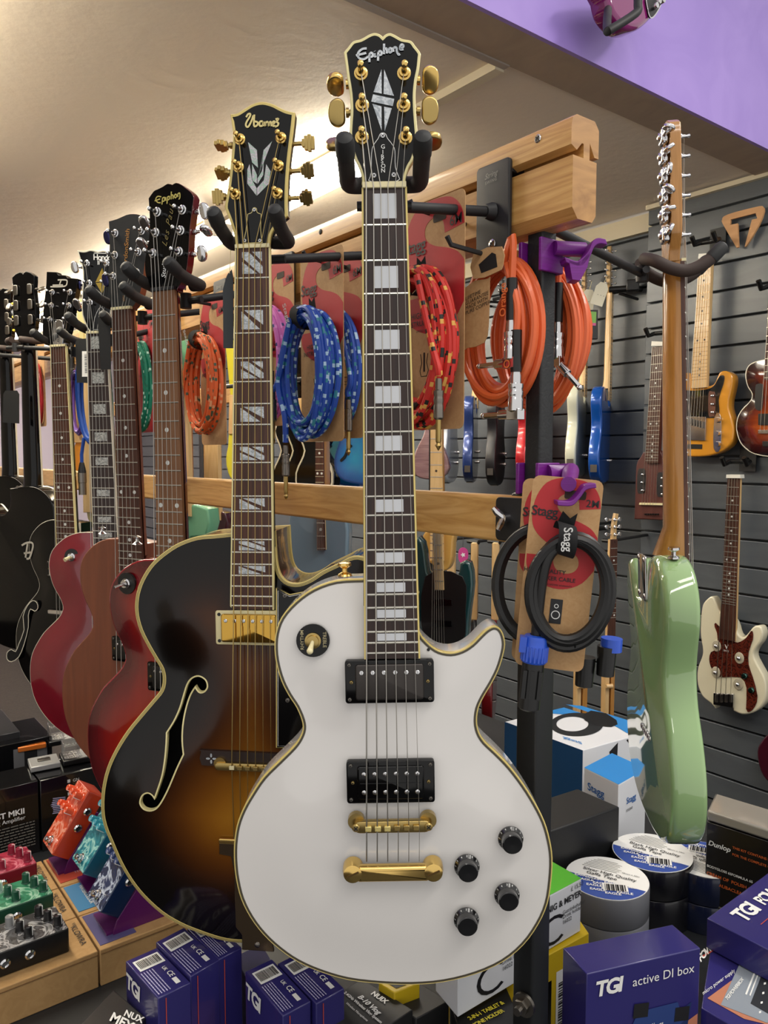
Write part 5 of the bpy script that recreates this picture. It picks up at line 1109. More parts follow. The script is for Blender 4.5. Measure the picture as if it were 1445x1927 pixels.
# ================================================================== THE SLATTED WALL'S INSTRUMENTS
zw = lambda pts: [(1060 + x / 3.753, 460 + y / 3.753) for x, y in pts]
zv = lambda pts: [(1140 + x / 2.534, 880 + y / 2.534) for x, y in pts]
def wall_frame(px, py, x=2.63, phi=-52.3): return Frame(0, 0, 0, phi, o=at_x(px, py, x))
def px_neck(g, fr, top, wt, bot, wb, bm, frets=22, sc=.62, x=0, ns=6, strp=None, nm=None, fm=FRET, th=.02):
    """neck between two picture points given its widths there"""
    a, b = Vector(fr.l(*top)), Vector(fr.l(*bot)); wa = (fr.l(top[0] + wt / 2, top[1])[0] - fr.l(top[0] - wt / 2, top[1])[0]); wb_ = (fr.l(bot[0] + wb / 2, bot[1])[0] - fr.l(bot[0] - wb / 2, bot[1])[0])
    q = [(a.x - wa / 2, a.y), (b.x - wb_ / 2, b.y), (b.x + wb_ / 2, b.y), (a.x + wa / 2, a.y)]
    m = M(); m.prism(q, -.006, 0); fb = put('fretboard', m, bm, g)
    m = M(); m.slab([(x_ * .98 + a.x * .02, y_) for x_, y_ in q], -.006 - th, -.006, .001, r2=.009); put('neck', m, nm or bm, g)
    L_ = (a - b).length
    for k in range(1, frets + 1):
        t_ = sc * (1 - 2 ** (-k / 12)) / L_
        if t_ > 1: break
        c = a.lerp(b, t_); w = wa + (wb_ - wa) * t_; m = M(); m.box((c.x, c.y, 0), (w, .0022, .0018)); put('fret', m, fm, fb)
        if k in (3, 5, 7, 9, 12, 15, 17, 19, 21):
            c2 = a.lerp(b, (t_ + sc * (1 - 2 ** (-(k - 1) / 12)) / L_) / 2)
            for s in ((-.25, .25) if k == 12 else (0,)): m = M(); m.prism(circle(.0036, c2.x + s * w, c2.y, 10), -.001, .0006); put('inlay', m, mat('dot_dark', '3a2c20', .5) if bm is MAPLE else mat('dot_pearl', 'd9dcd8'), fb)
    return fb, a, b, wa, wb_, q
def px_body(g, fr, pts, th, mats, z=-.012, r=.006, k=3, sharp=(), att=False, arch=0, bind=None, step=.02):
    ol = smooth(fr.L(pts, z), k, sharp=sharp); bo, _ = body(g, ol, th, mats, z, arch=arch, r=0 if bind else r, back_r=.006, step=step, att=att)
    if bind: m = M(); rim(m, ol, .006, .008, z + .0004, .0006); put('binding', m, bind, bo)
    return bo, ol
def px_plate(par, fr, pts, z0, z1, mt, name, k=3, sharp=()):
    m = M(); m.prism(smooth(fr.L(pts, z1), k, sharp=sharp) if k > 1 else fr.L(pts, z1), z0, z1); return put(name, m, mt, par, bevel=.0004)
def px_str(g, fr, a0, a1, b0, b1, n, z=(.002, .008), r=.0008):
    A0, A1, B0, B1 = fr.l(*a0), fr.l(*a1), fr.l(*b0), fr.l(*b1); strings(g, n, (A0, A1), (B0, B1), None, None, (z[0], z[1], 0), (r, r * .6))
def clamp(g, fr, pts):
    px_plate(g, fr, pts, -.02, .008, mat('white_headpiece', 'dedbd0', .3), 'headpiece', 1)
def hook(fr, px, py, label, w=.05, back=.09):
    """a slatwall hook: plate in the groove, two prongs"""
    t = thing('wall_hook', label, 'guitar hanger', Matrix.Translation(fr.o), 'hooks on the slatted wall'); c = Vector(fr.l(px, py)); W_ = lambda x, y, z: (fr.m @ Vector((x, y, z))) - fr.o
    m = M(); a = W_(c.x, c.y + .04, -back + .012); m.cyl(a, W_(c.x, c.y + .03, -.03), .006, .006, 10); put('arm', m, SATIN, t)
    m = M(); q = [W_(c.x + i * .03, c.y + .04 + j * .045, -back + .016) for i, j in ((-1, -1), (1, -1), (1, 1), (-1, 1))]; m.hexa([p - fr.n * .006 for p in q] + q); put('plate', m, SATIN, t)
    for s in (-1, 1):
        m = M(); m.tube([W_(c.x, c.y + .03, -.03), W_(c.x + s * w * .7, c.y + .03, -.02), W_(c.x + s * w * .8, c.y + .02, .01), W_(c.x + s * w * .8, c.y + .045, .03)], .0085, 10); put('prong', m, BLK, t)
    return t
# yellow headless guitar
fr = wall_frame(1000, 500); fr = wall_frame(1326, 487)
YEL = mat('butterscotch', 'c8882a', .15, coat=.8)
g = thing('electric_guitar', 'butterscotch headless guitar with black pickguard and maple neck on the slatted wall', 'guitar', fr.m)
bo, ol = px_body(g, fr, zw([(905, 925), (960, 1000), (1010, 1003), (1060, 985), (1085, 935), (1105, 900), (1145, 893), (1185, 918), (1195, 965), (1182, 1040), (1168, 1100), (1168, 1160), (1190, 1240), (1203, 1310), (1190, 1390), (1150, 1440), (1090, 1475), (1000, 1497), (870, 1498), (790, 1480), (745, 1440), (718, 1380), (720, 1300), (755, 1220), (800, 1150), (812, 1080), (800, 1010), (805, 950), (840, 915), (880, 905)]), .045, [YEL, YEL])
px_plate(bo, fr, zw([(830, 990), (870, 1030), (1000, 1025), (1060, 1000), (1090, 950), (1110, 925), (1135, 930), (1130, 980), (1110, 1040), (1095, 1100), (1100, 1180), (1080, 1220), (1000, 1225), (880, 1215), (840, 1180), (845, 1080)]), -.012, -.0095, mat('black_guard', '14171a', .06, coat=.9), 'pickguard')
px_neck(g, fr, zw([(1000, 92)])[0], 24, zw([(955, 1012)])[0], 28, MAPLE, 22, .60, fm=mat('fret_bronze', 'a8865c', .35, .8))
clamp(g, fr, zw([(950, 100), (955, 66), (1050, 60), (1052, 96)]))
px_str(g, fr, zw([(965, 100)])[0], zw([(1040, 100)])[0], zw([(885, 1260)])[0], zw([(985, 1260)])[0], 6)
bp = px_plate(g, fr, zw([(868, 1215), (1005, 1218), (1000, 1385), (862, 1380)]), -.012, -.006, CHROME, 'bridge_plate', 1)
for k in range(6):
    x, y = zw([(885 + 19 * k, 1250 + 5 * k)])[0]; c = fr.l(x, y); m = M(); m.cyl((c[0], c[1] - .012, -.002), (c[0], c[1] + .012, -.002), .004, .004, 10); put('saddle', m, NICKEL, bp)
px_plate(bo, fr, zw([(878, 1410), (980, 1412), (978, 1445), (876, 1443)]), -.0118, -.0105, BLK, 'tuner_slot', 1)
px_plate(bo, fr, zw([(1025, 1050), (1050, 1040), (1072, 1055), (1070, 1200), (1048, 1215), (1025, 1205)]), -.0118, -.0085, mat('slot_brown', '5a2a10', .4), 'tuner_slot')
for y_ in (1068, 1128, 1185): c = fr.l(*zw([(1048, y_)])[0]); m = M(); m.ball((c[0], c[1], -.004), .0075, sc=(1, .7, .7)); put('tuning_button', m, CHROME, bo)
cp = px_plate(g, fr, zw([(1068, 1215), (1110, 1215), (1108, 1440), (1060, 1440)]), -.012, -.009, CHROME, 'control_plate')
for y_ in (1240, 1335, 1410): c = fr.l(*zw([(1085, y_)])[0]); knob(cp, c[0], c[1], -.009, CHROME, .0095, .014, False, kind='cyl')
hook(fr, *zw([(1010, 30)])[0], 'black hook holding the butterscotch headless guitar')
# brown headless travel guitar
fr = wall_frame(1236, 648)
TB = grain('travel_mahogany', '4a241f', '5c3029', (14, 1, 14), 3, .45)
g = thing('electric_guitar', 'small dark brown headless travel guitar with two oval slots on the slatted wall', 'guitar', fr.m)
bo, ol = px_body(g, fr, [(1210, 851), (1205, 860), (1197, 876), (1195, 925), (1193, 977), (1250, 979), (1253, 925), (1253, 872), (1245, 855), (1242, 848)], .04, [TB, TB], sharp=(0, 4, 5, 9), r=.004)
px_neck(g, fr, (1237, 652), 21, (1226, 871), 24, ROSE, 24, .60, nm=TB)
clamp(g, fr, [(1225, 651), (1226, 642), (1249, 643), (1248, 651)])
for q in ([(1200, 886), (1207, 882), (1214, 886), (1213, 924), (1206, 929), (1199, 924)], [(1237, 893), (1244, 889), (1251, 893), (1250, 930), (1243, 935), (1236, 930)]):
    p = px_plate(bo, fr, q, -.0118, -.0105, BLKINK, 'tuner_slot'); x0 = sum(a for a, b in q) / 6
    for k in range(3): c = fr.l(x0 + (.0 if k % 2 else 1), q[0][1] + 7 + 15 * k); m = M(); m.ball((c[0], c[1], -.006), .0075, sc=(1.1, .7, .7)); put('tuning_button', m, CHROME, p)
px_plate(bo, fr, [(1202, 950), (1203, 946), (1246, 947), (1246, 951)], -.012, -.004, BONE, 'bridge', 1)
for k in range(6): c = fr.l(1212 + 4.6 * k, 968); m = M(); m.cyl((c[0], c[1], -.012), (c[0], c[1], -.003), .0035, .003, 10); put('bridge_pin', m, BLK, bo)
px_str(g, fr, (1228, 652), (1246, 652), (1210, 950), (1236, 950), 6)
hook(fr, 1240, 640, 'black hook holding the small brown travel guitar')
# cream short bass
fr = wall_frame(1382, 895)
CRM = mat('cream_lacquer', 'e3dcc0', .12, coat=.8)
g = thing('bass_guitar', 'cream four-string bass with tortoiseshell guard low on the slatted wall', 'bass guitar', fr.m)
bo, ol = px_body(g, fr, zv([(525, 645), (512, 620), (495, 616), (465, 645), (455, 680), (450, 740), (450, 800), (460, 870), (455, 905), (438, 950), (433, 1000), (440, 1050), (462, 1095), (500, 1125), (520, 1150), (528, 1118), (600, 1120), (606, 1160), (650, 1178), (700, 1170), (742, 1140), (762, 1090), (758, 1010), (728, 950), (704, 900), (712, 865), (738, 830), (748, 790), (735, 757), (705, 757), (680, 785), (655, 808), (630, 795), (612, 740), (580, 700), (545, 690)]), .042, [CRM, CRM], sharp=(14, 15, 16, 17))
TOR = swirl('tortoiseshell', '4a1c14', '6a2a1c', '2c100c', 40, .2)
px_plate(bo, fr, zv([(522, 740), (518, 760), (530, 790), (530, 860), (500, 880), (492, 915), (500, 950), (520, 985), (560, 1000), (640, 1000), (670, 1050), (668, 1150), (685, 1165), (710, 1140), (722, 1090), (700, 1000), (680, 940), (680, 880), (700, 820), (700, 785), (690, 780), (670, 810), (640, 830), (610, 830), (560, 780)]), -.012, -.0095, TOR, 'pickguard', 2)
px_neck(g, fr, zv([(608, 48)])[0], 22.5, zv([(577, 822)])[0], 28.5, ROSE, 24, .60, nm=MAPLE)
clamp(g, fr, zv([(572, 50), (574, 33), (640, 33), (642, 51)])); px_str(g, fr, zv([(590, 52)])[0], zv([(628, 52)])[0], zv([(528, 1085)])[0], zv([(600, 1085)])[0], 4, r=.0015)
for p in ((522, 852), (518, 978), (630, 910), (625, 1035)):
    c = fr.l(*zv([p])[0]); m = M(); m.slab([(c[0] + .017 * math.cos(a), c[1] + .021 * math.sin(a)) for a in [PI / 10 * k for k in range(20)]], -.013, -.007, .002); q = put('tuner_pocket', m, mat('pearl_pocket', 'b9b09a', .25), bo)
    m = M(); m.ball((c[0], c[1], -.004), .008); put('tuning_button', m, CHROME, q)
for p in ((658, 995), (690, 1063)): c = fr.l(*zv([p])[0]); knob(bo, c[0], c[1], -.0095, mat('teal_chrome', '5d8a84', .2, 1), .010, .012, False, kind='dome')
bp = px_plate(g, fr, zv([(513, 1075), (608, 1080), (606, 1145), (512, 1130)]), -.012, -.004, CHROME, 'bridge_plate', 1)
for k in range(4): c = fr.l(*zv([(526 + 23 * k, 1100)])[0]); m = M(); m.cyl((c[0], c[1] - .014, -.001), (c[0], c[1] + .014, -.001), .005, .005, 10); put('saddle', m, NICKEL, bp)
write(bo, [('V', (*fr.l(1361, 1221), -.0094), (1, 0, 0), (0, 1, 0), .022, dict(bold=.02)), ('BASS', (*fr.l(1359, 1226), -.0094), (1, 0, 0), (0, 1, 0), .009)], WHITEINK, 'maker_emblem')
hook(fr, 1386, 885, 'black hook holding the cream bass')
# flamed sunburst guitar cut off by the frame
fr = wall_frame(1445, 700)
FB = attr_ramp('flame_burst', 'rim', [(0, '140608'), (.03, '3a0f10'), (.06, '7c2a10'), (.09, 'b0521a'), (.13, 'd07a26')], .1, .9, .035, (1, 5, 1))
g = thing('electric_guitar', 'flamed orange sunburst guitar with thick white binding on the slatted wall', 'guitar', fr.m)
lt = zw([(1425, 812), (1350, 830), (1305, 860), (1285, 920), (1300, 1000), (1332, 1055), (1320, 1105), (1262, 1165), (1228, 1230), (1222, 1310), (1250, 1400), (1310, 1460), (1380, 1488), (1450, 1498)])
ax_ = 1447.5
bo, ol = px_body(g, fr, lt + [(2 * ax_ - x, y) for x, y in lt[::-1]], .045, [FB, mat('burst_side', '2a0c0a', .15, coat=.8)], bind=mat('white_binding', 'd8d2bf'), att=True, arch=.008)
px_plate(bo, fr, zw([(1355, 1010), (1370, 985), (1400, 985), (1408, 1010), (1405, 1150), (1385, 1172), (1362, 1165), (1352, 1140)]), -.010, -.002, BLK, 'tuner_slot')
px_plate(g, fr, zw([(1375, 1195), (1520, 1195), (1520, 1275), (1375, 1275)]), -.010, .002, BLK, 'pickup', 1)
px_plate(g, fr, zw([(1375, 1310), (1520, 1310), (1520, 1335), (1375, 1335)]), -.010, .004, CHROME, 'bridge', 1)
px_plate(g, fr, zw([(1405, 1390), (1520, 1390), (1520, 1425), (1405, 1425)]), -.010, .002, BLK, 'tailpiece', 1)
px_neck(g, fr, (1457, 560), 24, (1453, 714), 30, ROSE, 18, .60, nm=TB); px_str(g, fr, (1448, 560), (1466, 560), (1432, 813), (1470, 813), 6)
hook(fr, 1457, 552, 'black hook above the flamed sunburst guitar')
# deep red instrument at the right edge
fr = wall_frame(1465, 1425)
g = thing('electric_guitar', 'edge of a deep maroon guitar body low on the slatted wall', 'guitar', fr.m)
px_body(g, fr, [(1424, 1415), (1432, 1395), (1450, 1378), (1480, 1372), (1510, 1385), (1525, 1420), (1515, 1460), (1480, 1480), (1448, 1474), (1430, 1450)], .045, [mat('maroon', '3d0f1e', .25, coat=.5)] * 2)
# wooden pick-shaped sign
fr = wall_frame(1400, 430, 2.70)
m = M(); o_ = smooth(fr.L([(1361, 415), (1364, 408), (1385, 400), (1430, 389), (1437, 390), (1440, 398), (1430, 425), (1406, 464), (1404, 462), (1417, 414), (1427, 412), (1424, 402), (1377, 414), (1376, 424), (1390, 421), (1392, 466), (1388, 467), (1362, 422)]), 2, sharp=(8, 9, 10, 11, 12, 13, 14, 15, 16))
m.prism(o_, 0, .009); tg = put('wooden_sign', m, grain('ply_sign', 'b9895a', 'c9996a', (1, 8, 1), 4, .6), bevel=.0006); tg.matrix_world = fr.m
tag(tg, 'pick-shaped wooden sign with a cut-out T high on the slatted wall', 'sign')
def arm_to(p, q, label):
    t = thing('guitar_hanger', label, 'guitar hanger', Matrix.Translation(q), 'plain hangers in the background'); m = M(); p = Vector(p) - Vector(q); m.tube([Vector((0, 0, 0)), p + Vector((0, 0, .0))], .006, 8); put('arm', m, SATIN, t)
    d = Vector((0, .03, 0)); m = M(); m.tube([p - d, p + d], .008, 8); put('yoke', m, BLK, t)
# ---- row of guitars hanging edge-on from the wall's recess
def edge_guitar(px, nuty, toty, b, phi, label, col, neckc, hd=True, sc=1.0, tagpx=None, roll=0, side=None, bass=False):
    s_ = b * (toty - nuty) / FOC / .86 if not sc else sc
    fr = tilt(Frame(px, nuty, b, phi, roll), 0); g = thing('electric_guitar', label, 'guitar', fr.m)
    L0 = abs(fr.l(px, toty)[1]); NBx = L0 - .395
    ol = smooth([(x, y - NBx) for x, y in TELE], 2, sharp=(0, 32)); bo, _ = body(g, ol, .045, [col, side or col], -.012, r=.008, back_r=.008, step=.03)
    fb = fretboard(g, .042, .056, NBx + .05, 21, .648 * NBx / .408, ROSE if neckc is not MAPLE else MAPLE, None); neck(g, .044, .057, NBx, neckc, depth=.022)
    if hd:
        h = headstock(g, hp0, neckc, neckc, z=-.007, th=.014)
        for k in range(6): y = .035 + k * .0262; post(h, -.018, y, CHROME); button(h, -.036, y, -.05, CHROME, 'round', z=-.02, rot=k)
    m = M(); m.box((-.03, -NBx - .395, -.034), (.04, .004, .03)); jp = put('jack_plate', m, NICKEL, g)
    m = M(); m.box((-.158, -NBx - .33, -.034), (.004, .03, .026)); jp = put('jack_plate', m, NICKEL, g)
    p = fr.m @ Vector((0, .01, -.03)); arm_to(p, (2.795, p.y, p.z + .02), 'plain wall hanger carrying the ' + label.split(' guitar')[0] + ' guitar')
    for q in ((.08, -NBx - .30), (.10, -NBx - .25)): knob(g, *q, -.012, CHROME, .009, .014, False, kind='cyl')
    return fr, g
hp0 = smooth([(-.021, 0), (-.024, .012), (-.034, .03), (-.038, .05), (-.036, .165), (-.030, .182), (-.012, .190), (.006, .182), (.012, .165), (.006, .148), (.010, .12), (.019, .08), (.022, .04), (.021, 0)], 2, sharp=(0, 13))
RM = mat('metallic_red', 'b5222a', .25, .3, coat=.6)
e_ = [(1106, 570, 897, 3.35, 66, 'off-white guitar hanging edge-on with a pale tag, right of the orange cables', mat('olympic_white', 'd6d6bf', .2, coat=.6), MAPLE),
      (1153, 552, 908, 3.25, 64, 'bright blue guitar hanging edge-on with a maple neck beside the off-white one', mat('lake_blue', '0c4fa8', .2, .2, coat=.8), MAPLE),
      (1012, 560, 905, 3.45, 68, 'metallic red guitar hanging edge-on, mostly hidden by the black post', RM, MAPLE),
      (950, 565, 912, 3.55, 73, 'matt black guitar hanging edge-on between the navy and the red ones', mat('matt_black', '1a181b', .4), BLK),
      (902, 570, 906, 3.65, 78, 'navy blue guitar hanging edge-on behind the red cable plug', mat('navy_metallic', '2a3f78', .25, .3, coat=.6), MAPLE),
      (858, 575, 908, 3.7, 73, 'silver grey guitar hanging edge-on just right of the maple neck', mat('silver_grey', 'dde3ea', .25, .2, coat=.6), MAPLE)]
for (px, ny, ty, b, phi, lab, c, nk) in e_: fr, g = edge_guitar(px, ny, ty, b, phi, lab, c, nk)
def bg_tag(px, py, b, w, h, rot, label, col, screen=False):
    fr = Frame(px, py, b, -8, rot); t = thing('price_tag', label, 'tag', fr.m)
    m = M(); m.prism([(-w / 2, -h), (w / 2, -h), (w / 2, -.02), (w * .25, 0), (-w * .25, 0), (-w / 2, -.02)], 0, .0015); c = put('card', m, col, t)
    m = M(); m.tube([(0, -.008, .001), (.005, .035, -.01)], .001, 5); put('thread', m, BONE, t)
    write(c, [('£', (-w * .2, -h * .55, .0017), (1, 0, 0), (0, 1, 0), .02), ('399', (-w * .3, -h * .8, .0017), (1, 0, 0), (0, 1, 0), .02)] if False else [('- - -', (-w * .2, -h * .6, .0017), (1, 0, 0), (0, 1, 0), .02)], mat('grey_ink', '77746c'))
    return t
TAGC = mat('cream_tag', 'd8d4c2', .6)
bg_tag(1109, 545, 3.2, .052, .088, -8, 'cream price tag on the off-white guitar, above the small screen', TAGC)
bg_tag(1136, 532, 3.15, .050, .092, -18, 'cream price tag hanging from the blue guitar headstock', TAGC)
fr = Frame(1108, 600, 3.1, -5); t = thing('tuner_display', 'small black packet with a green screen picture below the cream tags', 'tuner', fr.m)
m = M(); m.prism(fr.L([(1092, 583), (1125, 583), (1125, 638), (1093, 638)]), -.02, 0); c = put('packet', m, BLK, t, bevel=.002); m = M(); m.prism(fr.L([(1094, 585), (1122, 587), (1121, 608), (1095, 607)]), 0, .002); put('screen', m, mat('screen_green', '74a84a', .4), c)
m = M(); m.prism(fr.L([(1095, 607), (1121, 608), (1121, 613), (1095, 612)]), 0, .002); put('screen_buttons', m, mat('screen_pink', 'c2508a', .4), c); write(c, [('tuner', (*fr.l(1100, 627), .001), (1, 0, 0), (0, 1, 0), .02, dict(bold=.02))] if False else [('D', (*fr.l(1103, 630), .001), (1, 0, 0), (0, 1, 0), .025, dict(bold=.03))], WHITEINK)
fr = Frame(1190, 545, 3.2, -20); t = thing('wall_hook', 'black hook arm holding the blue guitar against the slatted wall', 'guitar hanger', fr.m, 'hooks on the slatted wall')
m = M(); m.tube([(*fr.l(1146, 545), 0), (*fr.l(1190, 542), 0), (*fr.l(1215, 541), -.05)], .012, 10); m.tube([(*fr.l(1165, 552), 0), (*fr.l(1210, 562), -.05)], .006, 8); put('arm', m, BLK, t)
m = M(); m.box((*fr.l(1191, 538), .01), (.05, .045, .03)); put('clamp', m, BLK, t, bevel=.004)

# ================================================================== THE SECOND RACK, SEEN THROUGH THE FIRST
m = M(); m.box((1.52, 3.4, 1.76), (.04, 3.4, .08)); tag(put('display_rail', m, OAK, bevel=.004), 'second oak rail standing behind the first, mostly hidden by the cable cards', 'rail')
for y_ in (1.75, 3.4, 5.0): m = M(); m.box((1.545, y_, .86), (.012, .04, 1.72)); tag(put('rack_post', m, STEEL, bevel=.002), 'thin steel post of the second rail, ' + {1.75: 'nearest', 3.4: 'middle', 5.0: 'furthest'}[y_] + ' of three', 'post')
def far_guitar(fr, label, bpx, mats, sharp=(), bind=None, neckpx=None, bm=ROSE, nm=MAPLE, att=False, extra=None, th=.05, group=None, cat='guitar', name='electric_guitar'):
    g = thing(name, label, cat, fr.m, group)
    bo, ol = px_body(g, fr, bpx, th, mats, bind=bind, sharp=sharp, att=att, step=.03, k=2)
    if not neckpx:
        tp = max(p[1] for p in ol); cx_ = sum(p[0] for p in ol) / len(ol); Ln = 1.80 - fr.o.z - tp
        if .15 < Ln < .75:
            m = M(); m.slab([(cx_ - .021, tp + Ln - .1), (cx_ + .021, tp + Ln - .1), (cx_ + .027, tp - .03), (cx_ - .027, tp - .03)], -.028, -.004, .002, r2=.009); put('neck', m, nm, g)
            m = M(); m.slab([(cx_ - .021, tp + Ln - .1), (cx_ + .021, tp + Ln - .1), (cx_ + .038, tp + Ln + .08), (cx_ - .038, tp + Ln + .08)], -.024, -.010, .002); put('headstock', m, mats[1], g)
            p = fr.m @ Vector((cx_, tp + Ln - .1, -.035))
            if 1.0 < p.x < 1.9: arm_to(p, (1.5 if p.x < 1.5 else 1.54, p.y, 1.77), 'plain hanger carrying the ' + label.split(' guitar')[0] + ' guitar')
    if neckpx: px_neck(g, fr, *neckpx, bm, 20, .6, nm=nm); t_, wt, b_, wb = neckpx; px_str(g, fr, (t_[0] - wt * .35, t_[1]), (t_[0] + wt * .35, t_[1]), (b_[0] - wb * .35, b_[1]), (b_[0] + wb * .35, b_[1]), 6)
    return g, bo
z6 = lambda pts: [(340 + x / 3.284, 540 + y / 3.284) for x, y in pts]
WB = mat('white_binding', 'd8d2bf')
for k, (dx, b, w) in enumerate(((0, 2.6, 'in front'), (-22, 2.75, 'in the middle'), (-44, 2.9, 'at the back'))):
    fr = Frame(590 + dx, 840, b, -30)
    c = [(560, 790), (578, 782), (596, 790), (606, 812), (602, 832), (596, 848), (606, 866), (616, 890), (612, 925), (590, 945), (560, 945), (548, 920), (546, 890), (556, 866), (562, 848), (556, 830), (550, 810)]
    far_guitar(fr, 'glossy black hollow guitar with cream rim seen below the blue cable, ' + w, [(x + dx + 10, y) for x, y in c], [GLOSS, GLOSS], bind=WB)
BB = attr_ramp('blue_burst', 'rim', [(0, '0a3f8a'), (.03, '0f68b0'), (.07, '1a8fc0'), (.11, '35a5c8')], .12, .8, .02)
TB2 = attr_ramp('teal_burst', 'rim', [(0, '0d3f78'), (.03, '1a6a98'), (.07, '2c8fa8'), (.11, '48a5b0')], .12, .8, .02)
for dx, b, m1, lab in ((0, 2.5, BB, 'bright blue burst hollow guitar with f-hole seen under the blue cable'), (-38, 2.75, TB2, 'teal blue hollow guitar with f-hole beside the maple neck, behind the bright blue one')):
    fr = Frame(665 + dx, 850, b, -25)
    bp_ = [(640, 790), (655, 782), (690, 780), (708, 800), (705, 835), (712, 860), (722, 885), (712, 915), (680, 912), (648, 905), (633, 890), (629, 868), (634, 845), (640, 825), (636, 805)]
    g, bo = far_guitar(fr, lab, [(x + dx, y) for x, y in bp_], [m1, mat('blue_side', '0c3f86', .15, coat=.8)], bind=mat('blue_rim', '1a3f7a', .2), att=True)
    fl = smooth(fr.L([(x + dx, y) for x, y in [(642, 869), (640, 866), (643, 862), (648, 856), (651, 848), (654, 840), (658, 836), (662, 838), (661, 842), (657, 842), (654, 852), (650, 862)]], -.010), 2); m = M(); m.prism(fl, -.0119, -.0085); put('f_hole', m, mat('dark_inside', '070504'), bo)
fr = Frame(598, 800, 2.35, -20)
g = thing('electric_guitar', 'amber-edged rosewood neck standing between the black and the blue hollow guitars', 'guitar', fr.m)
px_neck(g, fr, (600, 700), 13, (602, 1000), 17, ROSE, 22, .63, nm=AMBERN, th=.05); px_body(g, fr, [(575, 985), (600, 995), (625, 985), (645, 1010), (640, 1050), (660, 1090), (650, 1130), (600, 1140), (555, 1130), (545, 1090), (562, 1050), (558, 1010)], .045, [mat('slate_blue', '6a8090', .3, coat=.5)] * 2)
# maple-necked, mauve flamed and others right of the white neck
fr = Frame(822, 800, 2.3, -20)
g = thing('electric_guitar', 'maple bass neck standing behind the red cable with a natural body below the ash board', 'guitar', fr.m)
fb = px_neck(g, fr, (820, 770), 20, (822, 1055), 26, MAPLE, 22, .80, nm=AMBERN, th=.03)
px_body(g, fr, [(800, 1000), (796, 1030), (803, 1052), (812, 1062), (835, 1075), (848, 1060), (852, 1020), (850, 1000)], .05, [mat('natural_ash', 'c79a50', .25, coat=.6)] * 2)
fr = Frame(795, 830, 3.2, -15); MV = grain('mauve_flame', '7a5a5c', '9c7c7c', (1, 12, 1), 6, .2, coat=.6)
far_guitar(fr, 'mauve flamed guitar body between the white neck and the maple one', [(780, 772), (795, 775), (800, 800), (795, 822), (782, 848), (776, 875), (782, 895), (800, 902), (830, 900), (845, 880), (835, 845), (820, 820), (826, 790), (835, 772)], [MV, MV])
fr = Frame(820, 1130, 1.9, -15); TG = mat('dark_teal', '0f3a3c', .15, coat=.8)
g, bo = far_guitar(fr, 'dark teal guitar with black pickguard in the cutaway gap beside the white guitar neck', [(776, 1020), (796, 1022), (802, 1060), (812, 1090), (858, 1092), (866, 1060), (884, 1060), (890, 1100), (884, 1150), (880, 1200), (880, 1280), (760, 1280), (760, 1150)], [TG, TG], neckpx=((822, 1000), 16, (826, 1110), 18), bm=MAPLE)
px_plate(bo, fr, [(800, 1085), (870, 1085), (876, 1150), (868, 1210), (800, 1210)], -.012, -.009, BLK, 'pickguard'); px_plate(g, fr, [(812, 1128), (850, 1128), (850, 1140), (812, 1140)], -.01, -.004, GLOSS, 'pickup', 1); px_plate(g, fr, [(812, 1168), (850, 1168), (850, 1180), (812, 1180)], -.01, -.004, GLOSS, 'pickup', 1)
px_str(g, fr, (815, 1000), (830, 1000), (813, 1240), (838, 1240), 6)
for px, b, lab, c, y0, y1 in ((900, 3.0, 'narrow maple neck of an edge-on guitar below the ash board, left of three', MAPLE, 1020, 1162), (940, 2.9, 'narrow maple neck of the dark red edge-on guitar below the ash board', MAPLE, 1020, 1160), (857, 2.7, 'maple neck with pink label standing beside the dark teal guitar', MAPLE, 1015, 1160)):
    fr = Frame(px, y0, b, 78); g = thing('electric_guitar', lab, 'guitar', fr.m); Lk = -fr.l(px, y1)[1]
    m = M(); m.slab(rrect(.05, Lk, .004, 0, -Lk / 2), -.028, 0, .004, r2=.01); put('neck', m, c, g)
    p = fr.m @ Vector((0, .0, -.02)); arm_to(p, (2.795, p.y, p.z + .01), 'plain wall hanger carrying the ' + ' '.join(lab.replace(',', '').split()[:11]).replace('narrow ', ''))
    col = {900: BLK, 940: mat('cherry_edge', '6a1418', .2, coat=.7), 857: mat('dark_edge', '1c1c1e', .3)}[px]
    ol = smooth([(x * .85, y - Lk) for x, y in TELE], 2); body(g, ol, .04, [col, col], -.012, r=.008, back_r=.008, step=.04)
fr = Frame(871, 1045, 2.5, 0); t = thing('price_tag', 'pink round tag with white star on a thread below the ash board', 'tag', fr.m)
m = M(); m.prism(smooth(fr.L([(864, 1034), (871, 1030), (879, 1034), (881, 1045), (878, 1056), (871, 1060), (864, 1056), (862, 1045)]), 2), 0, .003); c = put('card', m, mat('hot_pink', 'c8408a', .5), t); m = M(); m.prism([(*fr.l(871 + 5 * math.cos(a) * (1 if k % 2 else .5), 1044 + 5 * math.sin(a) * (1 if k % 2 else .5)),) for k, a in enumerate([PI / 5 * j for j in range(10)])], .003, .0045); put('star', m, WHITEINK, c)
m = M(); m.tube([(*fr.l(871, 1031), .001), (*fr.l(872, 1005), -.01)], .001, 5); put('thread', m, BLKINK, t)
fr = Frame(1156, 990, 2.9, 20); g = thing('electric_guitar', 'maple headstock rising behind the speaker cable, with silver tuners', 'guitar', fr.m)
h = headstock(g, fr.L([(1152, 1015), (1154, 985), (1158, 966), (1164, 967), (1160, 990), (1160, 1016)], -.004), MAPLE, MAPLE)
for k in range(3): c = fr.l(1158, 978 + 14 * k); post(h, *c, CHROME); button(h, c[0] - .012, c[1], c[0] - .03, CHROME, 'round'); button(h, c[0] + .012, c[1], c[0] + .03, CHROME, 'round')
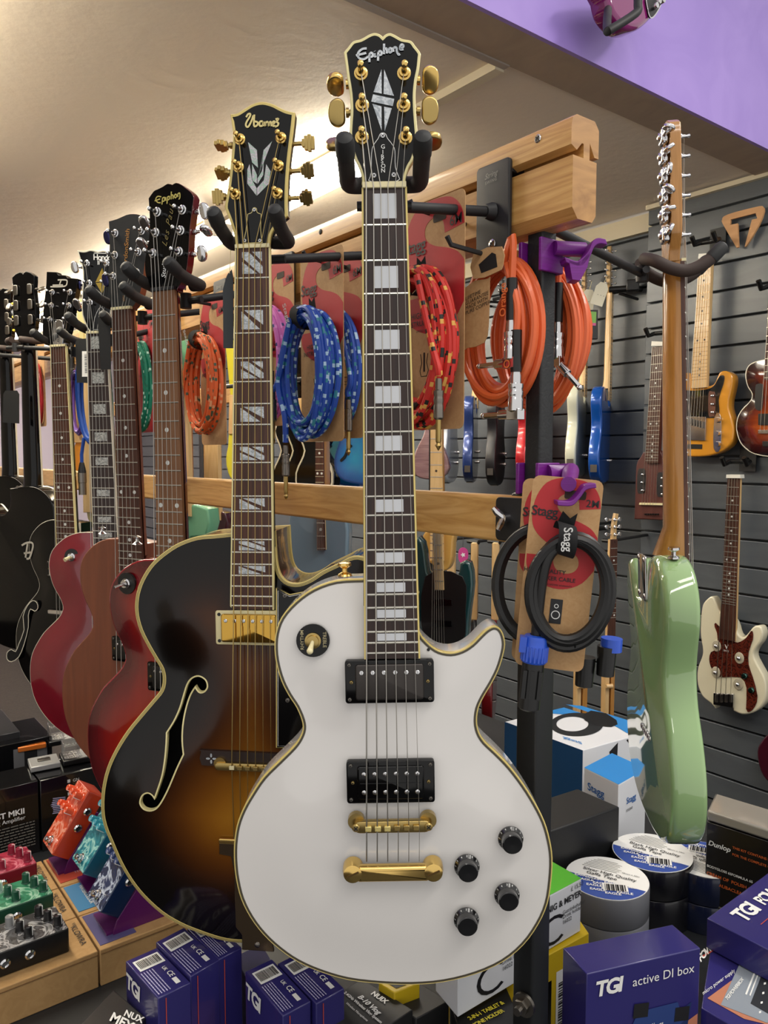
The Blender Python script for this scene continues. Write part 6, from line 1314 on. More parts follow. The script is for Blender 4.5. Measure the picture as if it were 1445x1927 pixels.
px_neck(g, fr, (1156, 1015), 12, (1150, 1240), 14, ROSE, 12, .6, nm=MAPLE); p = fr.m @ Vector((0, -.06, -.03)); arm_to(p, (2.795, p.y, p.z + .01), 'plain wall hanger behind the maple headstock with silver tuners')
for k, (x0, x1) in enumerate(((1087, 1107), (1140, 1158))):
    fr = Frame((x0 + x1) / 2, 1300, 2.3 + .1 * k, 10); g = thing('guitar_stand', ('left' if k == 0 else 'right') + ' of the two pale wooden stand uprights behind the headphone box', 'stand', fr.m)
    a_, b_ = fr.L([(x0, 1235), (x0 + 8, 1235)]); q_ = [a_, b_, (b_[0], -fr.o.z), (a_[0], -fr.o.z)]; m = M(); m.prism(q_, -.03, 0); put('upright', m, MAPLE, g, bevel=.002); a_, b_ = fr.L([(x0 + 11, 1235), (x1, 1235)]); q_ = [a_, b_, (b_[0], -fr.o.z), (a_[0], -fr.o.z)]; m = M(); m.prism(q_, -.03, 0); put('upright', m, AMBERN, g, bevel=.002)
    m = M(); c = fr.l(x0 - 2, 1290); m.cyl((c[0], c[1], .01), (c[0] + .02, c[1], .01), .006, .008, 12); put('peg', m, MAPLE, g)
# things between the left-hand necks
far_guitar(Frame(380, 975, 1.9, -20), 'mint green guitar body below the ash board, between the cherry and archtop necks', [(345, 950), (392, 958), (388, 1010), (360, 1012), (330, 1060), (300, 1060), (300, 960)], [mat('mint_green', '6fae8a', .25, coat=.6)] * 2)
far_guitar(Frame(410, 985, 2.3, -20), 'dark maroon body edge behind the mint green guitar', [(388, 962), (424, 966), (426, 1000), (410, 1030), (380, 1030), (384, 990)], [mat('maroon', '3d0f1e')] * 2)
far_guitar(Frame(432, 860, 2.6, -20), 'lemon yellow guitar body just left of the archtop neck', [(440, 800), (430, 812), (428, 840), (424, 862), (428, 890), (440, 905), (470, 905), (480, 860), (470, 810)], [mat('lemon', 'd9cf3a', .25, coat=.6)] * 2)
far_guitar(Frame(595, 1000, 1.75, -10), 'pale blue grey guitar with dark red guard in the archtop cutaway gap', [(548, 950), (590, 965), (640, 950), (655, 1000), (640, 1100), (560, 1100), (545, 1020)], [mat('slate_blue', '6a8090')] * 2, neckpx=((602, 930), 14, (604, 1035), 16))
g = bpy.data.objects.get('electric_guitar')
far_guitar(Frame(155, 870, 2.4, -20), 'orange yellow guitar edge between the dot neck and block neck', [(139, 838), (150, 815), (158, 838), (158, 890), (139, 890)], [mat('orange_yellow', 'd48a1e', .3, coat=.5)] * 2)
far_guitar(Frame(165, 980, 1.9, -20), 'pale cream guitar edge behind the crimson guitar shoulder', [(160, 955), (175, 942), (190, 950), (190, 990), (170, 992)], [mat('pale_cream', 'd6c88f', .3, coat=.5)] * 2)
for (x0, x1, y0, y1, b, mt_, lab) in ((345, 362, 790, 905, 2.6, mat('brown_upright', '7a4a26', .5), 'dark brown wooden upright seen between the cherry and archtop necks'), (386, 416, 800, 900, 2.8, AMBERN, 'amber wooden upright beside the lilac wall patch')):
    p0, p1 = at_b(x0, y1, b), at_b(x1, y1, b); m = M(); zt = at_b(x0, y0 - 260, b).z; mid = (p0 + p1) / 2; wdt = (p1 - p0).length; m.box((mid.x, mid.y, zt / 2), (wdt, .04, zt), math.atan2(p1.y - p0.y, p1.x - p0.x)); o = put('rack_upright', m, mt_, bevel=.003); tag(o, lab, 'post')
# purple guitar on the bulkhead
PF = Frame(0, 0, 0, 0, o=at_y(1195, 5, 1.13)); PF.r, PF.u, PF.n = Vector((1, 0, 0)), UP, Vector((0, -1, 0)); PF.m = Matrix(((1, 0, 0, PF.o.x), (0, 0, -1, PF.o.y), (0, 1, 0, PF.o.z), (0, 0, 0, 1)))
zp = lambda pts: [(1040 + x / 3.01, y / 3.01) for x, y in pts]
g = thing('electric_guitar', 'magenta guitar hanging high on the lilac bulkhead, cut off by the top edge', 'guitar', PF.m)
MG = mat('magenta_lacquer', '7a1560', .1, coat=.9)
px_body(g, PF, zp([(300, -120), (310, -20), (330, 60), (360, 110), (400, 150), (440, 168), (500, 160), (560, 110), (610, 40), (640, -40), (650, -120)]), .05, [MG, MG], z=.0, r=.014)
p = px_plate(g, PF, zp([(535, -20), (540, 60), (550, 95), (565, 100), (590, 70), (615, 20), (630, -30)]), .0, .004, BLK, 'control_plate'); m = M(); m.ribbon(smooth(PF.L(zp([(535, -20), (540, 60), (550, 95), (565, 100), (590, 70), (615, 20), (630, -30)]), .004), 3), .003, .004, .0005, False); put('plate_rim', m, CHROME, p)
for q in ((575, 20), (598, 15), (560, 45)): c = PF.l(*zp([q])[0]); knob(p, *c, .004, CHROME, .007, .012, False, kind='cyl')
t = thing('guitar_cradle', 'black padded cradle arm under the magenta guitar on the bulkhead', 'guitar hanger', PF.m)
m = M(); W3 = lambda x, y, z: (*PF.l(*zp([(x, y)])[0], z), z)
m.tube(smooth([W3(480, -60, .10), W3(482, 30, .10), W3(470, 75, .10), W3(330, 165, .085), W3(308, 165, .07), W3(312, 60, .0), W3(320, 40, -.06)], 4, False), .009, 12); put('arm', m, SATIN, t)

# ================================================================== THE COUNTER AND WHAT STANDS ON IT
TZ = .66
ctr = mat('counter_top', '26282b', .45)
t = thing('display_counter', 'dark grey counter top under the hanging guitars', 'counter', Matrix.Translation((.85, .75, 0)))
m = M(); m.box((0, 0, TZ - .02), (1.8, 2.7, .04)); put('top', m, ctr, t, bevel=.003)
m = M(); m.box((0, 0, (TZ - .04) / 2), (1.7, 2.6, TZ - .04)); put('cabinet', m, mat('counter_side', '1a1b1d', .5), t)
def quadbox(name, label, cat, A, B, C, zt, zb, mt, group=None, mats=None, bev=.0012, lidline=False):
    """box from the picture corners of its lid: A near corner, B along to the viewer's right, C along to the left/back"""
    a, b, c = at_z(*A, zt), at_z(*B, zt), at_z(*C, zt); d = b + c - a
    o = a.copy(); o.z = zb; t = thing(name, label, cat, Matrix.Translation(o), group)
    top = [a, b, d, c]
    if ((b - a).cross(c - a)).z < 0: top = [a, c, d, b]
    top = [p - o for p in top]; bot = [Vector((p.x, p.y, 0)) for p in top]
    m = M(); m.hexa(bot + top); bx = put('carton', m, mt, t, bevel=bev)
    e1, e2 = (b - a), (c - a); H = zt - zb; a_ = a - o
    class F: pass
    f = F(); f.t = t; f.box = bx; f.w, f.d, f.h = e1.length, e2.length, H; n1, n2 = e1.normalized(), e2.normalized(); f.n1, f.n2 = n1, n2
    f.top = lambda u, v, k=0: a_ + e1 * u + e2 * v + UP * (.0005 + k)                       # u along A-B, v along A-C
    s1 = (n1.cross(UP)).normalized(); s1 = s1 if s1.dot(e2) < 0 else -s1
    s2 = (n2.cross(UP)).normalized(); s2 = s2 if s2.dot(e1) < 0 else -s2
    f.s1, f.s2 = s1, s2
    f.fr = lambda u, v, k=0: a_ + e1 * u - UP * (H * (1 - v)) + s1 * (.0005 + k)             # front face under A-B, v = 0 bottom
    f.lf = lambda u, v, k=0: a_ + e2 * u - UP * (H * (1 - v)) + s2 * (.0005 + k)
    return f
def patch(par, f, quad, mt, name='label', lift=0):
    m = M(); p = [f(u, v, lift) for u, v in quad]; m.add(p, [[0, 1, 2, 3] if len(p) == 4 else list(range(len(p)))]); return put(name, m, mt, par)
def bars(par, f, u0, u1, v0, v1, n=18, along='u', name='barcode', lift=.0006):
    m = M(); rnd = random.Random(n)
    for k in range(n):
        a = k / n; b = a + (.3 + .5 * rnd.random()) / n
        q = [(u0 + (u1 - u0) * a, v0), (u0 + (u1 - u0) * b, v0), (u0 + (u1 - u0) * b, v1), (u0 + (u1 - u0) * a, v1)] if along == 'u' else [(u0, v0 + (v1 - v0) * a), (u1, v0 + (v1 - v0) * a), (u1, v0 + (v1 - v0) * b), (u0, v0 + (v1 - v0) * b)]
        m.add([f(x, y, lift) for x, y in q], [[0, 1, 2, 3]])
    return put(name, m, BLKINK, par)
NAVY = mat('navy_carton', '2c2868', .3, coat=.35); PEACH = mat('peach_print', 'b8785c', .4)
LIL = mat('pale_print_ink', 'b9b6d8', .5)
def tline(par, f, n, u0, u1, v0, v1, mt, along='u', name='small_print', fill=.35):
    """rows of fine print too small to read"""
    m = M(); rnd = random.Random(n)
    for k in range(n):
        a = (k + .2) / n; b = a + fill / n; x = u0
        while x < u1:
            w = (u1 - u0) * rnd.uniform(.03, .10); x2 = min(u1, x + w)
            q = [(x, v0 + (v1 - v0) * a), (x2, v0 + (v1 - v0) * a), (x2, v0 + (v1 - v0) * b), (x, v0 + (v1 - v0) * b)]
            if along == 'v': q = [(y_, x_) for x_, y_ in q]
            m.add([f(x_, y_, .0003) for x_, y_ in q], [[0, 1, 2, 3]]); x = x2 + (u1 - u0) * .012
    return put(name, m, mt, par)
def tgi(items, o, r, u, s): items.append(('TGI', o, r, u, s, dict(bold=.035, shear=.12, space=.86)))
# -- active DI box
f = quadbox('boxed_effects_unit', 'navy carton printed active DI box, standing upright at the front by the post', 'box', (1104, 1833), (1318, 1784), (1059, 1784), .885, TZ, NAVY)
it = []; tgi(it, f.fr(.07, .865), f.n1, UP, .026); it.append(('active DI box', f.fr(.39, .872), f.n1, UP, .0165, {}))
tgi(it, f.lf(.68, .93), -UP, -f.n2 * -1, .026)
it.append(('TGDB1', f.lf(.36, .60), -UP, f.n2, .016, {})); it.append(('active DI box', f.lf(.15, .60), -UP, f.n2, .014, {}))
it[2] = ('TGI', f.lf(.30, .92), -UP, f.n2, .028, dict(bold=.035, shear=.12, space=.86))
write(f.box, it, WHITEINK)
pp = patch(f.box, f.fr, [(.06, .0), (.99, .0), (.99, .62), (.06, .33)], PEACH, 'printed_panel')
q = patch(f.box, f.fr, [(.12, .15), (.50, .56), (.93, .70), (.86, .42), (.45, .18), (.2, .0)], mat('device_blue', '1f2f5c', .4), 'product_picture', .0004)
patch(q, f.fr, [(.12, .30), (.45, .72), (.80, .72), (.86, .60), (.55, .45), (.3, .2)], mat('device_blue_top', '2a3f78', .4), 'picture_top', .0006)
for uv in ((.45, .74), (.82, .66), (.12, .30)):
    patch(q, f.fr, [(uv[0] - .05, uv[1] - .05), (uv[0] + .08, uv[1] - .06), (uv[0] + .09, uv[1] + .02), (uv[0] - .04, uv[1] + .03)], BLKINK, 'picture_corner', .0009)
write(q, [('TGI', f.fr(.60, .60, .0009), f.n1 + UP * .12, UP, .007, dict(bold=.03)), ('TGDB1', f.fr(.50, .61, .0009), f.n1 + UP * .2, UP, .005)], WHITEINK)
m = M()
for l in ([(.34, .52), (.40, .56), (.44, .52), (.52, .57), (.60, .52)], [(.36, .46), (.50, .49), (.62, .47), (.66, .54)], [(.38, .54), (.38, .60)], [(.56, .50), (.56, .56)]):
    for a, b in zip(l[:-1], l[1:]): pa, pb = f.fr(*a, .0011), f.fr(*b, .0011); m.add([pa, pb, pb + UP * .0008, pa + UP * .0008], [[0, 1, 2, 3]])
put('picture_lines', m, WHITEINK, q)
# -- power boxes on the right
f = quadbox('boxed_effects_unit', 'navy power supply carton with a grey device picture, lower of two at the frame edge', 'box', (1319, 1897), (1490, 1995), (1345, 1735), .80, TZ, NAVY)
f2 = quadbox('boxed_effects_unit', 'navy power supply carton lying on top of the other at the frame edge', 'box', (1330, 1728), (1455, 1792), (1455, 1635), .845, .802, NAVY)
r2 = f2.top(0, 1) - f2.top(0, 0); u2 = f2.top(0, 0) - f2.top(1, 0)
write(f2.box, [('TGI', f2.top(.42, .16), r2, u2, .034, dict(bold=.035, shear=.12, space=.86)), ('POWERBOX', f2.top(.40, .46), r2, u2, .026, dict(bold=.03, shear=.1, space=.72, wide=.75) if False else dict(bold=.03, shear=.1, space=.72))], WHITEINK)
m = M(); a, b = f2.top(.60, .22, .0003), f2.top(.60, 1, .0003); w = u2.normalized() * .0012; m.add([a, b, b + w, a + w], [[0, 1, 2, 3]]); put('red_line', m, mat('print_red', 'b8483c'), f2.box)
r1 = f.top(0, 1) - f.top(0, 0); u1 = f.top(0, 0) - f.top(1, 0)
D = lambda px, py, k=0: at_z(px, py, .80) - f.t.matrix_world.translation + UP * (.0005 + k)
def pquad(par, pts, mt, name, k=0): m = M(); m.add([D(*p, k) for p in pts], [list(range(len(pts)))]); return put(name, m, mt, par)
write(f.box, [('POWERBOX', D(1318, 1812), D(1362, 1765) - D(1318, 1812), D(1318, 1790) - D(1330, 1812), .019, dict(bold=.03, shear=.1, space=.72)), ('micro power supply', D(1323, 1874), D(1372, 1838) - D(1323, 1874), D(1320, 1864) - D(1324, 1874), .0095, {})], WHITEINK)
pquad(f.box, [(1320, 1800), (1392, 1759), (1393, 1761), (1321, 1803)], mat('print_red', 'b8483c'), 'red_line', .0003)
pn = pquad(f.box, [(1331, 1879), (1376, 1846), (1445, 1870), (1470, 1935), (1400, 1918)], PEACH, 'printed_panel')
dv = pquad(pn, [(1356, 1892), (1402, 1792), (1480, 1790), (1500, 1940), (1440, 1925)], mat('device_grey', '8a929c', .4), 'product_picture', .0004)
pquad(dv, [(1412, 1890), (1445, 1805), (1490, 1800), (1490, 1935)], mat('device_dark', '2c2e31', .4), 'picture_panel', .0006)
write(dv, [('TGI POWERBOX', D(1368, 1886, .0008), D(1398, 1848, .0008) - D(1368, 1886, .0008), D(1362, 1876) - D(1368, 1886), .0085, dict(bold=.02, space=.85))], WHITEINK)
tt = [D(1405 + 3 * k, 1880 - 4 * k, .0008) for k in range(2)]
pquad(dv, [(1402, 1872), (1425, 1815), (1428, 1816), (1405, 1874)], WHITEINK, 'picture_line', .0008)
pquad(dv, [(1410, 1874), (1430, 1822), (1432, 1823), (1412, 1876)], WHITEINK, 'picture_line', .0008)
for k in range(5): pquad(dv, [(1428 + 3 * k, 1905 - 18 * k), (1432 + 3 * k, 1904 - 18 * k), (1432 + 3 * k, 1908 - 18 * k), (1428 + 3 * k, 1909 - 18 * k)], WHITEINK, 'picture_switch', .0009)
# -- small TGI cartons lower left of the white guitar
def small_tgi(A, B, C, zt, label, lettering=True):
    f = quadbox('boxed_pedal', label, 'box', A, B, C, zt, TZ, NAVY, 'small navy cartons on the counter')
    bl = patch(f.box, f.top, [(.06, .58), (.42, .58), (.42, .94), (.06, .94)][::1], WHITEINK, 'label'); 
    bars(bl, f.top, .1, .38, .64, .9, 14, 'v')
    tline(f.box, f.top, 6, .04, .46, .05, .50, LIL); 
    write(f.box, [('CE', f.top(.60, .30), f.n2, -f.n1, .010, dict(bold=.01)), ('X', f.top(.60, .62), f.n2, -f.n1, .007), ('A BRAND', f.top(.8, .10), f.n2, -f.n1, .004)] if False else [('CE', f.top(.60, .22), f.n2, -f.n1, .009, dict(bold=.01)), ('UK', f.top(.60, .38), f.n2, -f.n1, .007, dict(bold=.01)), ('CA', f.top(.70, .38), f.n2, -f.n1, .007, dict(bold=.01))], WHITEINK)
    wb = patch(f.box, f.top, [(.62, .06), (.78, .06), (.78, .18), (.62, .18)], WHITEINK, 'label')
    return f
# lid corners: A left near edge start, here A = near corner, B = to the right, C = back left
sets = [((297, 1879), (359, 1849), (236, 1809), .845, 'small navy carton on the counter, front left of the group of three'),
        ((358, 1838), (413, 1806), (293, 1773), .85, 'small navy carton on the counter, middle of the group of three'),
        ((411, 1806), (455, 1783), (352, 1747), .85, 'small navy carton partly under the archtop rim, rear of the group of three'),
        ((532, 1912), (585, 1884), (461, 1828), .84, 'small navy carton in front of the white guitar bottom, left of two'),
        ((595, 1889), (648, 1860), (522, 1813), .84, 'small navy carton tucked under the white guitar rim, right of two')]
for A, B, C, zt, lab in sets:
    f = quadbox('boxed_pedal', lab, 'box', A, B, C, zt, TZ, NAVY, 'small navy cartons on the counter')
    # v runs from the near corner to the back left
    bl = patch(f.box, f.top, [(.12, .64), (.9, .64), (.9, .90), (.12, .90)], WHITEINK, 'label'); bars(bl, f.top, .18, .84, .68, .86, 16, 'u')
    tline(f.box, f.top, 5, .04, .60, .04, .5, LIL, 'v') if False else tline(f.box, lambda u, v, k=0: f.top(v, u, k), 5, .05, .60, .06, .48, LIL)
    write(f.box, [('CE', f.top(.70, .34), -f.n2, f.n1, .010, dict(bold=.01)), ('UKCA', f.top(.62, .50), -f.n2, f.n1, .005, dict(bold=.01)), ('ADD: MADE IN P.R.C.', f.top(.88, .30), -f.n2, f.n1, .0042)] if False else [('CE', f.top(.66, .40), -f.n2, f.n1, .010, dict(bold=.01)), ('UK', f.top(.66, .54), -f.n2, f.n1, .007, dict(bold=.01))], WHITEINK)
    patch(f.box, f.top, [(.66, .10), (.80, .10), (.80, .24), (.66, .24)], WHITEINK, 'label')
    lh = f.lf
    write(f.box, [('TGI', lh(.62, .93), -f.n2 * .0 + (lh(0, 0) - lh(1, 0)) , UP, .026, dict(bold=.035, shear=.12, space=.86))] if False else [('TGI', lh(.97, .83), lh(0, 0) - lh(1, 0), UP, .028, dict(bold=.035, shear=.12, space=.86))], WHITEINK)
    patch(f.box, lh, [(.30, .0), (.96, .0), (.96, .62), (.30, .40)], PEACH, 'printed_panel')
    m = M(); pa, pb = f.fr(.22, .02, .0003), f.fr(.22, .98, .0003); w = f.n1 * .0012; m.add([pa, pa + w, pb + w, pb], [[0, 1, 2, 3]]); put('red_line', m, mat('print_red', 'b8483c'), f.box)
f = quadbox('boxed_pedal', 'navy carton in shadow between the archtop tail and the white guitar', 'box', (470, 1856), (522, 1828), (442, 1800), .77, TZ, mat('navy_matte_shaded', '221f55', .7), 'small navy cartons on the counter')  # darker, duller copy of the navy carton: its shade is in the colour
write(f.box, [('TGI', f.fr(.2, .72), f.n1, UP, .03, dict(bold=.035, shear=.12, space=.86))], LIL)
f = quadbox('boxed_pedal', 'black carton corner with white lettering at the bottom edge, left side', 'box', (212, 1990), (275, 1915), (150, 1930), .80, TZ, mat('black_carton', '1c1c1d', .35, coat=.3))
T_ = lambda px, py, z, o: at_z(px, py, z) - o + UP * .0006
o_ = f.t.matrix_world.translation
write(f.box, [('NUX', T_(232, 1912, .80, o_), T_(262, 1925, .80, o_) - T_(232, 1912, .80, o_), T_(236, 1904, .80, o_) - T_(232, 1912, .80, o_), .014, dict(bold=.03)), ('MFX', T_(205, 1921, .80, o_), T_(240, 1940, .80, o_) - T_(205, 1921, .80, o_), T_(212, 1908, .80, o_) - T_(205, 1921, .80, o_), .020, dict(bold=.03))], WHITEINK)
# -- black cartons at the bottom centre
BKB = mat('black_carton', '1c1c1d', .35, coat=.3); BKM = mat('matt_black_carton', '202021', .5)
f = quadbox('boxed_wireless_system', 'black carton with white lettering lying under the bottom of the white guitar', 'box', (628, 1996), (777, 1900), (534, 1927), .80, TZ, BKM); o_ = f.t.matrix_world.translation
def tz(px, py, z, o, px2, py2, upx, upy, s, sz, z_=None, **kw): a = at_z(px, py, z) - o + UP * .0008; return (s, a, at_z(px2, py2, z) - at_z(px, py, z), at_z(upx, upy, z) - at_z(px, py, z), sz, kw)
ST = lambda s, px, py, px2, py2, z, o, w=None, **kw: wr_fit(s, px, py, px2, py2, z, o, **kw)
def wr_fit(s, px, py, px2, py2, z, o, bold=.015, asp=1.0, shear=0, space=1.0):
    """text running between two points of a lid"""
    a, b = at_z(px, py, z), at_z(px2, py2, z); r = b - a; m = text_m(s, 1, bold, shear, space=space); w = max(p[0] for p in m.v); return (s, a - o + UP * .0008, r, UP.cross(r), r.length / w, dict(bold=bold, shear=shear, space=space))
write(f.box, [wr_fit('NUIX', 697, 1872, 725, 1891, .80, o_, bold=.03), wr_fit('B-10 Vlog', 672, 1878, 712, 1912, .80, o_, bold=.03, shear=.2), wr_fit('2.4GHz Wireless Vlog System', 646, 1870, 716, 1928, .80, o_, bold=.02), wr_fit('Wireless Microphone', 650, 1890, 690, 1924, .80, o_, bold=0)], WHITEINK)
f = quadbox('boxed_cable', 'plain black carton beside the lettered black carton at the bottom', 'box', (783, 1917), (845, 1884), (700, 1862), .79, TZ, BKM)
f = quadbox('boxed_phone_holder', 'black tablet and phone holder carton with yellow lettering at the bottom edge', 'box', (880, 1990), (985, 1932), (846, 1884), .79, TZ, BKB); o_ = f.t.matrix_world.translation
write(f.box, [wr_fit('2-IN-1 TABLET &', 884, 1922, 950, 1890, .79, o_, bold=.02, space=.9), wr_fit('PHONE HOLDER', 885, 1938, 950, 1905, .79, o_, bold=.02, space=.9)], mat('yellow_ink', 'd8c83a', .5))
f = quadbox('boxed_accessory', 'small yellow and black carton peeking out below the white guitar rim', 'box', (742, 1868), (790, 1850), (712, 1850), .81, TZ, mat('yellow_carton', 'd2b21e', .4))
patch(f.box, f.top, [(.2, .2), (.6, .2), (.6, .8), (.2, .8)], BLKINK, 'printed_panel')
# -- yellow cartons and white drink-holder cartons behind the post
YC = mat('yellow_carton', 'd2b21e', .4); WC = mat('white_carton', 'dfe1e6', .45); GC = mat('green_carton', '52b52c', .45)
f = quadbox('boxed_accessory', 'yellow carton under the white and green one, right of the post', 'box', (1000, 1815), (1108, 1756), (960, 1740), .815, TZ, YC)
lb = patch(f.box, f.fr, [(.42, .1), (.8, .1), (.8, .8), (.42, .8)], WHITEINK, 'label'); bars(lb, f.fr, .46, .76, .2, .7, 20, 'v'); patch(f.box, f.fr, [(.12, .2), (.34, .2), (.34, .75), (.12, .75)], GLOSS, 'printed_panel')
f = quadbox('boxed_accessory', 'yellow carton under the white ones, left of the post', 'box', (880, 1880), (995, 1818), (840, 1800), .80, TZ, YC)
patch(f.box, f.fr, [(.70, .1), (.95, .1), (.95, .7), (.70, .7)], GLOSS, 'printed_panel')
def drink(A, B, C, zt, zb, label, letters):
    f = quadbox('boxed_drink_holder', label, 'box', A, B, C, zt, zb, WC, 'white drink holder cartons')
    patch(f.box, f.top, [(0, 0), (1, 0), (1, 1), (0, 1)], GC, 'green_lid', .0004)
    if letters:
        write(f.box, [('KÖNIG & MEYER', f.fr(.23, .70), f.n1, UP, .0125, dict(bold=.025)), ('Getränkehalter', f.fr(.66, .52), f.n1, UP, .008, {}), ('Drink holder', f.fr(.66, .44), f.n1, UP, .008, {}), ('16022', f.fr(.66, .34), f.n1, UP, .008, {}), ('£ 15.50', f.fr(.80, .88), f.n1, UP, .009, {})], mat('grey_black_ink', '2e2e30', .5))
    m = M(); c = f.fr(.52, .32); 
    pts = [c + f.n1 * .022 * math.cos(a) + UP * .016 * math.sin(a) for a in [PI * .25 + PI * 1.5 * k / 12 for k in range(13)]]
    for p_, q_ in zip(pts[:-1], pts[1:]): d = (p_ - c) * .3; e = (q_ - c) * .3; m.add([p_, q_, q_ + e, p_ + d], [[0, 1, 2, 3]])
    put('product_picture', m, BLKINK, f.box); return f
drink((985, 1712), (1094, 1654), (925, 1672), .895, .817, 'white carton with green lid and black lettering, right of the post', True)
drink((862, 1795), (984, 1730), (820, 1750), .885, .802, 'white carton with green lid behind the white guitar, left of the post', True)
# -- tape rolls
TPG = mat('grey_tape', '6d6f75', .35); TPK = mat('black_tape', '121218', .25, coat=.4); TPB = mat('navy_tape', '131a34', .25, coat=.4)
def tape_roll(px, py, zt, r, h, mt, label, seed, blk=False):
    c = at_z(px, py, zt); t = thing('tape_roll', label, 'tape', Matrix.Translation((c.x, c.y, zt - h)), 'rolls of gaffer tape')
    m = M(); m.lathe((0, 0, 0), (0, 0, 1), [(.036, 0), (r - .001, 0), (r, .0015), (r, h - .0015), (r - .001, h), (.036, h)], 48); put('tape', m, mt, t)
    m = M(); m.lathe((0, 0, 0), (0, 0, 1), [(.0355, .0002), (.0385, .0002), (.0385, h), (.0355, h)], 32); put('core', m, KRAFT, t)
    a0 = math.atan2(RT.y, RT.x)
    m = M(); m.prism(circle(r * .985, 0, 0, 48), h + .0002, h + .0009); d = put('printed_disc', m, WHITEINK, t)
    R_ = Matrix.Rotation(a0 + seed, 3, 'Z'); pt = lambda x, y, k=0: R_ @ Vector((x * r, y * r, 0)) + UP * (h + .0012 + k)
    seg = [(math.cos(a), math.sin(a)) for a in [PI + PI * .06 + (PI * .88) * k / 16 for k in range(17)]]
    m = M(); m.add([pt(x * .97, y * .97) for x, y in seg], [list(range(17))]); bl = put('blue_print', m, mat('print_blue', '2e4a9a', .5), d)
    it = []
    for k in range(5):
        for j in range(4):
            x, y = -.72 + .36 * j + .12 * (k % 2), -.30 - .15 * k
            if x * x + y * y < .72 and (x + .33) ** 2 + y * y < .85: it.append(('EAGLE', pt(x, y, .0004), R_ @ Vector((1, .25, 0)), R_ @ Vector((-.25, 1, 0)), r * .13, dict(bold=.02)))
    write(bl, it, WHITEINK)
    lb = M(); lb.add([pt(x, y, .0008) for x, y in ((.05, -.62), (.60, -.42), (.50, -.12), (-.05, -.32))], [[0, 1, 2, 3]]); l_ = put('label', lb, WHITEINK, bl)
    m = M()
    for k in range(14): q = .08 + .06 * k; A_ = Vector((.05, -.62)).lerp(Vector((.60, -.42)), q); B_ = A_ + Vector((-.08, .26)); w = Vector((.022, .008)) * (.6 + .6 * (k % 3)); m.add([pt(*A_, .0011), pt(*(A_ + w), .0011), pt(*(B_ + w), .0011), pt(*B_, .0011)], [[0, 1, 2, 3]])
    put('barcode', m, BLKINK, l_)
    write(d, [('Black High Quality' if blk else 'Silver High Quality', pt(-.62, .10, .0004), R_ @ Vector((1, 0, 0)), R_ @ Vector((0, 1, 0)), r * .17, dict(bold=.008)), ('Gaffa Tape', pt(-.5, -.06, .0004), R_ @ Vector((1, 0, 0)), R_ @ Vector((0, 1, 0)), r * .17, dict(bold=.008)), ('48mm x 50m', pt(.28, .34, .0004), R_ @ Vector((1, 0, 0)), R_ @ Vector((0, 1, 0)), r * .08, {})], BLKINK)
    m = M()
    for k in range(7): y = .30 + .075 * k; w = math.sqrt(max(0, .82 - y * y)); m.add([pt(-w * .8, y), pt(w * .2 + .05 * (k % 3), y), pt(w * .2 + .05 * (k % 3), y + .02), pt(-w * .8, y + .02)], [[0, 1, 2, 3]])
    put('small_print', m, mat('grey_ink', '77746c'), d)
    m = M(); m.add([pt(-.48, -.30, .001), pt(-.2, -.30, .001), pt(-.2, -.18, .001), pt(-.48, -.18, .001)], [[0, 1, 2, 3]]); s_ = put('maker_mark', m, mat('print_blue', '2e4a9a'), d); write(s_, [('KELE', pt(-.46, -.29, .0012), R_ @ Vector((1, 0, 0)), R_ @ Vector((0, 1, 0)), r * .12, dict(bold=.03))] if False else [('EAGLE', pt(-.47, -.28, .0012), R_ @ Vector((1, 0, 0)), R_ @ Vector((0, 1, 0)), r * .09, dict(bold=.03))], WHITEINK)
    return t
for (px, py, r, mt_, who, seed, zt, blk) in ((1142, 1652, .070, TPG, 'silver grey', -.5, .775, False), (1227, 1604, .071, TPK, 'black', -.6, .775, True), (1326, 1617, .067, TPB, 'navy blue', 2.4, .765, True)):
    c = at_z(px, py, zt); h = .052
    tape_roll(px, py, zt, r, h, mt_, 'upper %s tape roll with printed paper disc, on top of its stack' % who, seed, blk)
    t = thing('tape_roll', 'lower %s tape roll, at the bottom of its stack' % who, 'tape', Matrix.Translation((c.x, c.y, TZ)), 'rolls of gaffer tape'); hh = zt - h - TZ - .0015
    m = M(); m.lathe((0, 0, 0), (0, 0, 1), [(.036, 0), (r - .001, 0), (r, .0015), (r, hh - .0015), (r - .001, hh), (.036, hh)], 48); put('tape', m, mt_, t)
    m = M(); m.lathe((0, 0, 0), (0, 0, 1), [(.0355, .0002), (.0385, .0002), (.0385, hh), (.0355, hh)], 32); put('core', m, KRAFT, t)
# -- amplifier-like black case with the headphone cartons
f = quadbox('black_case', 'plain matt black case behind the tape rolls, right of the post', 'box', (985, 1582), (1166, 1518), (908, 1541), .84, TZ, mat('case_black', '191a1c', .5), bev=.003)
SB = mat('stagg_blue', '2f86cf', .4); SBD = mat('stagg_dark_blue', '1d4d7c', .4)
f = quadbox('boxed_headphones', 'white and blue headphone carton with a headphone picture on its lid', 'box', (1097, 1412), (1211, 1380), (950, 1358), .862, TZ, WC)
patch(f.box, f.lf, [(0, 0), (1, 0), (1, 1), (0, 1)], SBD, 'blue_side', .0003)
patch(f.box, f.top, [(.62, 1), (1, .60), (1, 1)][::1] + [(.80, 1)], SB, 'blue_corner', .0002)
D = lambda px, py, k=0: at_z(px, py, .862) - f.t.matrix_world.translation + UP * (.0006 + k)
pquad(f.box, [(1064, 1326), (1095, 1329), (1182, 1356), (1211, 1380), (1180, 1380), (1120, 1345)], SB, 'blue_corner', .0002)
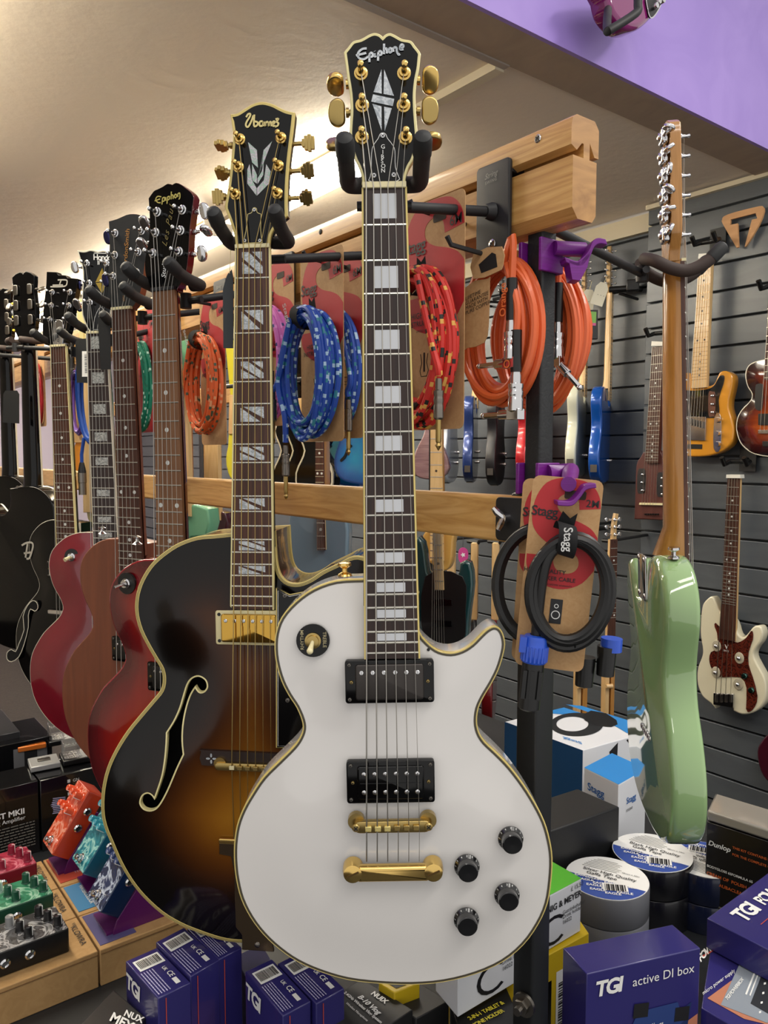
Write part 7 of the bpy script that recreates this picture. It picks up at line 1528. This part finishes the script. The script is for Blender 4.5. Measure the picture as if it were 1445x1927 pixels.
m = M(); c = (1092, 1363); ot = [D(1085 + 50 * math.cos(a), 1364 + 22 * math.sin(a) , .0004) for a in [2 * PI * k / 40 for k in range(40)]]; inn = [D(1077 + 30 * math.cos(a), 1363 + 14 * math.sin(a), .0004) for a in [2 * PI * k / 40 for k in range(40)]]
m.add(ot + inn, [[i, (i + 1) % 40, 40 + (i + 1) % 40, 40 + i] for i in range(40)]); hp_ = put('headphone_picture', m, mat('picture_black', '1e2226', .4), f.box)
pquad(hp_, [(1098, 1345), (1112, 1338), (1140, 1343), (1160, 1356), (1162, 1364), (1150, 1369), (1120, 1366), (1100, 1356)], mat('picture_dark', '101418', .4), 'picture_cup', .0007)
write(f.box, [('Stagg', D(1094, 1397), D(1060, 1388) - D(1094, 1397), D(1098, 1405) - D(1094, 1397), .022, dict(bold=.01))], SB)
o_ = f.t.matrix_world.translation
m = M(); q = [f.fr(u, v) for u, v in ((.42, .9), (.56, .98), (.55, .70), (.62, .45), (.44, .55), (.48, .7))]; m.add(q, [[0, 1, 2, 3, 4, 5]]); put('product_picture', m, BLKINK, f.box)
m = M(); q = [f.fr(u, v) for u, v in ((.70, .98), (.80, .99), (.92, .95), (.9, .85), (.78, .9))]; m.add(q, [[0, 1, 2, 3, 4]]); put('product_picture', m, BLKINK, f.box)
f = quadbox('boxed_headphones', 'smaller white carton with blue lid in front of the headphone carton', 'box', (1164, 1477), (1216, 1447), (1099, 1445), .862, TZ, WC)
patch(f.box, f.top, [(0, 0), (1, 0), (1, 1), (0, 1)], SB, 'blue_lid', .0003)
write(f.box, [('Stagg', f.lf(.88, .80), f.lf(0, 0) - f.lf(1, 0), UP, .022, dict(bold=.012)), ('Stagg', f.fr(.28, .76), f.n1, UP, .018, dict(bold=.012))], mat('stagg_letter_blue', '1f5fa8'))
write(f.box, [('STUDIO HEADPHONES', f.lf(.88, .70), f.lf(0, 0) - f.lf(1, 0), UP, .007, dict(bold=.01)), ('STUDIO', f.fr(.28, .68), f.n1, UP, .007, dict(bold=.01))], BLKINK)
m = M(); q = [f.fr(u, v) for u, v in ((.62, .34), (.78, .38), (.86, .2), (.84, -.3), (.6, -.3), (.56, .1))]; m.add([f.fr(u, max(v, .02)) for u, v in ((.62, .34), (.78, .38), (.86, .2), (.84, .02), (.6, .02), (.56, .1))], [[0, 1, 2, 3, 4, 5]]); put('product_picture', m, BLKINK, f.box)
# -- care kit carton
f = quadbox('boxed_care_kit', 'black care kit carton with orange lettering and clear wrap against the slatted wall', 'box', (1330, 1546), (1620, 1641), (1345, 1512), .86, TZ, mat('kit_black', '151313', .3, coat=.3))
a = f.fr; OI = mat('orange_print', 'c8602a', .5)
write(f.box, [('Dunlop', a(.015, .80), f.n1, UP, .0125, dict(bold=.02, shear=.25)), ('BODYGLOSS 65', a(.012, .60), f.n1, UP, .0060, dict(bold=.02)), ('FORMULA 65', a(.19, .60), f.n1, UP, .0060, dict(bold=.02)), ('ULTRAGLIDE 65', a(.36, .60), f.n1, UP, .0060, dict(bold=.02))], WHITEINK)
write(f.box, [('THIS KIT CONTAINS EVERYTHING YOU NEED', a(.19, .84), f.n1, UP, .0060, dict(bold=.02)), ('FOR THE COMPLETE CARE', a(.19, .78), f.n1, UP, .0060, dict(bold=.02)), ('CREAM OF', a(.012, .53), f.n1, UP, .0078, dict(bold=.02)), ('CARNAUBA', a(.012, .46), f.n1, UP, .0078, dict(bold=.02)), ('POLISH &', a(.19, .53), f.n1, UP, .0078, dict(bold=.02)), ('CLEANER', a(.19, .46), f.n1, UP, .0078, dict(bold=.02)), ('CLEANER &', a(.36, .53), f.n1, UP, .0078, dict(bold=.02))], OI)
for u0 in (.012, .19, .36): tline(f.box, a, 6, u0, u0 + .12, .06, .30, mat('grey_ink', '77746c'))
m = M(); m.hexa([f.top(u, v, k) for k in (.001, .02) for u, v in ((0, 0), (1, 0), (1, 1), (0, 1))]) ; put('clear_wrap', m, mat('grey_wrap', '8a857c', .2, coat=.8), f.box, bevel=.004)

# ---------------------------------------------------------------- the pedals and their brown cartons, left
def axbox(name, label, cat, A, zt, zb, w, d, mt, group=None, dirx=1, bev=.0012):
    """carton square to the room: lid corner nearest the camera at picture point A, w towards +X, d towards +Y"""
    a = at_z(*A, zt)
    x0 = a.x if dirx > 0 else a.x - w
    t = thing(name, label, cat, Matrix.Translation((x0, a.y, zb)), group); m = M(); m.box((w / 2, d / 2, (zt - zb) / 2), (w - .001, d - .001, zt - zb)); b = put('carton', m, mt, t, bevel=bev)
    return t, b
kz = .72
pa, pb, pc_, pd = at_z(186, 1790, kz), at_z(148, 1724, kz), at_z(113, 1670, kz), at_z(81, 1618, kz)
rows = [(pa.y, pb.y - pa.y), (pb.y, pc_.y - pb.y), (pc_.y, pd.y - pc_.y)]; X0 = pa.x; cw = .165
names = ('front', 'middle', 'rear')
pcol = [('dusk purple', '5a5684', 'ASTRO'), ('sky blue', '4a86b4', 'WATERCOLOUR'), ('coral', 'c0503c', 'FLARE')]
for i, (y0, d) in enumerate(rows):
    for j, (x0, who) in enumerate(((X0 - cw, 'under the flat pedals'), (X0 + .001, 'under the tilted pedals'))):
        t = thing('brown_carton', '%s brown pedal carton %s on the counter' % (names[i], who), 'box', Matrix.Translation((x0, y0, TZ)), 'brown pedal cartons')
        m = M(); m.box((cw / 2, d / 2, (kz - TZ) / 2), (cw - .002, d - .002, kz - TZ)); c = put('carton', m, KRAFTB, t, bevel=.0015)
        m = M(); m.box((cw / 2, -.0006, kz - TZ - .006), (cw - .004, .001, .0006)); put('lid_seam', m, mat('seam_brown', '6a4a2a', .8), c)
        if j == 0:
            write(c, [('KLOWRA', (cw - .012, .012 + .07, kz - TZ + .0005), (0, -1, 0), (1, 0, 0), .015, dict(bold=.004)), ('M', (cw - .028, .022 + .07, kz - TZ + .0005), (0, -1, 0), (1, 0, 0), .011, {})] if False else [('KLOWRA', (cw - .010 - .008, d * .78, kz - TZ + .0006), (0, -1, 0), (1, 0, 0), .0135, dict(bold=.006, space=1.05)), ('VV', (cw - .010 - .004, d * .86, kz - TZ + .0006), (0, -1, 0), (1, 0, 0), .008, dict(bold=.004))], BLKINK)
        else:
            nm_, cc, wd = pcol[i]; m = M(); m.box((.034, d * .52, kz - TZ + .0005), (.058, d * .84, .001)); s_ = put('sleeve', m, mat(nm_.replace(' ', '_') + '_sleeve', cc, .35, coat=.3), c)
            write(s_, [(wd, (.028, d * .84, kz - TZ + .0012), (0, -1, 0), (1, 0, 0), .010, dict(bold=.02, space=.9))], WHITEINK); tline(s_, lambda u, v, k=0: Vector((.036 + .016 * v, d * (.86 - .6 * u), kz - TZ + .0012 + k)), 4, 0, 1, 0, 1, LIL)
def pedal(label, M4, w, l, h, top, side, kmat, knobs, switch=True, accents=None, stand=False, jacks='y'):
    """pedal in its own frame: x across, y along away from the foot switch, z up"""
    t = thing('effects_pedal', label, 'pedal', M4)
    m = M(); m.slab(rrect(w, l, .004, w / 2, l / 2), 0, h, .002); c = put('enclosure', m, side, t)
    m = M(); m.prism(rrect(w - .003, l - .003, .003, w / 2, l / 2), h - .0002, h + .0005); f_ = put('face_print', m, top, c)
    for i, (x, y, kk) in enumerate(knobs):
        m = M(); m.lathe((x, y, h), (0, 0, 1), [(0, 0), (.0078, 0), (.0078, .001), (.0068, .002), (.0062, .0165), (.0052, .0175), (0, .0165)], 22); k_ = put('knob', m, kk, t)
        m = M(); m.box((x + .0045, y - .0045, h + .010), (.0012, .0012, .015)); m.box((x + .0022, y - .0022, h + .0176), (.0055, .0008, .0004), -PI / 4); put('pointer', m, WHITEINK, k_)
    if switch:
        m = M(); m.lathe((w * switch[0], l * switch[1], h), (0, 0, 1), [(0, 0), (.0085, 0), (.0085, .002), (.0062, .0025), (.0062, .006), (.0048, .007), (.0048, .012), (.004, .0132), (0, .0132)], 20); put('foot_switch', m, CHROME, t)
    for (x, y) in ((w * .30, 0), (w * .62, 0)) if jacks == 'y' else [] : 
        pass
    return t, c
K6 = lambda w, l: [(w * (.52 + .14 * i), l * (.42 + .36 * j), None) for j in range(2) for i in range(3)]
# flat ones (seen from their right-hand side; knobs towards the right end)
flat = [((130, 1747), .0, 'matt black effects pedal with starburst print on the front brown carton', swirl('nebula', '3a3a3c', 'b9b9bb', '5a5a5e', 14), mat('pedal_black', '101011', .45), '1a1a1b', '8a8a8a'),
        ((101, 1681), .0, 'green effects pedal with six green knobs on the middle brown carton', swirl('green_swirl', '3c8a68', 'a8d0b8', '2c7050', 14), mat('pedal_green', '1a4a38', .4), '1d4f3c', 'a8c8b8'),
        ((70, 1624), .0, 'crimson effects pedal with red knobs on the rear brown carton', swirl('rose_swirl', 'a83048', 'd88090', '8a2038', 14), mat('pedal_crimson', '7a1024', .4), '8a2038', 'c86a80')]
for i, (A, rz, lab, tp, sd, kc, kc2) in enumerate(flat):
    h = .038; a = at_z(*A, kz + h + .001); w, l = .145, .078
    M4 = Matrix.Translation((a.x - w, a.y, kz + .001))
    km, km2 = mat('knob_' + kc, kc, .3, coat=.3), mat('knob_' + kc2, kc2, .35)
    kn = [(w * .50, l * .80, km2), (w * .57, l * .52, km), (w * .62, l * .22, km), (w * .80, l * .82, km), (w * .86, l * .55, km), (w * .92, l * .25, km)]
    t, c = pedal(lab, M4, w, l, h, tp, sd, km, kn, switch=(.12, .5))
    for x in (w * .36, w * .60):
        m = M(); m.lathe((x, -.0003, h * .52), (0, -1, 0), [(0, 0), (.0075, 0), (.0075, .002), (.005, .004), (.0048, .004), (.0042, .0015), (0, .0015)], 6 + 14); m.box((x, -.001, h * .52), (.001, .001, .001)); put('jack_socket', m, CHROME, t)
    if i == 0:
        m = M()
        for k in range(14): an = 2 * PI * k / 14; r0 = .006 + .010 * (k % 3) / 2; m.add([Vector((w * .33, l * .5, h + .0008)) + Vector((math.cos(an + e) * q, math.sin(an + e) * q, 0)) for q, e in ((.003, -.3), (r0 + .006, 0), (.003, .3))], [[0, 1, 2]])
        m.prism(circle(.0045, w * .33, l * .5, 14), h + .0005, h + .001); put('starburst', m, mat('star_white', 'd0d2da', .5), c)
# tilted ones: width towards +Y, length up towards +X
tl_ = [((130, 1620), 'orange-red pedal tilted on a purple stand, rear of the three tilted ones', swirl('orange_swirl', 'd8542a', 'f0a890', 'c03a18', 16), 'c23c1c', 'e0552e', 56),
       ((188, 1657), 'turquoise pedal with marbled face tilted on a purple stand, middle one', swirl('teal_swirl', '2a8c9c', 'a8e0d8', '1a6878', 16), '0e5870', '3a9cb0', 54),
       ((223, 1730), 'navy pedal with white wave print tilted on a purple stand, front one', swirl('navy_swirl', '27345c', 'c8d4e8', '1c2848', 18), '10284e', '3a4a78', 54)]
PU2 = mat('stand_purple', '5c1a5e', .35, coat=.2)
for i, (A, lab, tp, sc_, kc, tau) in enumerate(tl_):
    q = math.radians(tau); zb = kz + .022; a = at_z(*A, zb); w, l, h = .068, .125, .036
    Lx = Vector((math.cos(q), 0, math.sin(q))); N = Vector((-math.sin(q), 0, math.cos(q))); Wd = Vector((0, 1, 0))
    # x across = -Wd so that (x, y, z) stays right-handed; the near lower rear corner sits at a
    X_ = -Wd; o = a + Wd * w
    M4 = Matrix(((X_.x, Lx.x, N.x, o.x), (X_.y, Lx.y, N.y, o.y), (X_.z, Lx.z, N.z, o.z), (0, 0, 0, 1)))
    sd = mat('tilt_side_%s' % kc, sc_, .35, coat=.3); km = mat('knob_' + kc, kc, .3, coat=.3)
    kn = [(w * (.2 + .3 * ii), l * (.62 + .24 * jj), km) for jj in range(2) for ii in range(3)]
    t, c = pedal(lab, M4, w, l, h, tp, sd, km, kn, switch=(.5, .12))
    for y in (l * .46, l * .72):
        m = M(); m.lathe((w + .0003, y, h * .5), (1, 0, 0), [(0, 0), (.0075, 0), (.0075, .002), (.005, .004), (.0048, .004), (.0042, .0015), (0, .0015)], 20); put('jack_socket', m, CHROME, t); m = M(); m.lathe((w + .002, y, h * .5), (1, 0, 0), [(.0042, 0), (0, 0)], 14); put('socket_hole', m, BLKINK, c)
    s = thing('pedal_stand', 'purple printed wedge stand under the ' + lab.split(' pedal')[0] + ' pedal', 'stand', Matrix.Translation((a.x, a.y, kz + .001)), 'purple wedge stands')
    z_ = lambda t_: Vector((Lx.x * t_, 0, .0205 + Lx.z * t_))
    off = -N * .0015; P0, P1 = z_(.0) + off, z_(l * .96) + off
    for nm_, y0_, y1_ in (('cheek', -.004, .0), ('cheek', w, w + .004)):
        m = M(); poly = [(-.010, 0), (P1.x + .05, 0), (P1.x + .008, P1.z * .55), (P0.x + Lx.x * l * .5, P0.z + Lx.z * l * .5 - .002), (P0.x - .004, P0.z)]
        m.add([(x, y_, z) for y_ in (y0_, y1_) for x, z in poly], [[0, 1, 2, 3, 4], [9, 8, 7, 6, 5]] + [[k, (k + 1) % 5 + 0, (k + 1) % 5 + 5, k + 5] for k in range(5)]); put(nm_, m, PU2, s, bevel=.0006)
    m = M(); m.box((.02, w / 2, .002), (.08, w, .004)); put('base', m, PU2, s)
# -- black amplifier cartons behind
GBX = mat('glossy_black_carton', '101012', .18, coat=.6)
zB = .80
t, c = axbox('boxed_amplifier', 'black amplifier carton with white lettering behind the crimson pedal', 'box', (72, 1469), .815, TZ, .26, .10, GBX, dirx=-1)
H = .815 - TZ
write(c, [('NUX', (.105, -.0006, H * .74), (1, 0, 0), UP, .022, dict(bold=.04)), ('MIGHTY LITE BT MKII', (.26 - .185, -.0006, H * .60), (1, 0, 0), UP, .0165, dict(bold=.03)), ('Modeling Amplifier', (.26 - .120, -.0006, H * .52), (1, 0, 0), UP, .012, {})], WHITEINK)
tline(c, lambda u, v, k=0: Vector((.10 + .15 * u, -.0006 - k, H * (.12 + .36 * v))), 9, 0, 1, 0, 1, mat('grey_ink', '77746c'))
m = M(); m.prism([(.17 + .018 * math.cos(a), .05 + .012 * math.sin(a)) for a in [2 * PI * k / 20 for k in range(20)]], H + .0003, H + .001); e = put('label', m, WHITEINK, c); write(e, [('NUX', (.156, .045, H + .0012), (1, 0, 0), (0, 1, 0), .012, dict(bold=.03))], BLKINK)
a = at_z(74, 1469, .815)
t, c = axbox('boxed_amplifier', 'black amplifier carton with a barcode label behind the orange-red pedal', 'box', (75, 1470), .815, TZ, .24, .10, GBX)
m = M(); m.add([(.05, -.0006, H * .40), (.115, -.0006, H * .40), (.115, -.0006, H * .64), (.05, -.0006, H * .64)], [[0, 1, 2, 3]]); lb = put('label', m, WHITEINK, c); bars(lb, lambda u, v, k=0: Vector((.052 + .06 * u, -.0008 - k, H * (.42 + .18 * v))), .1, .95, .1, .9, 20, 'u')
for k in range(3): m = M(); m.add([(.055, -.0006, H * (.70 + .09 * k)), (.061, -.0006, H * (.70 + .09 * k)), (.061, -.0006, H * (.745 + .09 * k)), (.055, -.0006, H * (.745 + .09 * k))], [[0, 1, 2, 3]]); put('tick_box', m, WHITEINK, c)
write(c, [('GN', (.066, -.0006, H * .88), (1, 0, 0), UP, .009), ('WH', (.066, -.0006, H * .79), (1, 0, 0), UP, .009), ('BK', (.066, -.0006, H * .70), (1, 0, 0), UP, .009)], WHITEINK); tline(c, lambda u, v, k=0: Vector((.04 + .08 * u, -.0006 - k, H * (.26 + .1 * v))), 2, 0, 1, 0, 1, mat('grey_ink', '77746c'))
m = M()
for k in range(9): yy = .03 + .004 * k; m.add([(.022 + .003 * math.sin(k), -.0006, H * .5 + yy - .03), (.05, -.0006, H * .5 + yy - .034), (.05, -.0006, H * .5 + yy - .032), (.024, -.0006, H * .5 + yy - .028)], [[0, 1, 2, 3]])
put('spiral_print', m, LIL, c)
# tiny metal pedals in clear cases on those cartons
CLR = mat('clear_acrylic', 'e8e8e6', .08, trans=.85, alpha=.55)
for (px, py, cc, lab) in ((54, 1412, 'd8742a', 'small orange metal-faced unit in a clear case on the black cartons'), (78, 1450, 'a8a8a8', 'small silver metal-faced unit in a clear case, in front of the orange one')):
    z = .817; a = at_z(px - 20, py + 5, z); t = thing('effects_pedal', lab, 'pedal', Matrix.Translation((a.x, a.y, z)) @ Matrix.Rotation(-.12, 4, 'Z'))
    m = M(); m.box((.03, .03, .006), (.06, .06, .012)); c = put('enclosure', m, mat('mini_%s' % cc, cc, .35, .3), t, bevel=.002); m = M(); m.box((.03, .032, .0135), (.026, .014, .003)); e = put('badge', m, NICKEL, c, bevel=.0005)
    m = M(); m.box((.10, .03, .006), (.07, .06, .012)); c2 = put('control_block', m, BLK, t, bevel=.002); write(c2, [('CORE', (.07, .034, .0125), (1, 0, 0), (0, 1, 0), .013, dict(bold=.02)), ('LOOP', (.07, .014, .0125), (1, 0, 0), (0, 1, 0), .013, dict(bold=.02))] if False else [('GATE', (.07, .034, .0125), (1, 0, 0), (0, 1, 0), .013, dict(bold=.02)), ('MODE', (.07, .014, .0125), (1, 0, 0), (0, 1, 0), .013, dict(bold=.02))], WHITEINK)
    m = M(); m.box((.085, .03, .028), (.032, .05, .030)); put('clear_cover', m, CLR, t, bevel=.002)
t, c = axbox('boxed_amplifier', 'black carton with a small pedal picture on its end, at the back left', 'box', (98, 1384), .84, TZ, .22, .16, GBX, dirx=-1)
Hh = .84 - TZ; m = M(); m.add([(.22 - .085, -.0006, Hh * .58), (.22 - .012, -.0006, Hh * .58), (.22 - .012, -.0006, Hh * .92), (.22 - .085, -.0006, Hh * .92)], [[0, 1, 2, 3]]); p_ = put('printed_panel', m, mat('grey_panel', '6a6a6c', .4), c)
m = M(); m.add([(.22 - .062, -.0009, Hh * .61), (.22 - .034, -.0009, Hh * .61), (.22 - .034, -.0009, Hh * .89), (.22 - .062, -.0009, Hh * .89)], [[0, 1, 2, 3]]); pp = put('pedal_picture', m, BLKINK, p_)
m = M(); m.add([(.02, -.0006, Hh * .80), (.022, -.0006, Hh * .80), (.10, -.0006, Hh * .97), (.096, -.0006, Hh * .97)], [[0, 1, 2, 3]]); put('red_line', m, mat('print_red', 'b8483c'), c)
t, c = axbox('boxed_amplifier', 'plain grey-black carton at the left edge behind the others', 'box', (38, 1376), .855, TZ, .2, .2, mat('grey_black_carton', '2b2b2d', .3, coat=.4), dirx=-1)
